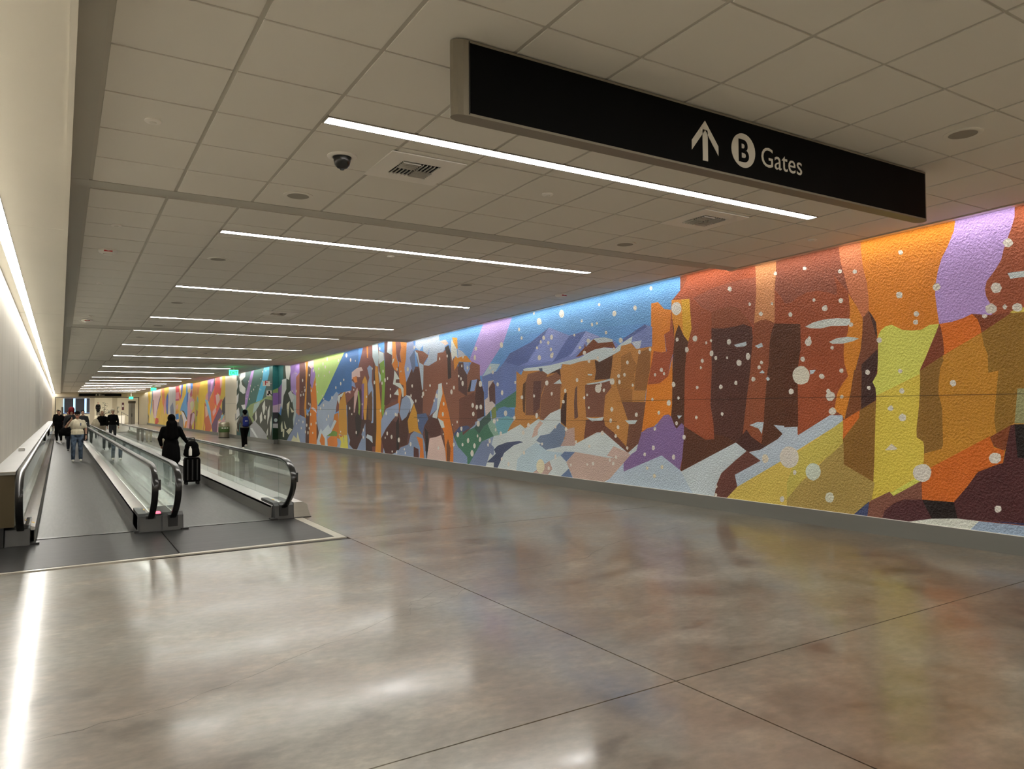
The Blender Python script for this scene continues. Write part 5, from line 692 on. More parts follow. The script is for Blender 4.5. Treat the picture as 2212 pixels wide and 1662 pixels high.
MURAL_C = """
C8A848 99.08,4.35 48.72,4.35 48.61,0.12 98.71,0.12
D2AA22 98.63,4.35 92.66,4.35 93.15,2.58 94.45,0.12 96.11,0.12 97.34,1.80
CAA2A2 97.58,2.63 96.30,3.37 95.35,2.66 96.46,2.18
3A3840 97.33,1.75 95.20,1.00 95.64,0.12 96.54,0.12 97.54,0.98
BAB27A 94.52,4.35 91.69,4.35 91.27,3.49 92.12,2.05 94.02,1.00 93.40,2.59
5E8EB2 92.30,3.10 91.55,2.26 93.28,1.22 94.60,0.67 93.35,2.06
42627E 92.13,4.35 90.26,4.35 91.22,2.87 91.67,2.56
BAB26A 94.12,1.00 91.63,2.05 90.03,1.03 89.03,0.12 94.56,0.12
D2B6BA 90.68,4.35 83.29,4.35 83.73,3.16 86.55,1.54 87.81,0.78 89.64,0.83 91.20,1.53 91.22,2.82
AA7A7A 91.31,2.82 89.71,2.85 89.56,1.02 91.11,1.53
5C4C72 85.03,2.79 83.45,3.25 83.70,2.73 86.56,1.64 87.91,0.88 87.21,1.54
CAA222 83.41,3.15 82.59,2.39 83.19,1.26 86.46,0.31 87.05,1.14 85.32,2.22
D27A52 83.05,4.35 80.94,4.35 80.13,3.09 79.71,2.45 80.89,1.99 82.08,2.38
B23A2A 87.91,0.89 85.55,0.81 85.10,0.48 86.88,0.12 88.89,0.12
DABA3A 81.01,4.35 77.10,4.35 77.59,3.23 79.43,2.71 80.21,3.09
C28A92 80.24,2.55 79.00,2.89 79.28,1.54 80.26,1.21 80.95,1.82
32529C 78.79,2.98 77.25,3.44 77.18,2.43 77.46,1.27 78.61,1.37 79.10,2.17
B2B2B2 76.89,4.35 72.17,4.35 71.94,2.37 72.02,1.14 72.43,0.31 74.41,0.32 75.44,0.94 77.25,1.28 76.91,2.42
727A92 75.91,1.98 73.89,2.40 73.13,1.55 73.78,0.70 75.45,1.12
BA2232 72.14,4.35 70.22,4.35 69.61,3.23 68.59,2.89 69.33,2.42 69.95,3.16 71.96,3.24
DA8A9A 71.96,3.24 69.90,3.26 69.86,2.67 72.07,2.62
A23262 72.08,2.66 69.86,2.69 69.85,2.51 72.07,2.51
DAB242 72.07,2.51 70.15,2.51 70.09,1.62 72.01,1.62
DAAAA2 71.67,2.08 70.42,2.24 70.40,1.83 71.65,1.71
D29222 72.02,1.63 69.81,1.67 70.43,1.34 72.00,1.34
3272B2 72.00,1.31 70.08,1.39 69.76,0.91 71.97,0.80
DABAA2 71.96,0.79 70.05,0.87 70.04,0.63 71.95,0.55
22161A 71.95,0.56 69.80,0.64 67.20,0.12 71.62,0.12
62626A 69.86,0.63 69.26,1.24 68.14,1.33 67.23,0.78 66.93,0.12 68.92,0.12
CAAACA 70.04,4.35 67.80,4.35 68.25,3.40 69.10,3.37
2A4AA2 68.19,4.35 66.99,4.35 67.42,3.18 68.77,2.57 68.66,3.21
E2BA2A 67.10,4.35 65.15,4.35 65.51,3.14 67.39,2.64 68.51,2.06 68.21,2.57
4A86B6 65.33,4.35 64.74,3.13 64.67,1.74 65.06,0.99 66.25,1.44 68.16,1.67 69.34,1.54 68.46,2.02 66.85,2.63 65.81,3.00
2A4A92 65.22,2.99 64.36,3.16 64.72,1.81 65.38,2.23
CAC6CA 68.49,1.63 66.78,1.40 65.14,0.99 65.09,0.12 66.18,0.12 67.30,0.97
1A1618 68.63,1.67 66.79,1.60 64.88,0.96 65.18,0.87 67.05,1.48
D2822A 66.00,0.72 65.00,0.81 65.40,0.12 66.63,0.12
B2A2B2 64.87,3.71 63.58,4.35 61.87,4.35 62.11,3.00 62.80,2.65 64.55,2.37 64.29,3.12
E2C242 64.34,3.27 63.57,3.54 63.38,3.17 64.16,2.96
3C7ACA 63.63,4.35 61.98,4.35 62.13,3.36 63.07,3.30
A2425A 63.59,2.95 62.60,3.37 62.29,2.78 63.28,2.68
E29A22 61.96,4.35 60.06,4.35 60.13,2.89 60.70,2.33 61.39,2.41 62.27,2.86
C2929A 64.80,2.30 63.04,2.73 61.34,2.48 61.32,1.99 62.51,1.56 64.14,0.12 64.94,0.12
D2CEA2 63.55,2.22 62.08,2.43 61.45,2.20 61.82,1.73 63.04,1.67
802E3A 63.94,0.12 63.22,1.35 61.30,1.57 60.81,0.85 60.78,0.12
DABAC2 62.99,0.65 62.04,1.49 60.95,1.35 61.27,0.85 62.45,0.39
CAB242 62.50,0.44 61.27,0.89 61.51,0.12 62.25,0.12
DA8A3A 60.14,4.35 58.13,3.71 58.99,3.21 59.40,2.73 59.89,2.88
72AAC2 59.88,2.74 59.13,2.45 59.38,2.17 59.98,2.47
A2A242 60.97,2.27 60.05,2.61 59.33,2.04 59.97,0.86 60.67,0.68
8E5A4A 60.27,1.73 59.41,1.56 59.66,1.21 60.36,1.21
E6C222 58.42,3.71 55.36,4.35 55.42,2.86 56.31,2.55 56.47,1.56 56.84,0.89 58.23,0.12 60.49,0.12 59.98,1.04 59.15,1.90 59.44,2.74
826292 55.43,4.35 52.64,4.35 52.62,3.17 54.06,2.64 54.78,2.23 55.38,2.41 55.18,2.92
C292C2 53.95,3.61 52.99,3.66 53.70,2.88 54.29,3.00
CA9292 56.16,2.68 55.33,2.93 55.12,2.40 55.96,2.37
AA522A 56.54,2.22 55.33,1.95 54.93,1.40 53.99,0.77 53.58,0.47 54.33,0.12 57.11,0.12 56.65,1.07
CAA292 56.33,1.96 55.29,1.89 55.08,1.31 56.10,1.13
DABA2A 56.91,0.12 56.44,0.84 56.19,0.45 56.41,0.12
C2622A 54.81,2.24 53.35,2.82 52.62,3.11 52.24,2.18 52.59,1.26 53.66,0.65 54.02,1.56
6AA2C2 56.35,2.42 55.31,2.35 53.98,1.56 53.58,0.62 53.99,0.81 54.93,1.40
CA423A 52.69,3.18 51.66,4.35 50.80,4.35 50.13,2.96 50.47,2.57 51.63,2.84 51.73,1.86 52.66,2.18
DAA2A2 50.87,4.35 49.69,4.35 49.98,3.25 50.52,3.05
DAB6B2 52.16,2.67 50.93,2.71 50.59,2.34 51.76,1.93
C24A3A 51.79,1.87 50.46,2.35 49.64,2.34 50.61,1.86 53.66,0.62 52.59,1.26
D2A2A2 53.33,1.56 52.06,1.88 51.88,1.57 53.11,1.25
1E1A1C 52.71,3.72 52.21,4.35 52.46,3.32 52.70,3.26
EACA2A 49.75,4.35 48.72,4.35 48.81,2.61 50.34,2.33 50.17,3.05 49.70,3.18
1E1C1C 48.79,2.55 48.76,1.40 49.48,1.27 49.92,1.63 49.83,2.22
5A3A5A 53.66,0.62 50.61,1.87 49.77,1.57 49.95,1.27 51.23,0.96 51.70,0.12 53.25,0.12
8AB6CA 50.14,1.33 49.30,1.40 49.30,1.25 50.10,0.97 50.45,1.06
CAA2A6 51.26,0.96 50.10,0.98 48.65,1.28 48.61,0.12 51.70,0.12"""
MURAL_R = """
8AA662 8.86,2.63 9.16,2.77 9.16,2.50 8.86,2.47
8A6AAA 8.86,2.48 9.17,2.51 9.17,1.94 8.86,1.87
CAB6C6 8.86,1.87 9.17,1.94 9.16,1.53 8.86,1.54
38383E 8.86,1.54 9.17,1.54 9.18,0.98 8.87,0.99
B2B2B6 8.87,0.99 9.18,0.99 9.18,0.75 8.87,0.77
0E2814 8.87,0.78 9.18,0.76 9.18,0.12 8.85,0.12
1F6264 8.86,4.35 9.17,4.35 9.17,2.76 8.86,2.63
BACACA 9.09,1.16 9.08,1.12 9.06,1.09 9.03,1.07 8.99,1.07 8.95,1.09 8.93,1.12 8.92,1.16 8.93,1.20 8.95,1.23 8.99,1.25 9.02,1.25 9.06,1.23 9.08,1.20"""

# ------------------------------------------------------------------ helpers
def lin(h):
    out = []
    for i in (0, 2, 4):
        v = int(h[i:i+2], 16) / 255.0
        out.append(v / 12.92 if v <= 0.04045 else ((v + 0.055) / 1.055) ** 2.4)
    return tuple(out)

def tag(o, label, cat, group=None, kind=None):
    o['label'] = label
    o['category'] = cat
    if group: o['group'] = group
    if kind: o['kind'] = kind
    return o

def struct(o):
    o['kind'] = 'structure'
    return o

def empty(name, loc=(0, 0, 0), rz=0.0):
    o = bpy.data.objects.new(name, None)
    COL.objects.link(o)
    o.location = loc
    o.rotation_euler = (0, 0, rz)
    o.empty_display_size = 0.1
    return o

def link(name, me, mat=None, parent=None, loc=(0, 0, 0), rz=0.0):
    o = bpy.data.objects.new(name, me)
    COL.objects.link(o)
    if mat is not None and not me.materials:
        me.materials.append(mat)
    if parent is not None:
        o.parent = parent
    o.location = loc
    o.rotation_euler = (0, 0, rz)
    return o

WORK = bpy.data.scenes.new('work')          # bench on which modifiers and text are turned into meshes
def baked(o):
    WORK.collection.objects.link(o)
    with bpy.context.temp_override(scene=WORK, view_layer=WORK.view_layers[0]):
        dg = bpy.context.evaluated_depsgraph_get()
    me = bpy.data.meshes.new_from_object(o.evaluated_get(dg))
    WORK.collection.objects.unlink(o)
    return me

class MB:
    def __init__(s):
        s.v = []; s.f = []
    def add(s, verts, faces):
        b = len(s.v)
        s.v += [tuple(p) for p in verts]
        s.f += [tuple(i + b for i in f) for f in faces]
        return s
    def box(s, x0, x1, y0, y1, z0, z1):
        return s.add([(x0,y0,z0),(x1,y0,z0),(x1,y1,z0),(x0,y1,z0),(x0,y0,z1),(x1,y0,z1),(x1,y1,z1),(x0,y1,z1)],
                     [(0,3,2,1),(4,5,6,7),(0,1,5,4),(1,2,6,5),(2,3,7,6),(3,0,4,7)])
    def hexa(s, b, t):            # bottom quad and top quad
        return s.add(list(b) + list(t), [(0,3,2,1),(4,5,6,7),(0,1,5,4),(1,2,6,5),(2,3,7,6),(3,0,4,7)])
    def prism(s, poly, axis, a0, a1):   # poly in the other two axes
        n = len(poly)
        def P(q, a):
            return {'x': (a, q[0], q[1]), 'y': (q[0], a, q[1]), 'z': (q[0], q[1], a)}[axis]
        return s.add([P(q, a0) for q in poly] + [P(q, a1) for q in poly],
                     [tuple(range(n))[::-1], tuple(range(n, 2*n))] + [(i, (i+1) % n, n + (i+1) % n, n + i) for i in range(n)])
    def sweep(s, path, prof, caps=True):   # profile (a = sideways x, b = in-plane normal) along a path lying in a YZ plane
        n = len(prof); rings = []
        for i, p in enumerate(path):
            p = Vector(p)
            d = (Vector(path[min(i+1, len(path)-1)]) - Vector(path[max(i-1, 0)])).normalized()
            side = Vector((1, 0, 0))
            nor = side.cross(d).normalized()
            rings.append([p + side*a + nor*b for a, b in prof])
        vs_ = [q for r in rings for q in r]
        fs = []
        for i in range(len(path)-1):
            for j in range(n):
                fs.append((i*n+j, i*n+(j+1) % n, (i+1)*n+(j+1) % n, (i+1)*n+j))
        if caps:
            fs += [tuple(range(n))[::-1], tuple(range((len(path)-1)*n, len(path)*n))]
        return s.add(vs_, fs)
    def tube(s, path, r, n=8):
        rings = []
        up = Vector((0, 0, 1))
        for i, p in enumerate(path):
            p = Vector(p)
            d = (Vector(path[min(i+1, len(path)-1)]) - Vector(path[max(i-1, 0)])).normalized()
            a = d.cross(up)
            if a.length < 1e-3: a = d.cross(Vector((1, 0, 0)))
            a.normalize(); b = a.cross(d)
            rr = r[i] if isinstance(r, (list, tuple)) else r
            rings.append([p + (a*math.cos(2*math.pi*k/n) + b*math.sin(2*math.pi*k/n))*rr for k in range(n)])
        fs = []
        for i in range(len(path)-1):
            for j in range(n):
                fs.append((i*n+j, i*n+(j+1) % n, (i+1)*n+(j+1) % n, (i+1)*n+j))
        fs += [tuple(range(n))[::-1], tuple(range((len(path)-1)*n, len(path)*n))]
        return s.add([q for r_ in rings for q in r_], fs)
    def lathe(s, prof, n=20, cx=0, cy=0):   # prof: (radius, z)
        vs_ = [(cx + r*math.cos(2*math.pi*k/n), cy + r*math.sin(2*math.pi*k/n), z) for r, z in prof for k in range(n)]
        m = len(prof); fs = []
        for i in range(m-1):
            for j in range(n):
                fs.append((i*n+j, i*n+(j+1) % n, (i+1)*n+(j+1) % n, (i+1)*n+j))
        fs += [tuple(range(n))[::-1], tuple(range((m-1)*n, m*n))]
        return s.add(vs_, fs)
    def mesh(s, name, smooth=False):
        me = bpy.data.meshes.new(name)
        me.from_pydata(s.v, [], s.f)
        bm = bmesh.new(); bm.from_mesh(me)
        bmesh.ops.recalc_face_normals(bm, faces=bm.faces)
        bm.to_mesh(me); bm.free()
        if smooth:
            for p in me.polygons: p.use_smooth = True
            try: me.set_sharp_from_angle(angle=math.radians(38))
            except Exception: pass
        me.update()
        return me
    def build(s, name, mat, parent=None, smooth=False, loc=(0, 0, 0), rz=0.0):
        return link(name, s.mesh(name, smooth), mat, parent, loc, rz)

# ------------------------------------------------------------------ materials
def mat(name, color=(0.8, 0.8, 0.8), rough=0.5, metal=0.0, spec=0.5, noise=None, bump=None, coat=0.0):
    m = bpy.data.materials.new(name); m.use_nodes = True
    nt = m.node_tree; b = nt.nodes['Principled BSDF']
    b.inputs['Base Color'].default_value = (*color, 1)
    b.inputs['Roughness'].default_value = rough
    b.inputs['Metallic'].default_value = metal
    b.inputs['Specular IOR Level'].default_value = spec
    b.inputs['Coat Weight'].default_value = coat
    tc = nt.nodes.new('ShaderNodeTexCoord')
    if noise:          # (scale xyz, amount)
        mp = nt.nodes.new('ShaderNodeMapping'); mp.inputs['Scale'].default_value = noise[0]
        nz = nt.nodes.new('ShaderNodeTexNoise'); nz.inputs['Scale'].default_value = 1.0; nz.inputs['Detail'].default_value = 3
        rp = nt.nodes.new('ShaderNodeMapRange')
        rp.inputs['To Min'].default_value = 1 - noise[1]; rp.inputs['To Max'].default_value = 1 + noise[1]
        rp.inputs['From Min'].default_value = 0.3; rp.inputs['From Max'].default_value = 0.7
        vm = nt.nodes.new('ShaderNodeVectorMath'); vm.operation = 'SCALE'; vm.inputs[0].default_value = color
        nt.links.new(tc.outputs['Object'], mp.inputs[0]); nt.links.new(mp.outputs[0], nz.inputs['Vector'])
        nt.links.new(nz.outputs['Fac'], rp.inputs['Value']); nt.links.new(rp.outputs[0], vm.inputs['Scale'])
        nt.links.new(vm.outputs[0], b.inputs['Base Color'])
    if bump:           # (scale, distance, strength)
        nz2 = nt.nodes.new('ShaderNodeTexNoise'); nz2.inputs['Scale'].default_value = bump[0]; nz2.inputs['Detail'].default_value = 1.5
        bp = nt.nodes.new('ShaderNodeBump'); bp.inputs['Distance'].default_value = bump[1]; bp.inputs['Strength'].default_value = bump[2]
        nt.links.new(tc.outputs['Object'], nz2.inputs['Vector']); nt.links.new(nz2.outputs['Fac'], bp.inputs['Height'])
        nt.links.new(bp.outputs[0], b.inputs['Normal'])
    return m

def emis(name, color, strength):
    m = bpy.data.materials.new(name); m.use_nodes = True
    nt = m.node_tree; nt.nodes.clear()
    e = nt.nodes.new('ShaderNodeEmission'); o = nt.nodes.new('ShaderNodeOutputMaterial')
    e.inputs[0].default_value = (*color, 1); e.inputs[1].default_value = strength
    nt.links.new(e.outputs[0], o.inputs[0])
    return m

def glass_mat(name, tint, rough=0.01):
    m = bpy.data.materials.new(name); m.use_nodes = True
    nt = m.node_tree; nt.nodes.clear()
    t = nt.nodes.new('ShaderNodeBsdfTransparent'); t.inputs[0].default_value = (*tint, 1)
    g = nt.nodes.new('ShaderNodeBsdfGlossy'); g.inputs['Roughness'].default_value = rough
    g.inputs[0].default_value = (0.9, 0.95, 0.93, 1)
    f = nt.nodes.new('ShaderNodeFresnel'); f.inputs[0].default_value = 1.45
    mx = nt.nodes.new('ShaderNodeMixShader'); o = nt.nodes.new('ShaderNodeOutputMaterial')
    ge = nt.nodes.new('ShaderNodeNewGeometry'); sub = nt.nodes.new('ShaderNodeMath'); sub.operation = 'SUBTRACT'; sub.inputs[0].default_value = 1.0
    mul = nt.nodes.new('ShaderNodeMath'); mul.operation = 'MULTIPLY'
    nt.links.new(ge.outputs['Backfacing'], sub.inputs[1]); nt.links.new(sub.outputs[0], mul.inputs[0]); nt.links.new(f.outputs[0], mul.inputs[1])
    nt.links.new(mul.outputs[0], mx.inputs[0]); nt.links.new(t.outputs[0], mx.inputs[1]); nt.links.new(g.outputs[0], mx.inputs[2])
    nt.links.new(mx.outputs[0], o.inputs[0])
    return m

def mural_material():
    m = bpy.data.materials.new('mural_paint'); m.use_nodes = True
    nt = m.node_tree; b = nt.nodes['Principled BSDF']
    at = nt.nodes.new('ShaderNodeAttribute'); at.attribute_name = 'paint'
    tc = nt.nodes.new('ShaderNodeTexCoord')
    mp = nt.nodes.new('ShaderNodeMapping'); mp.inputs['Scale'].default_value = (1, 1, 1)
    nz = nt.nodes.new('ShaderNodeTexNoise'); nz.inputs['Scale'].default_value = 36; nz.inputs['Detail'].default_value = 3; nz.inputs['Roughness'].default_value = 0.6
    bp = nt.nodes.new('ShaderNodeBump'); bp.inputs['Distance'].default_value = 0.05; bp.inputs['Strength'].default_value = 0.95
    nt.links.new(tc.outputs['Object'], mp.inputs[0]); nt.links.new(mp.outputs[0], nz.inputs['Vector'])
    nt.links.new(nz.outputs['Fac'], bp.inputs['Height']); nt.links.new(bp.outputs[0], b.inputs['Normal'])
    # slow unevenness of the brushed paint
    n2 = nt.nodes.new('ShaderNodeTexNoise'); n2.inputs['Scale'].default_value = 0.9; n2.inputs['Detail'].default_value = 2
    r2 = nt.nodes.new('ShaderNodeMapRange'); r2.inputs['From Min'].default_value = .3; r2.inputs['From Max'].default_value = .7
    r2.inputs['To Min'].default_value = 0.93; r2.inputs['To Max'].default_value = 1.07
    vm = nt.nodes.new('ShaderNodeVectorMath'); vm.operation = 'SCALE'
    nt.links.new(tc.outputs['Object'], n2.inputs['Vector']); nt.links.new(n2.outputs['Fac'], r2.inputs['Value'])
    nt.links.new(at.outputs['Color'], vm.inputs[0]); nt.links.new(r2.outputs[0], vm.inputs['Scale'])
    nt.links.new(vm.outputs[0], b.inputs['Base Color'])
    b.inputs['Roughness'].default_value = 0.5
    b.inputs['Specular IOR Level'].default_value = 0.35
    return m

def concrete_material():
    m = bpy.data.materials.new('polished_concrete'); m.use_nodes = True
    nt = m.node_tree; b = nt.nodes['Principled BSDF']; N = nt.nodes.new; L = nt.links.new
    geo = N('ShaderNodeNewGeometry')
    def noise(scale, detail, vec_scale=(1, 1, 1), rough=0.6):
        mp = N('ShaderNodeMapping'); mp.inputs['Scale'].default_value = vec_scale
        mp.inputs['Rotation'].default_value = (0, 0, 0.35)
        nz = N('ShaderNodeTexNoise'); nz.inputs['Scale'].default_value = scale; nz.inputs['Detail'].default_value = detail
        nz.inputs['Roughness'].default_value = rough
        L(geo.outputs['Position'], mp.inputs[0]); L(mp.outputs[0], nz.inputs['Vector'])
        return nz.outputs['Fac']
    def ramp(fac, stops):
        r = N('ShaderNodeValToRGB')
        r.color_ramp.elements[0].position = stops[0][0]; r.color_ramp.elements[0].color = (*stops[0][1], 1)
        r.color_ramp.elements[1].position = stops[-1][0]; r.color_ramp.elements[1].color = (*stops[-1][1], 1)
        for p, c in stops[1:-1]:
            e = r.color_ramp.elements.new(p); e.color = (*c, 1)
        L(fac, r.inputs[0]); return r.outputs[0]
    def mix(kind, a, c, fac):
        x = N('ShaderNodeMix'); x.data_type = 'RGBA'; x.blend_type = kind; x.inputs[0].default_value = fac
        L(a, x.inputs[6]); L(c, x.inputs[7]); return x.outputs[2]
    n1 = noise(0.45, 4, (1, 1, 1), 0.62); n2 = noise(1.5, 5, (1.0, 1.3, 1), 0.68); n3 = noise(11, 3, (1, 1.6, 1), 0.6)
    base = ramp(n1, [(0.36, (0.142, 0.108, 0.075)), (0.46, (0.165, 0.136, 0.101)), (0.54, (0.172, 0.156, 0.125)), (0.64, (0.208, 0.195, 0.165))])
    mott = ramp(n2, [(0.34, (0.60, 0.57, 0.54)), (0.44, (0.90, 0.89, 0.87)), (0.54, (1.0, 0.99, 0.98)), (0.66, (1.32, 1.30, 1.27))])
    fine = ramp(n3, [(0.32, (0.84, 0.83, 0.82)), (0.68, (1.14, 1.14, 1.14))])
    c = mix('MULTIPLY', base, mott, 1.0)
    c = mix('MULTIPLY', c, fine, 1.0)
    L(c, b.inputs['Base Color'])
    def rng(fac, lo, hi):
        rr = N('ShaderNodeMapRange'); rr.inputs['From Min'].default_value = .34; rr.inputs['From Max'].default_value = .66
        rr.inputs['To Min'].default_value = lo; rr.inputs['To Max'].default_value = hi
        L(fac, rr.inputs['Value']); return rr.outputs[0]
    L(rng(n2, 0.34, 0.5), b.inputs['Roughness'])
    L(rng(n2, 0.095, 0.20), b.inputs['Coat Roughness'])
    bp = N('ShaderNodeBump'); bp.inputs['Distance'].default_value = 0.004; bp.inputs['Strength'].default_value = 0.07
    L(noise(5, 1, (0.7, 1.6, 1)), bp.inputs['Height']); L(bp.outputs[0], b.inputs['Normal'])
    b.inputs['Specular IOR Level'].default_value = 0.5
    b.inputs['Coat Weight'].default_value = 0.62
    b.inputs['Coat IOR'].default_value = 1.5
    return m

M = {}
M['concrete'] = concrete_material()
M['joint'] = mat('slab_joint', (0.035, 0.03, 0.027), 0.8)
M['crack'] = mat('hairline_crack', (0.045, 0.036, 0.03), 0.7)
M['border'] = mat('pale_cement_border', (0.46, 0.43, 0.36), 0.28, noise=((3, 3, 3), 0.12))
M['tile'] = mat('ceiling_tile', (0.79, 0.765, 0.69), 0.9, spec=0.2)
M['gridrail'] = mat('ceiling_grid', (0.55, 0.525, 0.455), 0.6, spec=0.3)
M['border_metal'] = mat('ceiling_border', (0.52, 0.505, 0.44), 0.55, spec=0.3, noise=((2, 0.3, 2), 0.03))
M['edge_trim'] = mat('ceiling_edge_trim', (0.62, 0.56, 0.46), 0.28, metal=0.35)
M['plaster'] = mat('cream_plaster', (0.54, 0.51, 0.44), 0.75, noise=((9, 7, 0.5), 0.07), bump=(55, 0.004, 0.25))
M['soffit'] = mat('cream_soffit', (0.83, 0.79, 0.69), 0.7, noise=((0.8, 0.5, 1), 0.03))
M['panelwall'] = mat('cream_wall_panel', (0.72, 0.67, 0.54), 0.6, noise=((1, 1, 0.6), 0.03))
M['curb'] = mat('grey_base', (0.15, 0.15, 0.132), 0.55, noise=((0.8, 0.8, 4), 0.05))
M['strip'] = emis('strip_lamp', (1.0, 0.965, 0.90), STRIP_POWER)
M['cove'] = emis('cove_lamp', COVE_COL, COVE_POWER)
M['led'] = emis('wall_led', (1.0, 0.965, 0.90), LED_POWER)
M['lampbody'] = mat('lamp_housing', (0.42, 0.39, 0.33), 0.5)
M['mural'] = mural_material()
M['steel'] = mat('stainless_steel', (0.58, 0.57, 0.54), 0.22, metal=1.0, noise=((2, 0.4, 20), 0.06))
M['steel_sat'] = mat('satin_steel', (0.50, 0.49, 0.46), 0.38, metal=1.0, noise=((1, 1, 20), 0.05))
M['skirt'] = mat('skirt_panel', (0.17, 0.165, 0.15), 0.42, metal=0.6)
M['plate'] = mat('landing_plate', (0.026, 0.026, 0.025), 0.42, spec=0.22, noise=((0.25, 14, 1), 0.35))
M['belt'] = mat('walkway_belt', (0.044, 0.043, 0.041), 0.42, spec=0.5, noise=((30, 2.5, 1), 0.25), bump=(120, 0.004, 0.3))
M['belt2'] = mat('walkway_belt_groove', (0.06, 0.06, 0.058), 0.6)
M['rubber'] = mat('handrail_rubber', (0.012, 0.012, 0.012), 0.22, spec=0.5)
M['blackplastic'] = mat('black_plastic', (0.014, 0.014, 0.014), 0.42)
M['glass'] = glass_mat('balustrade_glass', (0.90, 0.935, 0.92))
M['yellow'] = mat('warning_yellow', (0.75, 0.48, 0.03), 0.5)
M['redbutton'] = mat('stop_button_red', (0.85, 0.03, 0.05), 0.35)
M['redglow'] = emis('stop_button_lamp', (1.0, 0.06, 0.09), 1.6)
M['ledge'] = mat('ledge_metal', (0.24, 0.235, 0.21), 0.45, noise=((6, 0.6, 1), 0.06))
M['ledge_end'] = mat('ledge_end_brown', (0.075, 0.052, 0.02), 0.55)
M['signframe'] = mat('sign_frame_bronze', (0.25, 0.22, 0.17), 0.45, metal=0.35)
M['signblack'] = mat('sign_face_black', (0.0015, 0.0015, 0.0015), 0.6, spec=0.08)
M['signwhite'] = mat('sign_lettering', (0.62, 0.58, 0.50), 0.5)
M['white'] = mat('white_plastic', (0.88, 0.85, 0.78), 0.5)
M['grille'] = mat('speaker_grille', (0.33, 0.31, 0.26), 0.7)
M['ventdark'] = mat('vent_cavity', (0.01, 0.01, 0.01), 0.8)
M['red'] = mat('red_print', (0.6, 0.03, 0.03), 0.5)
M['exitgreen'] = emis('exit_sign_green', (0.04, 0.85, 0.25), 1.3)
M['exitdark'] = mat('exit_lettering', (0.02, 0.16, 0.07), 0.5)
M['darkmetal'] = mat('dark_metal', (0.03, 0.03, 0.03), 0.4, metal=0.4)
M['seam'] = glass_mat('board_seam_shade', (0.62, 0.60, 0.58), 0.5)  # dark tint stands in for shade in the board grooves

# ------------------------------------------------------------------ measures of the tunnel
WALL_R = 9.12          # mural wall
WALL_R2 = 8.85         # the same wall beyond its return
Y_RET = 36.75
WALL_L = -0.713
Y_BACK = -9.0
Y_END = 97.0
PITCH = 0.715
SECTIONS = [(-9.0, 7.93, 3.797 + 0.0158*(7.85+9.0), -0.0158),
            (7.93, 20.5, 3.906, -0.018),
            (20.5, 33.6, 3.868, -0.0155),
            (33.6, 46.6, 3.80, -0.0075),
            (46.6, 60.0, 3.81, -0.0088),
            (60.0, 72.0, 3.85, -0.009),
            (72.0, 97.0, 3.87, -0.004)]
def ceil_right(si):      # outer edge of the hung ceiling; the cove lies between it and the mural wall
    return 8.90 if si < 3 else 8.64
def ceil_z(y):
    for y0, y1, z0, s in SECTIONS:
        if y < y1: return z0 + s*(y - y0)
    return 3.75

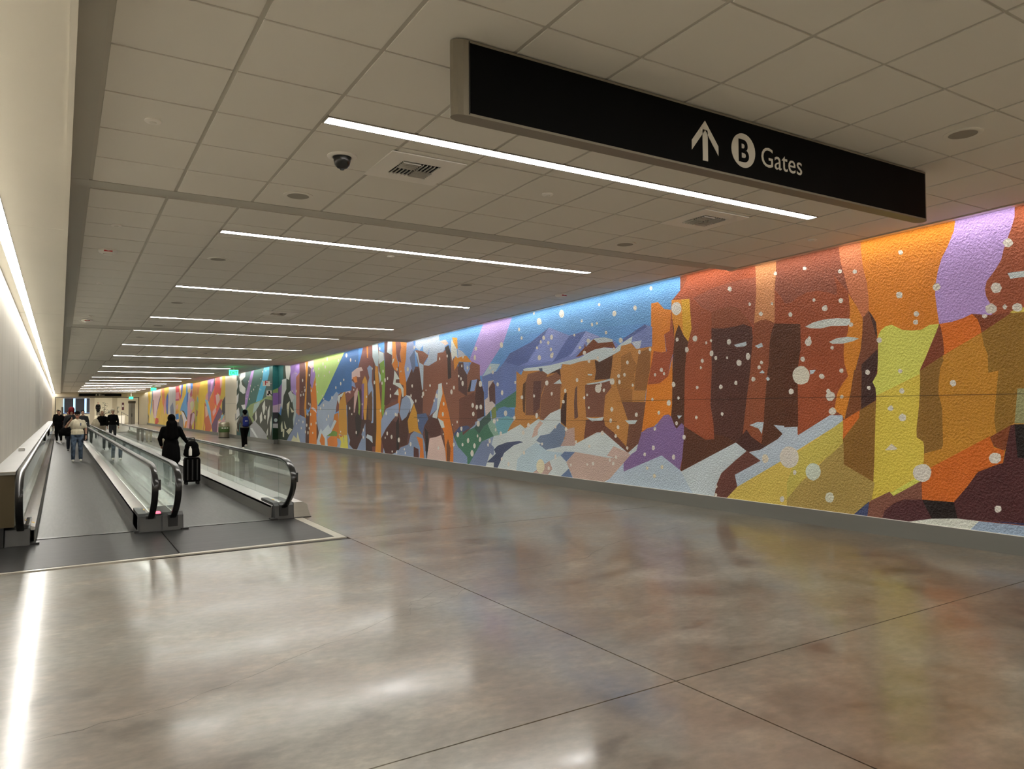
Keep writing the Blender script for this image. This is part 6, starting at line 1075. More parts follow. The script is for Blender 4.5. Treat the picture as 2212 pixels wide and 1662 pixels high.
# ------------------------------------------------------------------ floor
def floor_build():
    mb = MB().box(-1.2, 9.4, Y_BACK, 125.0, -0.30, -0.02)
    fl = struct(mb.build('floor', M['joint']))
    jy = lambda x, k: k + 0.0222*(x - 3.24)             # cross joints run slightly skew
    xs = [WALL_L, 3.235, WALL_R]
    ks = [-9.2, -2.75, 3.37, 9.27, 15.5, 21.8, 28.1, 34.4, 40.7, 47.0, 56.0, 66.0, 76.0, 86.0, 97.0, 124.0]
    g = 0.0055
    def slab(x0, x1, k0, k1):
        b = [(x0+g, jy(x0, k0)+g, -0.06), (x1-g, jy(x1, k0)+g, -0.06), (x1-g, jy(x1, k1)-g, -0.06), (x0+g, jy(x0, k1)-g, -0.06)]
        t = [(p[0], p[1], 0.0) for p in b]
        MB().hexa(b, t).build('slab', M['concrete'], fl)
    for i in range(len(ks)-1):
        for j in range(2):
            if j == 0 and ks[i] > 9.0 and ks[i] < 60:       # the walkways stand here
                continue
            slab(xs[j], xs[j+1], ks[i], ks[i+1])
    # pit in which the walkways lie, and the floor strip right of them
    MB().box(WALL_L, 3.235, 9.33, 66.0, -0.10, -0.012).build('walkway_bed', M['joint'], fl)
    # hairline cracks
    def crack(pts, w=0.006):
        out = []; rnd = random.Random(3)
        for a, b in zip(pts[:-1], pts[1:]):
            for t in range(6):
                f = t/6.0
                out.append((a[0]+(b[0]-a[0])*f + rnd.uniform(-.02, .02), a[1]+(b[1]-a[1])*f + rnd.uniform(-.02, .02)))
        out.append(pts[-1])
        v = []; f = []
        for i, (x, y) in enumerate(out):
            ww = w*rnd.uniform(.3, 1.0)
            v += [(x, y-ww/2, 0.0006), (x, y+ww/2, 0.0006)]
            if i: f.append((2*i-2, 2*i, 2*i+1, 2*i-1))
        me = bpy.data.meshes.new('crack'); me.from_pydata(v, [], f)
        link('crack', me, M['crack'], fl)
    crack([(-0.1, 4.52), (0.55, 4.62), (1.05, 4.88), (1.75, 5.28), (2.3, 5.62), (2.45, 5.62), (2.62, 5.95), (3.05, 6.25), (3.45, 6.42), (3.9, 6.35)])
    crack([(2.3, 5.62), (2.75, 5.78), (3.05, 5.95), (3.22, 6.1)], 0.004)
    crack([(4.1, 6.5), (5.0, 6.62), (5.7, 7.1), (6.5, 7.35), (7.4, 7.6), (8.3, 7.95)], 0.006)
    crack([(3.95, 6.1), (3.97, 5.4), (3.96, 4.6), (3.95, 3.9)], 0.003)
    # pale cement border round the landing plates
    b = MB()
    b.hexa([(WALL_L, 9.26, -0.03), (3.23, 9.43, -0.03), (3.23, 9.56, -0.03), (WALL_L, 9.345, -0.03)],
           [(WALL_L, 9.26, 0.002), (3.23, 9.43, 0.002), (3.23, 9.56, 0.002), (WALL_L, 9.345, 0.002)])
    b.hexa([(3.10, 9.56, -0.03), (3.23, 9.56, -0.03), (3.235, 66, -0.03), (3.10, 66, -0.03)],
           [(3.10, 9.56, 0.002), (3.23, 9.56, 0.002), (3.235, 66, 0.002), (3.10, 66, 0.002)])
    b.build('border_strip', M['border'], fl)
    return fl
floor = floor_build()

# ------------------------------------------------------------------ ceilings
TILE_ME = None
def ceiling_build():
    global TILE_ME
    cols0 = [0.218 + PITCH*k for k in range(13)]
    TILE_ME = MB().box(-PITCH/2+0.016, PITCH/2-0.016, -PITCH/2+0.010, PITCH/2-0.010, 0.0, 0.02).mesh('tile')
    TILE_ME.materials.append(M['tile'])
    for si, (y0, y1, z0, sl) in enumerate(SECTIONS):
        zz = lambda y: z0 + sl*(y - y0)
        CEIL_R = ceil_right(si)
        cols = [min(c, CEIL_R - 0.09) for c in cols0]
        # backing: the grid the tiles lie in
        mb = MB()
        mb.hexa([(0.056, y0, zz(y0)+0.008), (CEIL_R-0.02, y0, zz(y0)+0.008), (CEIL_R-0.02, y1, zz(y1)+0.008), (0.056, y1, zz(y1)+0.008)],
                [(0.056, y0, zz(y0)+0.10), (CEIL_R-0.02, y0, zz(y0)+0.10), (CEIL_R-0.02, y1, zz(y1)+0.10), (0.056, y1, zz(y1)+0.10)])
        ce = struct(mb.build('ceiling', M['gridrail']))
        # border at the left and at the end of the section
        ye = y1 - (0.20 if si == 0 else 0.06)
        bd = MB()
        bd.hexa([(0.056, y0, zz(y0)-0.001), (0.205, y0, zz(y0)-0.001), (0.205, y1, zz(y1)-0.001), (0.056, y1, zz(y1)-0.001)],
                [(0.056, y0, zz(y0)+0.03), (0.205, y0, zz(y0)+0.03), (0.205, y1, zz(y1)+0.03), (0.056, y1, zz(y1)+0.03)])
        bd.hexa([(0.056, ye, zz(ye)-0.002), (CEIL_R, ye, zz(ye)-0.002), (CEIL_R, y1, zz(y1)-0.002), (0.056, y1, zz(y1)-0.002)],
                [(0.056, ye, zz(ye)+0.03), (CEIL_R, ye, zz(ye)+0.03), (CEIL_R, y1, zz(y1)+0.03), (0.056, y1, zz(y1)+0.03)])
        bd.build('border', M['border_metal'], ce)
        # step up to the next section, seen from its far side
        if si < len(SECTIONS)-1:
            MB().box(0.056, CEIL_R, y1-0.02, y1, zz(y1), zz(y1)+0.34).build('step_face', M['border_metal'], ce)
        # metal edge along the cove, with an upstand that hides the lamps
        ed = MB()
        ed.hexa([(cols[-1]+0.01, y0, zz(y0)-0.012), (CEIL_R, y0, zz(y0)-0.012), (CEIL_R, y1, zz(y1)-0.012), (cols[-1]+0.01, y1, zz(y1)-0.012)],
                [(cols[-1]+0.01, y0, zz(y0)+0.03), (CEIL_R, y0, zz(y0)+0.03), (CEIL_R, y1, zz(y1)+0.03), (cols[-1]+0.01, y1, zz(y1)+0.03)])
        ed.hexa([(CEIL_R-0.02, y0, zz(y0)-0.012), (CEIL_R, y0, zz(y0)-0.012), (CEIL_R, y1, zz(y1)-0.012), (CEIL_R-0.02, y1, zz(y1)-0.012)],
                [(CEIL_R-0.02, y0, zz(y0)+0.09), (CEIL_R, y0, zz(y0)+0.09), (CEIL_R, y1, zz(y1)+0.09), (CEIL_R-0.02, y1, zz(y1)+0.09)])
        ed.build('edge_trim', M['edge_trim'], ce)
        # tiles
        if si == 0: rows = [ye - PITCH*(k+1) for k in range(40) if ye - PITCH*(k+1) > -1.2]
        elif si == 1: rows = [8.39 + PITCH*k - PITCH for k in range(40) if 8.39 + PITCH*k < y1 - 0.02]
        else: rows = [y0 + PITCH*k for k in range(60) if y0 + PITCH*(k+1) < y1 - 0.02]
        ang = math.atan(sl)
        joined = MB()
        if si <= 1:
            for r in rows:
                for k in range(12):
                    yc = r + PITCH/2
                    if yc - PITCH/2 < y0: continue
                    o = link('tile', TILE_ME, None, ce, (cols[k]+PITCH/2, yc, zz(yc)+random.uniform(0, 0.0015)))
                    o.rotation_euler = (ang, 0, 0)
            if si == 0:     # the rows behind the camera
                yb = rows[-1]
                for k in range(12):
                    joined.hexa([(cols[k]+.016, y0, zz(y0)), (cols[k+1]-.016, y0, zz(y0)), (cols[k+1]-.016, yb-.01, zz(yb)), (cols[k]+.016, yb-.01, zz(yb))],
                                [(cols[k]+.016, y0, zz(y0)+.02), (cols[k+1]-.016, y0, zz(y0)+.02), (cols[k+1]-.016, yb-.01, zz(yb)+.02), (cols[k]+.016, yb-.01, zz(yb)+.02)])
                o = joined.build('tile_rows', M['tile'], ce); o['kind'] = 'stuff'
        else:
            for r in rows:
                for k in range(12):
                    if cols[k+1]-cols[k] < 0.05: continue
                    a, b = r + 0.010, r + PITCH - 0.010
                    joined.hexa([(cols[k]+.016, a, zz(a)), (cols[k+1]-.016, a, zz(a)), (cols[k+1]-.016, b, zz(b)), (cols[k]+.016, b, zz(b))],
                                [(cols[k]+.016, a, zz(a)+.02), (cols[k+1]-.016, a, zz(a)+.02), (cols[k+1]-.016, b, zz(b)+.02), (cols[k]+.016, b, zz(b)+.02)])
            o = joined.build('tile_field', M['tile'], ce); o['kind'] = 'stuff'
    # soffit with the lamp slot along the left wall
    so = MB()
    so.box(WALL_L, -0.603, Y_BACK, Y_END, 3.645, 3.80)
    so.box(-0.485, 0.056, Y_BACK, Y_END, 3.645, 4.30)
    so.box(-0.603, -0.485, Y_BACK, Y_END, 3.68, 3.80)
    s = struct(so.build('ceiling', M['soffit']))
    for y in (9.3, 17.56, 28.0, 40.0, 52.0, 64.0, 76.0, 88.0):
        MB().box(WALL_L+.01, -0.603, y-.008, y+.008, 3.641, 3.66).build('soffit_joint', M['border_metal'], s)
        MB().box(-0.485, 0.05, y-.005, y+.005, 3.6435, 3.66).build('soffit_joint', M['soffit'], s)
    MB().box(0.02, 0.056, Y_BACK, Y_END, 3.638, 3.66).build('soffit_edge', M['soffit'], s)
    # slab over the hung ceilings
    struct(MB().box(-1.0, 9.6, Y_BACK, Y_END, 4.45, 4.6).build('ceiling', M['soffit']))
ceiling_build()

# ------------------------------------------------------------------ walls
def wall_painted(name, data, to3d, rect, base, gain=1.0):
    """flat painted wall: the coloured fields are cut into one plane, nothing overlaps"""
    a0, a1, b0, b1 = rect
    verts = [Vector((a0, b0)), Vector((a1, b0)), Vector((a1, b1)), Vector((a0, b1))]
    faces = [[0, 1, 2, 3]]; cols = [lin(base)]
    for line in data.strip().split('\n'):
        tok = line.split()
        idx = []
        for q in tok[1:]:
            a, b = q.split(',')
            idx.append(len(verts)); verts.append(Vector((float(a), float(b))))
        ar = sum(verts[p].x*verts[q].y - verts[q].x*verts[p].y for p, q in zip(idx, idx[1:] + idx[:1]))
        if ar < 0: idx.reverse()
        faces.append(idx); cols.append(lin(tok[0]))
    r = delaunay_2d_cdt(verts, [], faces, 0, 1e-4, False)
    ov, of = r[0], r[2]
    P = np.array([(v.x, v.y) for v in ov]); Tn = np.array([f[:3] for f in of])
    C = P[Tn].mean(axis=1)
    top = np.full(len(of), -1)
    for fi, idx in enumerate(faces):           # the topmost painted field wins
        q = np.array([(verts[i].x, verts[i].y) for i in idx])
        cand = np.nonzero((C[:, 0] >= q[:, 0].min()) & (C[:, 0] <= q[:, 0].max()) & (C[:, 1] >= q[:, 1].min()) & (C[:, 1] <= q[:, 1].max()))[0]
        if not len(cand): continue
        px = C[cand, 0][:, None]; py = C[cand, 1][:, None]
        xa, ya = q[:, 0][None], q[:, 1][None]; xb, yb = np.roll(q[:, 0], -1)[None], np.roll(q[:, 1], -1)[None]
        hit = ((ya > py) != (yb > py)) & (px < (xb - xa)*(py - ya)/np.where(yb == ya, 1e-9, yb - ya) + xa)
        ins = cand[(hit.sum(axis=1) % 2) == 1]
        if fi: ins = ins[top[ins] >= 0]
        top[ins] = fi
    keep = []; kc = []
    for f, s in zip(of, top):
        if s < 0: continue
        keep.append(tuple(f)); kc.append(cols[s])
    me = bpy.data.meshes.new(name)
    me.from_pydata([to3d(v.x, v.y) for v in ov], [], keep)
    at = me.attributes.new('paint', 'FLOAT_COLOR', 'FACE')
    flat = []
    for c in kc:
        g = min(gain, 0.86/max(c))
        flat += [c[0]*g, c[1]*g, c[2]*g, 1.0]
    at.data.foreach_set('color', flat)
    me.materials.append(M['mural'])
    return me

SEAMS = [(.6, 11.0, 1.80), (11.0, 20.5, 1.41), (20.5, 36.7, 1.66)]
GAIN = 1.6
def walls_build():
    wr = struct(MB().box(WALL_R, WALL_R+0.3, Y_BACK, Y_RET, 0, 4.45).build('wall_right', M['panelwall']))
    wf = struct(MB().box(WALL_R2, WALL_R2+0.57, Y_RET, Y_END, 0, 4.45).build('wall_right', M['panelwall']))
    a = link('mural', wall_painted('mural', MURAL_A, lambda y, z: (WALL_R-0.003, y, z), (0.6, Y_RET-0.0005, 0.2, 4.3), '8494AC', GAIN))
    tag(a, 'long wall mural of snowy rust and orange rock towers under a blue sky', 'mural')
    b = link('mural', wall_painted('mural', MURAL_B, lambda y, z: (WALL_R2-0.003, y, z), (Y_RET+0.0005, 45.3, 0.2, 4.3), '2E504E', GAIN))
    link('return_face', wall_painted('return_face', MURAL_R, lambda x, z: (x, Y_RET-0.003, z), (WALL_R2-0.002, WALL_R-0.004, 0.2, 4.3), '1F6264', GAIN), None, b)
    tag(b, 'dark teal winter forest mural with snowy trees and a road', 'mural')
    c = link('mural', wall_painted('mural', MURAL_C, lambda y, z: (WALL_R2-0.003, y, z), (48.7, 96.2, 0.2, 4.3), 'C8A848', GAIN))
    tag(c, 'far abstract mural of yellow, red, blue and purple brush streaks', 'mural')
    # joints of the wall boards, their groove shade put in as dark translucent strips
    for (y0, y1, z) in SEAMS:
        MB().box(WALL_R-0.0042, WALL_R-0.0031, y0, y1, z-.004, z+.004).build('joint_shade', M['seam'], a)
    # base along the mural walls
    bs = MB()
    bs.box(WALL_R-0.02, WALL_R, Y_BACK, Y_RET-0.05, 0, 0.213)
    o = struct(bs.build('baseboard_right', M['curb']))
    MB().box(WALL_R-0.012, WALL_R, Y_BACK, Y_RET-0.05, 0.213, 0.219).build('cap_line', M['white'], o)
    MB().box(WALL_R2-0.02, WALL_R2, Y_RET-0.3, Y_END, 0, 0.2).build('base_run', M['curb'], o)
    MB().box(WALL_R2-0.03, WALL_R, Y_RET-0.06, Y_RET, 0, 0.21).build('base_return', M['curb'], o)
    wl = struct(MB().box(WALL_L-0.3, WALL_L, Y_BACK, Y_END, 0, 4.45).build('wall_left', M['plaster']))
    for y in (6.0, 11.8, 17.8, 23.8, 29.8, 36.0, 42.0):
        MB().box(WALL_L-0.02, WALL_L+0.0008, y-.004, y+.004, 0.9, 3.64).build('panel_joint', M['ledge'], wl)
    struct(MB().box(-1.2, 9.6, Y_BACK-0.3, Y_BACK, 0, 4.6).build('wall_back', M['panelwall']))
    # cream panel between the murals
    dp = struct(MB().box(WALL_R2-0.03, WALL_R2, 45.32, 48.68, 0.2, 4.3).build('wall_panel', M['panelwall']))
    for z in (2.05, ): MB().box(WALL_R2-0.032, WALL_R2-0.02, 45.32, 48.68, z-.006, z+.006).build('panel_joint', M['ledge'], dp)
    for y in (45.38, 48.62): MB().box(WALL_R2-0.07, WALL_R2-0.03, y-.05, y+.05, 1.05, 1.45).build('pull_handle', M['steel_sat'], dp)
walls_build()

# ------------------------------------------------------------------ lamps
ORD = ['first', 'second', 'third', 'fourth', 'fifth', 'sixth', 'seventh', 'eighth', 'ninth', 'tenth', 'eleventh', 'twelfth',
       'thirteenth', 'fourteenth', 'fifteenth', 'sixteenth', 'seventeenth', 'eighteenth']
LIGHT_Y = [5.33, 9.52, 13.66, 17.81, 22.1, 26.3, 30.7, 39.2, 43.8, 52.2, 56.7, 65.3, 69.6, 77.4, 82.5, 88.0, 93.5]
def strip_light(y, label, x0=1.668, x1=7.33, w=0.115):
    z = ceil_z(y)
    t = empty('ceiling_strip_light', ((x0+x1)/2, y, z))
    h = (x1-x0)/2
    fr = MB().box(-h-.014, h+.014, -w/2-.014, w/2+.014, -0.002, 0.02)
    fr.box(-h-.014, h+.014, -w/2-.014, -w/2, -0.006, 0.0).box(-h-.014, h+.014, w/2, w/2+.014, -0.006, 0.0)
    fr.box(-h-.014, -h, -w/2, w/2, -0.006, 0.0).box(h, h+.014, -w/2, w/2, -0.006, 0.0)
    fr.build('housing', M['lampbody'], t)
    MB().box(-h, h, -w/2, w/2, -0.0055, -0.002).build('diffuser', M['strip'], t)
    tag(t, label, 'ceiling light', 'strip lights across the tunnel ceiling')
for i, y in enumerate(LIGHT_Y):
    lab = 'long white ceiling strip light, %s from the camera' % ORD[i]
    if i == 0: lab = 'longest, nearest white ceiling strip light, just below the gates sign'
    if i == len(LIGHT_Y)-1: lab = 'farthest thin ceiling strip light right above the distant sign'
    strip_light(y, lab)
for y, w in ((1.2, 'right above'), (-2.95, 'a few metres behind'), (-7.1, 'farthest behind')):
    strip_light(y, 'white ceiling strip light %s the camera, out of view' % w)
def cove_lamps():
    for si, (y0, y1, z0, sl) in enumerate(SECTIONS):
        zz = lambda y: z0 + sl*(y - y0) + 0.06
        xl = ceil_right(si) + 0.004; xr = xl + 0.085
        t = empty('cove_lamp', (0, 0, 0))
        def bar(x0, x1, a, b): 
            return MB().hexa([(x0, y0+.05, zz(y0)+a), (x1, y0+.05, zz(y0)+a), (x1, y1-.05, zz(y1)+a), (x0, y1-.05, zz(y1)+a)],
                             [(x0, y0+.05, zz(y0)+b), (x1, y0+.05, zz(y0)+b), (x1, y1-.05, zz(y1)+b), (x0, y1-.05, zz(y1)+b)])
        bar(xl, xr, .004, .05).build('housing', M['lampbody'], t)
        bar(xl+.002, xr-.002, 0, .004).build('diffuser', M['cove'], t)
        tag(t, 'hidden lamp line in the ceiling cove over the mural, %s ceiling section' % ORD[si], 'lamp', 'cove lamps over the mural')
cove_lamps()
led_y = [-8.9, 0.8, 9.3, 17.56, 28.0, 40.0, 52.0, 64.0, 76.0, 88.0, 96.9]
for i, (a, b) in enumerate(zip(led_y[:-1], led_y[1:])):
    t = empty('wall_strip_light', (-0.544, (a+b)/2, 3.645))
    h = (b-a)/2
    MB().box(-0.053, 0.053, -h+.014, h-.014, 0.004, 0.014).build('diffuser', M['led'], t)
    MB().box(0.053, 0.059, -h+.004, h-.004, -0.003, 0.03).build('lip', M['steel_sat'], t)
    MB().box(-0.056, 0.056, -h+.002, -h+.014, 0.0, 0.014).build('end_piece', M['lampbody'], t)
    tag(t, 'bright lamp line in the left soffit, %s length from the camera' % ORD[i], 'linear light', 'lamp lines along the left wall')

# ------------------------------------------------------------------ moving walkways
M['basefront'] = mat('base_front_dark', (0.05, 0.05, 0.048), 0.35, metal=0.5)
YA, YZ = 11.5, 62.0
def handrail_path(y0):
    p = [(y0+.10, .13), (y0-.12, .19), (y0-.36, .30), (y0-.56, .44), (y0-.66, .58), (y0-.66, .70), (y0-.56, .81), (y0-.38, .885), (y0-.12, .925), (y0+.15, .935)]
    return p
def smooth_path(p, n=4):
    out = []
    for i in range(len(p)-1):
        a = p[max(i-1, 0)]; b = p[i]; c = p[i+1]; d = p[min(i+2, len(p)-1)]
        for k in range(n):
            t = k/n
            out.append(tuple(0.5*((2*b[j]) + (-a[j]+c[j])*t + (2*a[j]-5*b[j]+4*c[j]-d[j])*t*t + (-a[j]+3*b[j]-3*c[j]+d[j])*t**3) for j in range(2)))
    out.append(p[-1]); return out

PANEL_L = 1.62
def balustrade(t, x, inner, y0, ledge_side=False):
    """x: handrail centre; inner: +1 when the belt lies towards +x"""
    path = smooth_path(handrail_path(y0))
    rail3 = [(x, a, b) for a, b in path] + [(x, YZ-.2, .935), (x, YZ+.3, .90), (x, YZ+.55, .62), (x, YZ+.3, .30), (x, YZ, .2)]
    prof = [(-.040, -.012), (-.040, .010), (-.026, .024), (0, .028), (.026, .024), (.040, .010), (.040, -.012), (.030, -.018), (-.030, -.018)]
    MB().sweep(rail3, [(a, -b) for a, b in prof]).build('handrail', M['rubber'], t, True)
    guide = [(x, a + (.055 if b < .9 else 0), b - (.036 if b > .75 else 0)) for a, b in path[6:]] + [(x, YZ-.2, .899)]
    MB().sweep(guide, [(-.018, -.016), (.018, -.016), (.018, .016), (-.018, .016)]).build('handrail_guide', M['steel'], t, True)
    # glass
    g0 = [(a+.05, b-.03) for a, b in path if b > .24 and b < .91]
    poly = [(y0+.20, .245), (y0-.05, .245)] + g0 + [(y0+.20, .885)]
    MB().prism(poly, 'x', x-.006, x+.006).build('glass_panel', M['glass'], t)
    y = y0+.205
    src = None
    while y < YZ - .3:
        e = min(y + PANEL_L, YZ)
        if src is None:
            src = MB().box(-.006, .006, 0.0, PANEL_L-.006, .245, .90).mesh('glass_panel'); src.materials.append(M['glass'])
        link('glass_panel', src, None, t, (x, y, 0))
        y += PANEL_L
    # inner deck (sloped steel) and skirt, outer deck
    xi = x + inner*.150
    dk = MB().prism([(x-inner*.012, .262), (x+inner*.012, .262), (xi, .205), (xi, .17), (x-inner*.012, .17)], 'y', y0, YZ)
    dk.build('inner_deck', M['steel'], t)
    MB().box(min(xi, xi-inner*.012), max(xi, xi-inner*.012), y0+.05, YZ, -.01, .2).build('skirt', M['skirt'], t)
    jy = y0 + 1.9
    while jy < 34:
        e = .0007
        me = bpy.data.meshes.new('deck_joint')
        me.from_pydata([(x+inner*.02, jy-.003, .2582+e), (xi-inner*.002, jy-.003, .2058+e), (xi-inner*.002, jy+.003, .2058+e), (x+inner*.02, jy+.003, .2582+e)], [], [(0, 1, 2, 3)])
        link('deck_joint', me, M['blackplastic'], t)
        jy += 2.4
    # yellow warning label on the deck
    yl = y0 + .34
    q = lambda fx, y_: (x + inner*(.02 + .12*fx), y_, .2635 - .0545*fx)
    me = bpy.data.meshes.new('warning_label')
    me.from_pydata([q(.1, yl), q(.95, yl), q(.95, yl+.10), q(.1, yl+.10)], [], [(0, 1, 2, 3)])
    wl_ = link('warning_label', me, M['yellow'], t); wl_['label'] = 'yellow warning label'
    for k in range(3):
        me = bpy.data.meshes.new('label_mark')
        f0 = .2 + .25*k
        me.from_pydata([tuple(Vector(q(f0, yl+.03)) + Vector((0, 0, .0008))), tuple(Vector(q(f0+.14, yl+.03)) + Vector((0, 0, .0008))),
                        tuple(Vector(q(f0+.14, yl+.07)) + Vector((0, 0, .0008))), tuple(Vector(q(f0, yl+.07)) + Vector((0, 0, .0008)))], [], [(0, 1, 2, 3)])
        link('label_mark', me, M['blackplastic'], wl_)
    # handrail entry bracket and the rubber foot in front of the skirt
    MB().prism([(y0-.14, .06), (y0+.10, .06), (y0+.10, .20), (y0-.02, .24), (y0-.14, .22)], 'x', x-.062, x+.062).build('handrail_inlet', M['blackplastic'], t, False)
    MB().box(xi-.05, xi+.05, y0-.16, y0-.02, -.002, .03).build('foot_guard', M['blackplastic'], t)

def base_end(t, x0, x1, y0, m='basefront'):
    MB().prism([(y0-.14, 0.0), (y0+.75, 0.0), (y0+.75, .25), (y0-.02, .25), (y0-.10, .21)], 'x', x0, x1).build('base_end', M['blackplastic'], t)
    MB().prism([(y0-.145, 0.012), (y0-.135, 0.012), (y0-.095, .205), (y0-.105, .205)], 'x', x0+.01, x1-.01).build('base_front', M[m], t)

def walkway(name, xb0, xb1, xl, xr, label, yl0, yr0):
    t = empty(name, (0, 0, 0))
    # belt
    MB().box(xb0, xb1, YA+.05, YZ, -.012, .006).build('belt', M['belt'], t)
    MB().box(xb0, xb1, YA-.06, YA+.06, -.01, .010).build('comb', M['basefront'], t)
    balustrade(t, xl, +1, yl0)
    balustrade(t, xr, -1, yr0)
    tag(t, label, 'moving walkway', 'moving walkways')
    return t

X_A, X_B, X_C, X_L = 1.085, 1.365, 2.935, -0.40
w1 = walkway('moving_walkway', -0.25, 0.935, X_L, X_A, 'left moving walkway carrying the man in the cream shirt', 11.2, 11.45)
base_end(w1, -0.56, -0.30, 11.15); base_end(w1, 0.935, 1.225, 11.42)
w2 = walkway('moving_walkway', 1.515, 2.785, X_B, X_C, 'right moving walkway carrying the woman in black with a suitcase', 11.42, 11.58)
base_end(w2, 1.226, 1.50, 11.42); base_end(w2, 2.80, 3.09, 11.60)
# landing plates: one per walkway, seam between them
def plate(t, x0, x1):
    yk = lambda x: 9.33 + 0.056*(x + .5)
    b = [(x0, yk(x0), -.012), (x1, yk(x1), -.012), (x1, YA-.06, -.012), (x0, YA-.06, -.012)]
    MB().hexa(b, [(p[0], p[1], .004) for p in b]).build('landing_plate', M['plate'], t)
plate(w1, WALL_L+.02, 1.205); plate(w2, 1.22, 3.095)
# steel plate edge and seam
MB().box(0.935, 1.205, YA-.058, YA+.2, -.01, .004).build('landing_plate', M['plate'], w1)
MB().box(1.22, 1.515, YA-.058, YA+.2, -.01, .004).build('landing_plate', M['plate'], w2)
MB().box(2.785, 3.095, YA-.058, YA+.2, -.01, .004).build('landing_plate', M['plate'], w2)
# steel infill between the two inner balustrades, with the red stop button
MB().box(1.10, 1.35, 11.62, YZ, .17, .235).build('centre_deck', M['steel'], w1)
MB().lathe([(0.0, 0), (.034, 0), (.038, .012), (.026, .03), (.001, .036)], 18).build('stop_button', M['redglow'], w1, True, (1.185, 11.40, .235))
w1.children[-1]['label'] = 'glowing red stop button'
MB().box(1.14, 1.225, 11.35, 11.46, .22, .24).build('button_plate', M['blackplastic'], w1)
# small black sensor boxes on the newels
for (t, x) in ((w1, X_A+.06), (w2, X_C+.06)):
    MB().box(x-.015, x+.035, 11.02, 11.12, .60, .74).build('sensor_box', M['blackplastic'], t)
    MB().box(x-.045, x-.0, 11.03, 11.11, .65, .69).build('sensor_arm', M['blackplastic'], t)
# outer cladding of the right walkway
o = MB().prism([(3.095, 0.0), (3.36, 0.0), (3.30, .20), (3.235, .245), (3.095, .245)], 'y', 11.50, YZ).build('outer_cladding', M['steel_sat'], w2)
MB().prism([(3.095, 0.0), (3.365, 0.0), (3.365, .012), (3.095, .012)], 'y', 11.49, YZ).build('kick_strip', M['blackplastic'], w2)
MB().box(2.955, 3.095, 12.0, YZ, .17, .245).build('outer_deck', M['steel_sat'], w2)

# ledge between the left wall and the left handrail
lg = MB().box(WALL_L+.001, -0.455, 10.95, YZ+3, .895, .932)
lg = struct(lg.build('trim_1', M['ledge']))
MB().box(WALL_L+.001, -0.462, 10.965, YZ+3, .25, .895).build('ledge_front', M['ledge_end'], lg)
MB().box(WALL_L+.001, -0.57, 10.99, YZ+3, .0, .25).build('ledge_foot', M['darkmetal'], lg)
MB().box(WALL_L+.001, -0.452, 10.945, 10.96, .925, .936).build('ledge_edge', M['steel'], lg)
def outlet(y, label):
    t = empty('outlet_box', (-.60, y, .932))
    MB().prism([(-.05, 0), (.05, 0), (.045, .06), (-.045, .06)], 'y', -.07, .07).build('housing', M['steel_sat'], t)
    for s in (-.03, .03): MB().box(.0485, .0515, s-.018, s+.018, .016, .044).build('socket', M['blackplastic'], t)
    tag(t, label, 'outlet')
outlet(16.6, 'small grey outlet box on the ledge along the left wall')

# ------------------------------------------------------------------ lettering
def text_mesh(txt, size, name, mat_, parent, loc, width=None, extrude=0.001, rotx=math.pi/2, rz=0.0, xs=1.0, bold=0.0):
    cu = bpy.data.curves.new(name, 'FONT'); cu.body = txt; cu.size = size; cu.extrude = extrude; cu.offset = bold
    cu.align_x = 'LEFT'; cu.align_y = 'BOTTOM_BASELINE'; cu.resolution_u = 4
    tmp = bpy.data.objects.new('tmp_text', cu)
    me = baked(tmp)
    bpy.data.objects.remove(tmp)
    bpy.data.curves.remove(cu)
    xsz = [v.co.x for v in me.vertices]
    x0, x1 = min(xsz), max(xsz)
    s = (width/(x1-x0)) if width else xs
    for v in me.vertices: v.co.x = (v.co.x - x0)*s
    me.materials.clear(); me.materials.append(mat_)
    me.name = name
    o = link(name, me, None, parent, loc)
    o.rotation_euler = (rotx, 0, rz)
    return o

def ring_pts(r, n, cx=0, cz=0): return [(cx + r*math.cos(2*math.pi*k/n), cz + r*math.sin(2*math.pi*k/n)) for k in range(n)]

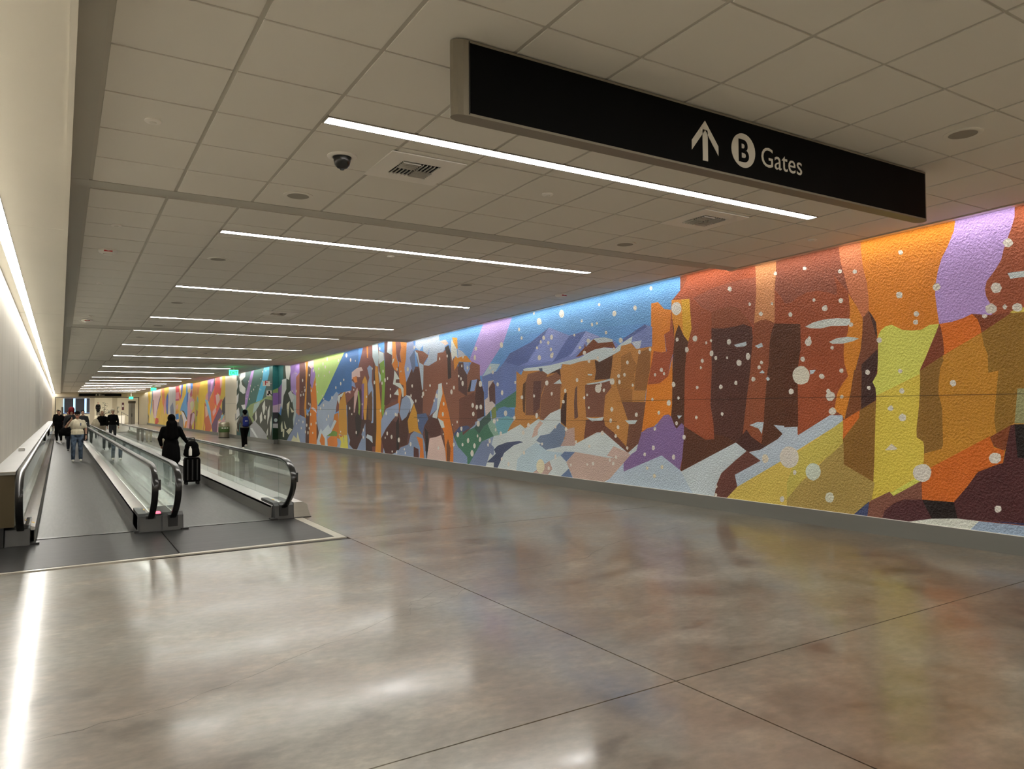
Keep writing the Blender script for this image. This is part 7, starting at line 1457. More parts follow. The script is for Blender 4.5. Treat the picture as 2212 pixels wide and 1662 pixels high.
def gates_sign(x0, x1, y, zb, zt, label, cx, detail=True):
    """black panel between bronze half-round ends; cx: x of the arrow"""
    t = empty('gates_sign', (0, y, 0))
    d = .115; h = zt - zb
    # frame in plan: flat front and back, rounded ends
    pl = []
    for k in range(9):
        a = math.pi/2 + math.pi*k/8
        pl.append((x0 - .005 + .095*math.cos(a), d/2 + d/2*math.sin(a)))
    for k in range(9):
        a = -math.pi/2 + math.pi*k/8
        pl.append((x1 + .005 + .06*math.cos(a), d/2 + d/2*math.sin(a)))
    MB().prism([(p[0], p[1]) for p in pl], 'z', zb-.012, zt+.014).build('frame', M['signframe'], t, False)
    MB().box(x0, x1, -.004, .002, zb+.004, zt-.004).build('face_panel', M['signblack'], t)
    MB().box(x0, x1, d-.002, d+.004, zb+.004, zt-.004).build('face_panel', M['signblack'], t)
    MB().box(x0-.008, x0-.002, -.003, .004, zb-.005, zt+.005).build('frame_groove', M['blackplastic'], t)
    for xx in (x0 + .25*(x1-x0), x0 + .75*(x1-x0)):
        MB().box(xx-.03, xx+.03, .03, .085, zt+.01, ceil_z(y)+.01).build('mounting_bracket', M['signframe'], t)
    k = h/.426; zc = zb + h*.465
    f = -.0055
    # arrow: shaft and two barbs
    ar = MB(); ax = cx
    def fl(poly): ar.prism([(p[0], p[1]) for p in poly], 'y', f-.001, -.004)
    fl([(ax-.026*k, zc-.147*k), (ax+.026*k, zc-.147*k), (ax+.026*k, zc+.08*k), (ax-.026*k, zc+.08*k)])
    fl([(ax, zc+.148*k), (ax-.135*k, zc-.018*k), (ax-.135*k, zc-.088*k), (ax, zc+.078*k)])
    fl([(ax, zc+.148*k), (ax, zc+.078*k), (ax+.135*k, zc-.088*k), (ax+.135*k, zc-.018*k)])
    ar.build('arrow', M['signwhite'], t)
    MB().prism(ring_pts(.130*k, 40, cx+.404*k, zc), 'y', f-.001, -.004).build('disc', M['signwhite'], t)
    text_mesh('B', .235*k, 'letter_b', M['signblack'], t, (cx+.350*k, f-.0018, zc-.083*k), width=.112*k, bold=.006*k)
    text_mesh('Gates', .218*k, 'lettering', M['signwhite'], t, (cx+.604*k, f-.001, zc-.080*k), width=.482*k)
    tag(t, label, 'sign')
    return t
gates_sign(2.04, 6.84, 3.77, 3.413, 3.839, 'large hanging black sign with arrow, circled B and Gates, nearest', 3.973)
gates_sign(1.85, 6.05, 96.3, 3.31, 3.63, 'distant black sign with arrow over the end of the tunnel', 3.55)

# ------------------------------------------------------------------ things in the ceiling
def on_ceiling(name, x, y): return empty(name, (x, y, ceil_z(y)))
def speaker(x, y, label):
    t = on_ceiling('ceiling_speaker', x, y)
    MB().lathe([(.145, .004), (.145, -.004), (.130, -.009), (.105, -.006), (.105, .0)], 32).build('rim', M['tile'], t, True)
    MB().lathe([(.001, -.004), (.105, -.004), (.105, .002), (.001, .002)], 32).build('grille', M['grille'], t, True)
    tag(t, label, 'speaker', 'round ceiling speakers')
speaker(2.0, 7.30, 'round ceiling speaker near the dome camera, before the ceiling step')
speaker(6.26, 7.35, 'round ceiling speaker on the right, just before the ceiling step')
speaker(6.20, 3.10, 'nearest round ceiling speaker, right of the hanging gates sign')
speaker(1.92, 11.18, 'round ceiling speaker between second and third strip lights, left')
speaker(6.05, 11.35, 'round ceiling speaker between second and third strip lights, right')
speaker(1.92, 15.55, 'round ceiling speaker between third and fourth strip lights')
speaker(1.98, 19.3, 'round ceiling speaker just behind the fourth strip light')
speaker(1.98, 24.0, 'small round ceiling speaker between fifth and sixth strip lights')
speaker(2.35, 2.83, 'round ceiling speaker cut by the top edge, above the sign')
def disc(x, y, label, r=.058):
    t = on_ceiling('sprinkler_plate', x, y)
    MB().lathe([(r, .002), (r, -.008), (r*.86, -.014), (.001, -.015)], 24).build('cover', M['white'], t, True)
    MB().lathe([(r*.45, -.012), (r*.42, -.020), (.001, -.021)], 16).build('cap', M['tile'], t, True)
    tag(t, label, 'sprinkler', 'concealed sprinkler plates')
disc(.565, 5.98, 'round sprinkler plate at upper left, nearest of its row')
disc(.545, 9.80, 'round sprinkler plate left of the second strip light')
disc(.545, 13.95, 'round sprinkler plate left of the third strip light')
disc(4.15, 6.05, 'round sprinkler plate right of the square air vent')
disc(8.25, 6.0, 'round sprinkler plate close to the mural, nearest')
disc(4.02, 9.85, 'round sprinkler plate behind the middle of the second strip light')
disc(.55, 18.2, 'small sprinkler plate left of the fourth strip light')
disc(.55, 22.3, 'small sprinkler plate left of the fifth strip light')
def smoke(x, y, label):
    t = on_ceiling('smoke_detector', x, y)
    MB().lathe([(.115, .002), (.118, -.018), (.105, -.038), (.07, -.052), (.001, -.055)], 28).build('body', M['white'], t, True)
    MB().box(-.05, .05, -.113, -.096, -.036, -.020).build('red_print', M['red'], t)
    MB().lathe([(.06, -.050), (.058, -.062), (.001, -.064)], 20).build('chamber', M['white'], t, True)
    tag(t, label, 'smoke detector', 'white smoke detectors')
smoke(.53, 11.27, 'white smoke detector with red print on the left ceiling')
smoke(8.15, 11.45, 'white smoke detector at the ceiling edge by the blue sky mural')
smoke(.50, 18.9, 'small white smoke detector on the left, before the second step')
smoke(2.7, 33.9, 'far white smoke detector between the seventh and eighth strip lights, left')
smoke(4.0, 34.3, 'far white smoke detector between the seventh and eighth strip lights, right')
def dome_cam(x, y):
    t = on_ceiling('dome_camera', x, y)
    MB().lathe([(.125, .003), (.125, -.006), (.110, -.012), (.082, -.012), (.078, .0)], 32).build('ring', M['white'], t, True)
    MB().lathe([(.072, -.004), (.071, -.04), (.062, -.075), (.04, -.100), (.001, -.112)], 28).build('dome', M['rubber'], t, True)
    MB().lathe([(.076, -.004), (.075, -.022), (.071, -.022), (.071, -.004)], 28).build('collar', M['blackplastic'], t, True)
    MB().lathe([(.02, -.108), (.018, -.116), (.001, -.117)], 12).build('lens', M['darkmetal'], t, True)
    tag(t, 'black dome camera in a white ring beside the square air vent', 'camera')
dome_cam(2.02, 6.02)
def vent(x, y, label, w=.70, core=.36, rot=0.0):
    t = on_ceiling('air_vent', x, y)
    g = w/2; c = core/2
    fr = MB()
    for (a0, a1, b0, b1) in ((-g, g, -g, -c), (-g, g, c, g), (-g, -c, -c, c), (c, g, -c, c)):
        fr.box(a0, a1, b0, b1, -.006, .004)
    fr.build('panel', M['white'], t)
    MB().box(-c, c, -c, c, -.0015, .003).build('cavity', M['ventdark'], t)
    n = 5
    for qx in (0, 1):
        for qy in (0, 1):
            for k in range(n):
                s0 = -c + (0 if qx == 0 else c); u0 = -c + (0 if qy == 0 else c)
                p = (k+.5)*c/n
                if (qx + qy) % 2 == 0:
                    MB().hexa([(s0+.006, u0+p-.010, -.022), (s0+c-.006, u0+p-.010, -.022), (s0+c-.006, u0+p-.006, -.022), (s0+.006, u0+p-.006, -.022)],
                              [(s0+.006, u0+p+.002, 0), (s0+c-.006, u0+p+.002, 0), (s0+c-.006, u0+p+.006, 0), (s0+.006, u0+p+.006, 0)]).build('louvre', M['white'], t)
                else:
                    MB().hexa([(s0+p-.010, u0+.006, -.022), (s0+p-.006, u0+.006, -.022), (s0+p-.006, u0+c-.006, -.022), (s0+p-.010, u0+c-.006, -.022)],
                              [(s0+p+.002, u0+.006, 0), (s0+p+.006, u0+.006, 0), (s0+p+.006, u0+c-.006, 0), (s0+p+.002, u0+c-.006, 0)]).build('louvre', M['white'], t)
    tag(t, label, 'air vent', 'square ceiling air vents')
vent(2.02+.715*.93, 6.02, 'square white air vent with dark louvres next to the dome camera')
vent(6.30, 6.0, 'square air vent under the right half of the nearest strip light')
vent(4.02, 16.2, 'pale air vent behind the third strip light', .70, .30)
vent(4.4, 28.6, 'small pale air vent behind the sixth strip light', .70, .30)

def exit_sign(x, y, zc, label, w=.42, h=.26):
    t = empty('exit_sign', (x, y, zc))
    MB().box(-w/2, w/2, -.02, .02, -h/2, h/2).build('housing', M['exitgreen'], t)
    text_mesh('EXIT', .20, 'lettering', M['exitdark'], t, (-w/2+.04, -.022, -.075), width=w-.08, bold=.004)
    MB().box(-.02, .02, -.015, .015, h/2, ceil_z(y)-zc+.01).build('stem', M['white'], t)
    MB().box(-.08, .08, -.03, .03, ceil_z(y)-zc-.012, ceil_z(y)-zc+.01).build('canopy', M['white'], t)
    tag(t, label, 'exit sign', 'green exit signs')
exit_sign(7.18, 37.5, 3.48, 'nearest green exit sign, by the teal forest mural')
exit_sign(6.80, 69.5, 3.47, 'middle green exit sign above the abstract mural')
exit_sign(6.9, 94.0, 3.10, 'farthest green exit sign near the end doors')

# projecting wall signs on the corner of the mural wall
def flag_sign(x0, x1, y, z0, z1, label, kind):
    t = empty('wall_sign', ((x0+x1)/2, y, z0))
    w = (x1-x0)/2
    MB().box(-w, w, -.015, .015, 0, z1-z0).build('panel', M['white'], t)
    MB().box(w, WALL_R2-(x0+x1)/2, -.01, .01, (z1-z0)*.4, (z1-z0)*.6).build('bracket', M['steel_sat'], t)
    if kind == 'F': text_mesh('F', .30, 'lettering', M['red'], t, (-.07, -.017, .05), width=.14, bold=.006)
    else:
        mb = MB().prism(ring_pts(.055, 16, .0, (z1-z0)*.72), 'y', -.018, -.015)
        mb.prism([(-.03, .13), (.05, .10), (.11, .03), (.13, .06), (.06, .15), (.04, .26), (-.04, .26)], 'y', -.018, -.015)
        mb.prism(ring_pts(.05, 12, -.05, .09), 'y', -.018, -.015)
        mb.build('pictogram', M['darkmetal'], t)
    tag(t, label, 'wall sign')
flag_sign(8.42, 8.76, 36.9, 2.83, 3.06, 'small white sign with a red F on the teal mural', 'F')
flag_sign(8.60, 8.84, 36.9, 2.33, 2.61, 'small white pictogram sign under the red F sign', 'P')

# ------------------------------------------------------------------ litter bin
def bin_build():
    t = empty('litter_bin', (8.42, 46.8, 0))
    MB().lathe([(.30, .0), (.31, .03), (.31, .84), (.30, .90), (.27, .94), (.15, .96), (.001, .96)], 32).build('drum', M['bin'], t, True)
    MB().lathe([(.312, .33), (.318, .34), (.318, .66), (.312, .67)], 32).build('band', M['bin_label'], t, True)
    MB().lathe([(.315, .0), (.315, .04), (.30, .045)], 32).build('foot_ring', M['blackplastic'], t, True)
    for a in (-2.0, -1.55, -1.1):
        MB().box(-.05, .05, -.004, .004, .56, .62).build('pictogram', M['white'], t, False, (.322*math.cos(a), .322*math.sin(a), 0), a+math.pi/2)
    tag(t, 'silver drum litter bin with a green label by the cream panel', 'litter bin')
M['bin'] = mat('bin_steel', (0.42, 0.39, 0.30), 0.3, metal=0.9)
M['bin_label'] = mat('bin_green_label', (0.06, 0.12, 0.03), 0.5)
bin_build()

# ------------------------------------------------------------------ far end of the tunnel and the hall behind it
M['lobbywall'] = mat('hall_wall', (0.80, 0.74, 0.58), 0.7)
M['endwall'] = mat('end_wall', (0.66, 0.59, 0.46), 0.7)
M['endframe'] = mat('opening_frame', (0.07, 0.055, 0.04), 0.5)
M['lobbyfill'] = emis('hall_fill_lamp', (1.0, 0.95, 0.84), 22.0)  # emission of the fill lamps added in the far hall
M['sky_pane'] = emis('daylight_pane', (0.28, 0.50, 1.0), 0.75)
M['blind'] = mat('dark_blind', (0.018, 0.022, 0.035), 0.5)
M['leaf'] = mat('leaf_green', (0.012, 0.022, 0.008), 0.6)
M['soil'] = mat('pot_soil', (0.03, 0.02, 0.015), 0.9)
M['poster'] = mat('poster_plum', (0.10, 0.012, 0.03), 0.5)
M['doorgrey'] = mat('grey_door', (0.30, 0.29, 0.27), 0.4, metal=0.3)
def far_end():
    w = MB()
    w.box(-1.0, 9.4, Y_END, Y_END+.25, 3.25, 4.45)
    w.box(-1.0, -0.42, Y_END, Y_END+.25, 0, 3.25)
    w.box(7.9, 9.4, Y_END, Y_END+.25, 0, 3.25)
    we = struct(w.build('wall_end', M['endwall']))
    MB().box(2.93, 3.40, Y_END, Y_END+.4, 0, 3.25).build('column', M['endwall'], we)
    MB().box(5.17, 5.69, Y_END, Y_END+.4, 0, 3.25).build('column', M['endwall'], we)
    for a, b in ((2.90, 3.43), (5.14, 5.72)):
        MB().box(a, b, Y_END-.03, Y_END+.43, 0, .12).build('column_base', M['endframe'], we)
    MB().box(-0.46, 7.95, Y_END-.03, Y_END, 3.17, 3.25).build('head_frame', M['endframe'], we)
    MB().box(-0.46, -0.38, Y_END-.03, Y_END, 0, 3.25).build('jamb_frame', M['endframe'], we)
    MB().box(7.87, 7.95, Y_END-.03, Y_END, 0, 3.25).build('jamb_frame', M['endframe'], we)
    YF = 114.0
    struct(MB().box(-4, 14, YF, YF+.2, 0, 4.6).build('wall_far', M['lobbywall']))
    struct(MB().box(-4.2, -4, Y_END+.2, YF, 0, 4.6).build('wall_far_left', M['lobbywall']))
    struct(MB().box(14, 14.2, Y_END+.2, YF, 0, 4.6).build('wall_far_right', M['lobbywall']))
    struct(MB().box(-4, 14, Y_END+.2, YF, 4.45, 4.6).build('ceiling', M['soffit']))
    struct(MB().box(-4, 14, Y_END, YF, -.3, -.005).build('floor', M['concrete']))
    for i, (x, y) in enumerate(((1.5, 101), (5, 101), (1.5, 107), (5, 107), (8.5, 104))):
        t = empty('hall_fill_light', (x, y, 4.45))  # unseen lamp added to brighten the hall
        MB().box(-1.0, 1.0, -.3, .3, -.02, .0).build('housing', M['lampbody'], t)
        MB().box(-.95, .95, -.26, .26, -.03, -.02).build('diffuser', M['lobbyfill'], t)
        tag(t, 'added unseen fill lamp in the hall beyond the tunnel, %s' % ('front left', 'front middle', 'rear left', 'rear middle', 'on the right')[i], 'ceiling light', 'added fill lamps beyond the tunnel')
    # windows with dark blinds
    X = lambda u: .405*1.018 + (u-137.3)*.0531
    n = 1
    for a, b in ((137.3, 163.2), (163.2, 187.5), (187.5, 193.9)):
        x0, x1 = X(a), X(b)
        wd = struct(MB().box(x0, x1, YF-.05, YF-.03, 1.35, 3.28).build('window_%d' % n, M['sky_pane'])); n += 1
        MB().box(x0, x1, YF-.09, YF-.03, 1.28, 1.36).build('window_sill', M['endframe'], wd)
        if b > 188: s0, s1 = x0, x1
        else: s0, s1 = (x0 + (.10 if n == 2 else 0.0)), x1 - .26
        z = 1.38
        while z < 3.25:
            MB().hexa([(s0, YF-.10, z), (s1, YF-.10, z), (s1, YF-.06, z+.02), (s0, YF-.06, z+.02)],
                      [(s0, YF-.10, z+.075), (s1, YF-.10, z+.075), (s1, YF-.06, z+.095), (s0, YF-.06, z+.095)]).build('blind_slat', M['blind'], wd)
            z += .085
        MB().box(s0-.02, s0+.02, YF-.11, YF-.05, 1.36, 3.28).build('mullion', M['endframe'], wd)
    # planters and plants
    def planter(x0, x1, y, h, label):
        t = empty('planter', ((x0+x1)/2, y, 0)); g = (x1-x0)/2
        MB().hexa([(-g+.03, -.4, 0), (g-.03, -.4, 0), (g-.03, .4, 0), (-g+.03, .4, 0)], [(-g, -.43, h), (g, -.43, h), (g, .43, h), (-g, .43, h)]).build('trough', M['white'], t)
        MB().box(-g+.05, g-.05, -.38, .38, h, h+.01).build('soil', M['soil'], t)
        tag(t, label, 'planter')
    planter(3.95, 5.75, 105, 1.05, 'white planter in the middle opening at the tunnel end')
    planter(6.05, 7.0, 105, 1.05, 'white planter right of the column at the tunnel end')
    def plant(x, y, z0, h, r, label, n=60):
        t = empty('potted_plant', (x, y, z0)); rnd = random.Random(int(x*100))
        MB().tube([(0, 0, 0), (.03, 0, h*.5), (0, .02, h*.85)], [.03, .025, .012], 6).build('stem', M['soil'], t)
        fm = MB()
        for i in range(n):
            a = rnd.uniform(0, 6.28); zz = h*rnd.uniform(.25, 1.0); rr = r*rnd.uniform(.2, 1.0)
            c = Vector((rr*math.cos(a), rr*math.sin(a), zz)); d = Vector((math.cos(a), math.sin(a), rnd.uniform(-.5, .7))).normalized()
            s = d.cross(Vector((0, 0, 1))).normalized()*.06; l = .22
            fm.add([c-d*l*.5, c+s+Vector((0, 0, .015)), c+d*l*.5, c-s+Vector((0, 0, .015)), c+Vector((0, 0, .03))], [(0, 1, 4), (1, 2, 4), (2, 3, 4), (3, 0, 4)])
        fm.build('foliage', M['leaf'], t)
        tag(t, label, 'plant')
    plant(4.9, 107.5, 0.0, 2.75, .40, 'tall dark plant against the bright hall wall', 90)
    plant(5.35, 105, 1.05, .75, .42, 'low leafy plant in the middle white planter')
    plant(6.15, 105, 1.05, 1.1, .25, 'upright dark plant in the right white planter')
    # raised landing with a person, poster, door
    struct(MB().box(3.3, 4.75, 106.3, 109.5, 0, 1.0).build('trim_2', M['endwall']))
    p = MB().box(7.25, 7.50, 113.90, 113.96, 1.75, 2.75).build('poster', M['poster'])
    MB().box(7.28, 7.47, 113.89, 113.90, 2.15, 2.45).build('print_field', M['white'], p)
    tag(p, 'dark red poster on the wall of the far hall', 'poster')
    d = struct(MB().box(7.15, 7.86, 101.0, 101.06, 0, 2.55).build('door_1', M['doorgrey']))
    for x in (7.48, 7.54): MB().box(x-.015, x+.015, 100.95, 101.0, .9, 1.3).build('door_handle', M['darkmetal'], d)
    MB().box(7.50, 7.52, 100.99, 101.0, .02, 2.53).build('door_seam', M['darkmetal'], d)
    MB().box(7.10, 7.92, 101.0, 101.08, 2.55, 2.85).build('door_head', M['endframe'], d)
    # slanting handrail
    t = empty('stair_handrail', (0, 0, 0))
    MB().tube([(6.5, 103, 1.5), (7.6, 101.8, .75)], .03, 6).build('rail', M['darkmetal'], t)
    MB().tube([(6.5, 103, 0), (6.5, 103, 1.5)], .03, 6).build('post', M['darkmetal'], t)
    MB().tube([(7.6, 101.8, 0), (7.6, 101.8, .75)], .03, 6).build('post', M['darkmetal'], t)
    tag(t, 'dark slanting handrail in front of the far grey door', 'handrail')
    # queue posts by the left jamb
    for i, (x, l) in enumerate(((-.15, 'short brown post at the far left jamb'), (.25, 'taller dark post at the far left jamb'))):
        t = empty('barrier_post', (x, 92.0 + i, 0))
        MB().lathe([(.16, 0), (.16, .03), (.04, .05)], 16).build('foot', M['darkmetal'], t, True)
        MB().box(-.10, .10, -.03, .03, .05, 1.75 + .35*i).build('board', M['endframe'], t)
        tag(t, l, 'post')
far_end()

# ------------------------------------------------------------------ people
def capsule(bm_v, bm_f, p0, r0, p1, r1, n=10):
    p0 = Vector(p0); p1 = Vector(p1); d = p1 - p0
    if d.length < 1e-5: d = Vector((0, 0, 1e-4))
    d.normalize()
    a = d.cross(Vector((0, 0, 1)))
    if a.length < 1e-3: a = d.cross(Vector((1, 0, 0)))
    a.normalize(); b = d.cross(a)
    rings = []
    for t in (-80, -50, -20): rings.append((p0 + d*r0*math.sin(math.radians(t)), r0*math.cos(math.radians(t))))
    rings.append((p0, r0)); rings.append((p1, r1))
    for t in (20, 50, 80): rings.append((p1 + d*r1*math.sin(math.radians(t)), r1*math.cos(math.radians(t))))
    base = len(bm_v)
    for c, r in rings:
        for k in range(n):
            bm_v.append(tuple(c + (a*math.cos(2*math.pi*k/n) + b*math.sin(2*math.pi*k/n))*r))
    m = len(rings)
    for i in range(m-1):
        for k in range(n):
            bm_f.append((base+i*n+k, base+i*n+(k+1) % n, base+(i+1)*n+(k+1) % n, base+(i+1)*n+k))
    bm_f.append(tuple(base+k for k in range(n))[::-1]); bm_f.append(tuple(base+(m-1)*n+k for k in range(n)))
def ellipsoid(bm_v, bm_f, c, r, n=14, m=9):
    base = len(bm_v)
    for i in range(m+1):
        t = -math.pi/2 + math.pi*(i+.02)/(m+.04)
        for k in range(n):
            bm_v.append((c[0]+r[0]*math.cos(t)*math.cos(2*math.pi*k/n), c[1]+r[1]*math.cos(t)*math.sin(2*math.pi*k/n), c[2]+r[2]*math.sin(t)))
    for i in range(m):
        for k in range(n):
            bm_f.append((base+i*n+k, base+i*n+(k+1) % n, base+(i+1)*n+(k+1) % n, base+(i+1)*n+k))
    bm_f.append(tuple(base+k for k in range(n))[::-1]); bm_f.append(tuple(base+m*n+k for k in range(n)))

def blob(name, parts, voxel, mat_, parent, smooth_it=4):
    v = []; f = []
    for q in parts:
        if len(q) == 4: capsule(v, f, *q)
        else: ellipsoid(v, f, *q)
    me = bpy.data.meshes.new('tmp'); me.from_pydata(v, [], f)
    bm = bmesh.new(); bm.from_mesh(me); bmesh.ops.recalc_face_normals(bm, faces=bm.faces); bm.to_mesh(me); bm.free()
    o = bpy.data.objects.new('tmp_blob', me)
    rm = o.modifiers.new('r', 'REMESH'); rm.mode = 'VOXEL'; rm.voxel_size = voxel; rm.use_smooth_shade = True
    if smooth_it:
        sm = o.modifiers.new('s', 'SMOOTH'); sm.iterations = smooth_it; sm.factor = .5
    out = baked(o)
    bpy.data.objects.remove(o); bpy.data.meshes.remove(me)
    out.name = name; out.materials.clear(); out.materials.append(mat_)
    for p in out.polygons: p.use_smooth = True
    return link(name, out, None, parent)

def cloth(name, c, rough=0.8): return mat(name, c, rough, spec=0.25, noise=((18, 18, 9), 0.12), bump=(30, 0.01, 0.35))
SK = mat('skin', (0.34, 0.19, 0.125), 0.55)
HAIR = mat('dark_hair', (0.0035, 0.003, 0.0028), 0.85, spec=0.03)
BLACK = mat('black_cloth', (0.0035, 0.0034, 0.0033), 0.9, spec=0.05)
M['shoe_white'] = mat('white_shoe', (0.62, 0.59, 0.52), 0.6)
M['shoe_dark'] = mat('dark_shoe', (0.02, 0.018, 0.016), 0.5)

def person(loc, rz, label, H=1.72, pose=None, top=None, topm=None, sleeve='long', pants=None, shoes=None, hair=HAIR, hairlen='short',
           coat=0.0, skin=SK, near=False, face=False, girth=1.0):
    k = H/1.72
    J = dict(shR=(.172, 0, 1.375), elR=(.235, -.03, 1.13), wrR=(.245, .05, .885), shL=(-.172, 0, 1.375), elL=(-.235, -.03, 1.13), wrL=(-.245, .05, .885),
             hpR=(.090, 0, .91), knR=(.100, .015, .50), anR=(.100, -.02, .085), hpL=(-.090, 0, .91), knL=(-.100, .015, .50), anL=(-.100, -.02, .085),
             headdy=0.0, headdz=0.0)
    J.update(pose or {})
    t = empty('person', loc, rz); t.scale = (k, k, k)
    vx = .0105 if near else .022
    V = lambda q: Vector(q)
    def hand(sd, fingers):
        el = V(J['el'+sd]); wr = V(J['wr'+sd]); d = (wr-el).normalized()
        s = 1 if sd == 'R' else -1
        out = [(tuple(wr), .026, tuple(wr+d*.06), .030), (tuple(wr+d*.04), .03, tuple(wr+d*.09), .030)]
        if fingers:
            side = Vector((0, 1, 0)); side = (side - d*side.dot(d)).normalized()
            inn = d.cross(side)*(-s)
            for i, (o_, l) in enumerate(((.033, .070), (.012, .080), (-.010, .074), (-.031, .058))):
                b = wr + d*.085 + side*o_
                m_ = b + d*l*.55 + inn*.008
                e = m_ + d*l*.40 + inn*.026
                out += [(tuple(b), .0115, tuple(m_), .0105), (tuple(m_), .0105, tuple(e), .009)]
            b = wr + d*.035 + side*.030; m_ = b + d*.035 + side*.026 + inn*.012; e = m_ + d*.035 + side*.004 + inn*.014
            out += [(tuple(b), .014, tuple(m_), .012), (tuple(m_), .012, tuple(e), .010)]
        else:
            out += [(tuple(wr+d*.08), .028, tuple(wr+d*.15), .018), (tuple(wr+d*.03), .014, tuple(wr+d*.075+Vector((0, .035, 0))), .012)]
        return out
    hy, hz = J['headdy'], J['headdz']
    g = girth
    body = [((0, 0, 1.0), (.150*g, .105*g, .16)), ((0, 0, 1.25), (.165*g, .108*g, .20)), ((-.12, 0, 1.375), .042, (.12, 0, 1.375), .042),
            ((0, -.01, 1.42), .056, (0, hy*.5+.005, 1.53+hz), .052), ((0, hy, 1.615+hz), (.074, .094, .108)), ((0, hy+.030, 1.550+hz), (.056, .062, .056)),
            ((0, hy+.092, 1.605+hz), (.013, .020, .024)), ((.074, hy-.005, 1.605+hz), (.012, .022, .034)), ((-.074, hy-.005, 1.605+hz), (.012, .022, .034)),
            ((0, 0, .93), (.155*g, .115*g, .11))]
    for sd in 'RL':
        body += [(J['sh'+sd], .046, J['el'+sd], .040), (J['el'+sd], .041, J['wr'+sd], .027)] + hand(sd, near)
        body += [(J['hp'+sd], .084, J['kn'+sd], .055), (J['kn'+sd], .055, J['an'+sd], .038)]
        an = V(J['an'+sd])
        body += [(tuple(an+V((0, -.03, -.045))), .036, tuple(an+V((0, .15, -.055))), .028)]
    blob('body', body, vx*.8 if near else vx, skin, t, 2)
    # top
    sh = [((0, 0, 1.02), (.168*g, .122*g, .16)), ((0, 0, 1.25), (.184*g, .124*g, .205)), ((-.13, 0, 1.38), .066, (.13, 0, 1.38), .066), ((0, -.01, 1.435), .062, (.165, 0, 1.375), .050), ((0, -.01, 1.435), .062, (-.165, 0, 1.375), .050), ((0, 0, .96), (.172*g, .128*g, .09))]
    for sd in 'RL':
        a = V(J['sh'+sd]); e = V(J['el'+sd]); w = V(J['wr'+sd])
        if sleeve == 'short': sh += [(tuple(a), .072, tuple(a+(e-a)*.72), .066)]
        else: sh += [(tuple(a), .070, tuple(e), .056), (tuple(e), .053, tuple(e+(w-e)*.93), .042)]
    if coat: sh += [((0, 0, .95), .165*g, (0, 0, .95-coat), .190*g), ((-.08, 0, .9), .12, (-.10, 0, .95-coat), .12), ((.08, 0, .9), .12, (.10, 0, .95-coat), .12)]
    blob(top or 'shirt', sh, vx*1.25, topm or BLACK, t, 3)
    # trousers
    tr = [((0, 0, .93), (.165*g, .122*g, .12))]
    for sd in 'RL':
        tr += [(J['hp'+sd], .099*g, J['kn'+sd], .074), (J['kn'+sd], .072, tuple(V(J['an'+sd])+V((0, 0, .02))), .062)]
    blob('trousers', tr, vx*1.25, pants or BLACK, t, 3)
    # shoes, one each
    for sd in 'RL':
        an = V(J['an'+sd])
        so_ = [(tuple(an+V((0, -.035, -.040))), .045, tuple(an+V((0, .05, -.042))), .044), (tuple(an+V((0, .05, -.042))), .044, tuple(an+V((0, .165, -.055))), .034)]
        blob('shoe', so_, vx*1.1, shoes or M['shoe_dark'], t, 2)
    if hairlen == 'short':
        blob('hair', [((0, hy-.014, 1.640+hz), (.084, .098, .100)), ((0, hy-.05, 1.59+hz), (.074, .058, .085))], vx*1.2, hair, t, 3)
    elif hairlen == 'long':
        blob('hair', [((0, hy-.018, 1.640+hz), (.092, .102, .104)), ((0, hy-.055, 1.55+hz), (.092, .068, .13)), ((-.06, -.085, 1.52), .066, (-.075, -.125, 1.20), .062),
                      ((.06, -.085, 1.52), .066, (.075, -.125, 1.20), .062), ((0, -.095, 1.5), .07, (0, -.14, 1.16), .062)], vx*1.2, hair, t, 4)
    if face:
        for s in (-1, 1):
            e = MB().lathe([(.001, -.011), (.010, -.006), (.012, 0), (.010, .006), (.001, .011)], 10).build('eye', M['white'], t, True, (s*.030, hy+.085, 1.618+hz))
            MB().lathe([(.001, -.006), (.006, -.003), (.006, .003), (.001, .006)], 8).build('iris', M['blackplastic'], e, True, (0, .009, 0))
        MB().box(-.024, .024, hy+.082, hy+.090, 1.548+hz, 1.556+hz).build('mouth', M['red'], t)
    tag(t, label, 'person')
    return t

PI = math.pi
# man in the cream shirt, walking towards the camera
CREAM = cloth('cream_cotton', (0.58, 0.52, 0.38))
JEANS = mat('faded_jeans', (0.075, 0.105, 0.15), 0.8, spec=0.2, noise=((9, 9, 7), 0.75))
man = person((0.50, 28.25, .006), PI, 'man in cream t-shirt, black cap and ripped jeans walking closer', 1.64,
             dict(elR=(.34, .06, 1.20), wrR=(.215, .20, 1.40), elL=(-.255, -.02, 1.13), wrL=(-.265, .06, .89), knR=(.115, .05, .50), anR=(.115, .02, .085), knL=(-.105, .01, .50), anL=(-.115, -.05, .09)),
             't_shirt', CREAM, 'short', JEANS, M['shoe_white'], near=True, face=True, girth=1.24)
blob('cap', [((0, -.005, 1.68), (.090, .104, .070)), ((-.05, .10, 1.655), .014, (.05, .10, 1.655), .014), ((-.035, .15, 1.648), .010, (.035, .15, 1.648), .010), ((0, .08, 1.66), (.08, .09, .014))], .011, BLACK, man, 2)
MB().box(-.115, -.085, .128, .136, 1.24, 1.33).build('chest_print', mat('navy_print', (.03, .05, .11), .6), man)
MB().lathe([(.034, -.02), (.038, -.015), (.038, .015), (.034, .02)], 14).build('wristwatch', M['blackplastic'], man, True, (-.263, .055, .925))
bag = empty('shoulder_bag', (0.50-.33, 28.25+.02, .0))
blob('bag_body', [((0, 0, 1.02), (.16, .10, .13)), ((.06, 0, .95), (.16, .10, .11)), ((-.07, 0, .97), (.14, .09, .11))], .015, BLACK, bag, 4)
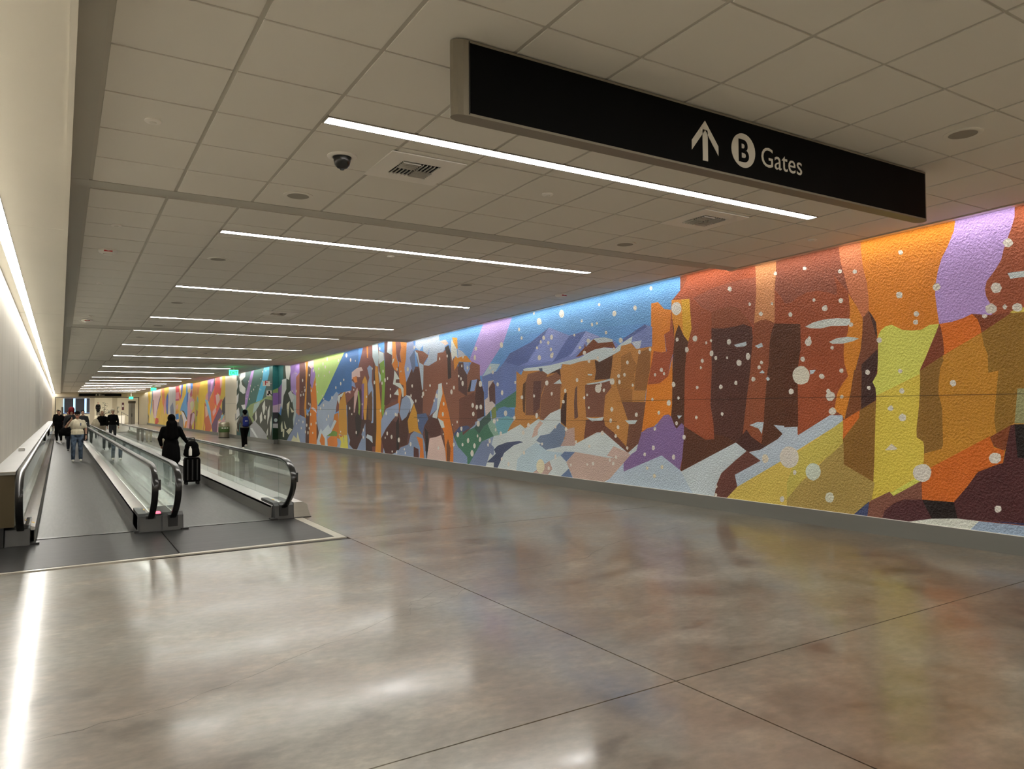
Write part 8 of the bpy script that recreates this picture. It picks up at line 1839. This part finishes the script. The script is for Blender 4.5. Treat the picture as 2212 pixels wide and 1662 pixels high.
MB().tube([(-.02, -.02, 1.12), (.02, -.14, 1.30), (.10, -.18, 1.42), (.16, -.05, 1.47), (.12, .10, 1.36), (.06, .06, 1.13)], .018, 6).build('strap', BLACK, bag, True)
tag(bag, 'black duffel bag hanging from the shoulder of the cream-shirted man', 'bag')

# woman in black with a suitcase, walking away
wom = person((2.12, 17.95, .006), 0.0, 'woman with long dark hair in a black coat, seen from behind', 1.57,
             dict(elR=(.285, .0, 1.15), wrR=(.40, .10, 1.00), elL=(-.25, .02, 1.14), wrL=(-.20, .16, .98), knR=(.10, .06, .50), anR=(.10, .08, .085), knL=(-.10, -.02, .50), anL=(-.10, -.12, .11)),
             'coat', BLACK, 'long', BLACK, M['shoe_dark'], hairlen='long', coat=.30, near=True, girth=1.05)
sc = empty('suitcase', (2.56, 18.02, .006))
sm_ = MB()
sm_.prism([(-.15, .06), (.15, .06), (.165, .09), (.165, .55), (.14, .60), (-.14, .60), (-.165, .55), (-.165, .09)], 'y', -.11, .11)
sm_.build('shell', BLACK, sc)
for s in (-.10, .0, .10): MB().box(s-.012, s+.012, -.118, -.108, .10, .56).build('rib', M['blackplastic'], sc)
for sx in (-.12, .12):
    for sy in (-.08, .08):
        MB().lathe([(.001, 0), (.03, .0), (.034, .03), (.03, .06), (.001, .062)], 12).build('wheel', M['rubber'], sc, True, (sx, sy, 0))
for sx in (-.06, .06): MB().tube([(sx, .08, .58), (sx, .08, 1.00)], .009, 6).build('handle_tube', M['darkmetal'], sc, True)
MB().tube([(-.075, .08, 1.00), (.075, .08, 1.00)], .016, 8).build('handle_grip', M['blackplastic'], sc, True)
tag(sc, 'black upright rolling suitcase beside the woman in black', 'suitcase')
bg = empty('travel_bag', (2.55, 17.99, .61))
blob('bag_body', [((0, 0, .14), (.17, .11, .14)), ((0, 0, .24), (.15, .10, .14)), ((-.05, 0, .08), (.13, .10, .08)), ((.05, 0, .08), (.13, .10, .08))], .016, BLACK, bg, 3)
MB().tube([(-.08, 0, .34), (-.05, 0, .44), (.05, 0, .44), (.08, 0, .34)], .012, 6).build('strap', M['blackplastic'], bg, True)
tag(bg, 'black soft bag stacked on the rolling suitcase', 'bag')
bt = empty('water_bottle', (2.50, 17.83, .66))
MB().lathe([(.001, 0), (.032, .0), (.034, .02), (.034, .12), (.028, .155), (.014, .18)], 16).build('bottle', M['white'], bt, True)
MB().lathe([(.016, .178), (.016, .205), (.001, .207)], 14).build('lid', M['white'], bt, True)
tag(bt, 'small white bottle in front of the black travel bag', 'bottle')

# walker with a blue backpack
GREYH = cloth('grey_fleece', (0.105, 0.10, 0.085))
bp_ = person((6.78, 33.0, 0), 0.0, 'person in grey hoodie, black hat and black trousers walking away', 1.66,
             dict(elR=(.28, -.02, 1.14), wrR=(.20, .15, 1.02), elL=(-.29, -.04, 1.12), wrL=(-.27, .05, .88), knR=(.06, .12, .52), anR=(.05, -.04, .20), knL=(-.07, .02, .50), anL=(-.06, .0, .085)),
             'hoodie', GREYH, 'long', BLACK, M['shoe_white'], near=True, girth=1.12)
blob('hat', [((0, -.01, 1.665), (.104, .118, .082)), ((0, -.02, 1.62), (.106, .118, .05))], .013, BLACK, bp_, 2)
blob('hood', [((-.08, -.07, 1.46), .05, (.08, -.07, 1.46), .05), ((0, -.10, 1.42), (.11, .06, .07))], .016, GREYH, bp_, 2)
BLUE = cloth('blue_nylon', (0.010, 0.018, 0.13))
pk = empty('backpack', (6.78, 33.0-.20, .0))
blob('pack', [((0, 0, 1.20), (.135, .085, .20)), ((0, -.02, 1.08), (.13, .09, .14)), ((-.09, 0, 1.0), .05, (.09, 0, 1.0), .05)], .015, BLUE, pk, 3)
for s in (-1, 1):
    MB().box(s*.03-.014, s*.03+.014, -.105, -.085, 1.185, 1.21).build('logo_dot', M['white'], pk)
    MB().tube([(s*.09, .05, 1.36), (s*.11, .17, 1.43), (s*.12, .32, 1.33), (s*.13, .28, 1.10)], .018, 6).build('strap', BLUE, pk, True)
tag(pk, 'blue backpack with two white marks worn by the walker', 'backpack')

# people farther along the belts
DK = [cloth('charcoal_cloth', (0.018, 0.018, 0.02)), cloth('dark_navy_cloth', (0.010, 0.012, 0.02)), cloth('dark_red_cloth', (0.16, 0.012, 0.014)), cloth('beige_cloth', (0.42, 0.37, 0.27))]
p4 = person((.42, 36.0, .006), PI, 'person in dark clothes and red hood behind the cream-shirted man', 1.78, None, 'jacket', DK[0], pants=DK[1])
blob('hood', [((0, 0, 1.66), (.12, .125, .13)), ((0, -.05, 1.56), (.12, .10, .12))], .022, DK[2], p4, 2)
person((.95, 41.0, .006), PI, 'person in a charcoal jacket behind the red-hooded one', 1.70, None, 'jacket', DK[0], pants=DK[0])
p6 = person((1.85, 43.0, .006), PI, 'left of the two people in black facing on the right belt', 1.66, None, 'jacket', BLACK, pants=DK[3], hairlen='long', hair=mat('blond_hair', (.25, .17, .08), .6))
p7 = person((2.3, 42.5, .006), PI, 'right of the two people in black, wearing a pale hood', 1.74, None, 'jacket', BLACK, pants=DK[0])
blob('hood', [((0, -.01, 1.665), (.10, .11, .09))], .022, DK[3], p7, 2)
tb = empty('tote_bag', (1.55, 42.6, .0))
blob('bag_body', [((0, 0, .98), (.20, .10, .20)), ((0, 0, 1.12), (.13, .07, .16))], .022, DK[3], tb, 3)
MB().tube([(0, 0, 1.22), (.10, .1, 1.40), (.18, .2, 1.44)], .02, 6).build('strap', DK[3], tb, True)
tag(tb, 'beige tote bag carried by the couple in black', 'bag')
person((-.02, 46.5, .006), PI, 'far person in black at the left handrail, light shoes', 1.70, None, 'jacket', BLACK, pants=BLACK, shoes=M['shoe_white'])
person((.42, 50.0, .006), PI, 'far person in a dark red jacket on the left belt', 1.66, None, 'jacket', DK[2], pants=DK[1])
person((-.10, 55.0, .006), PI, 'farthest person in black by the left wall ledge', 1.74, None, 'jacket', BLACK, pants=BLACK)
person((.75, 58.0, .006), PI, 'far person in dark navy in the middle of the left belt', 1.66, None, 'jacket', DK[1], pants=BLACK)
person((4.15, 107.2, 1.0), PI, 'dark figure standing against the bright wall of the far hall', 1.75, None, 'coat', BLACK, pants=BLACK, coat=.3)

bpy.data.scenes.remove(WORK)
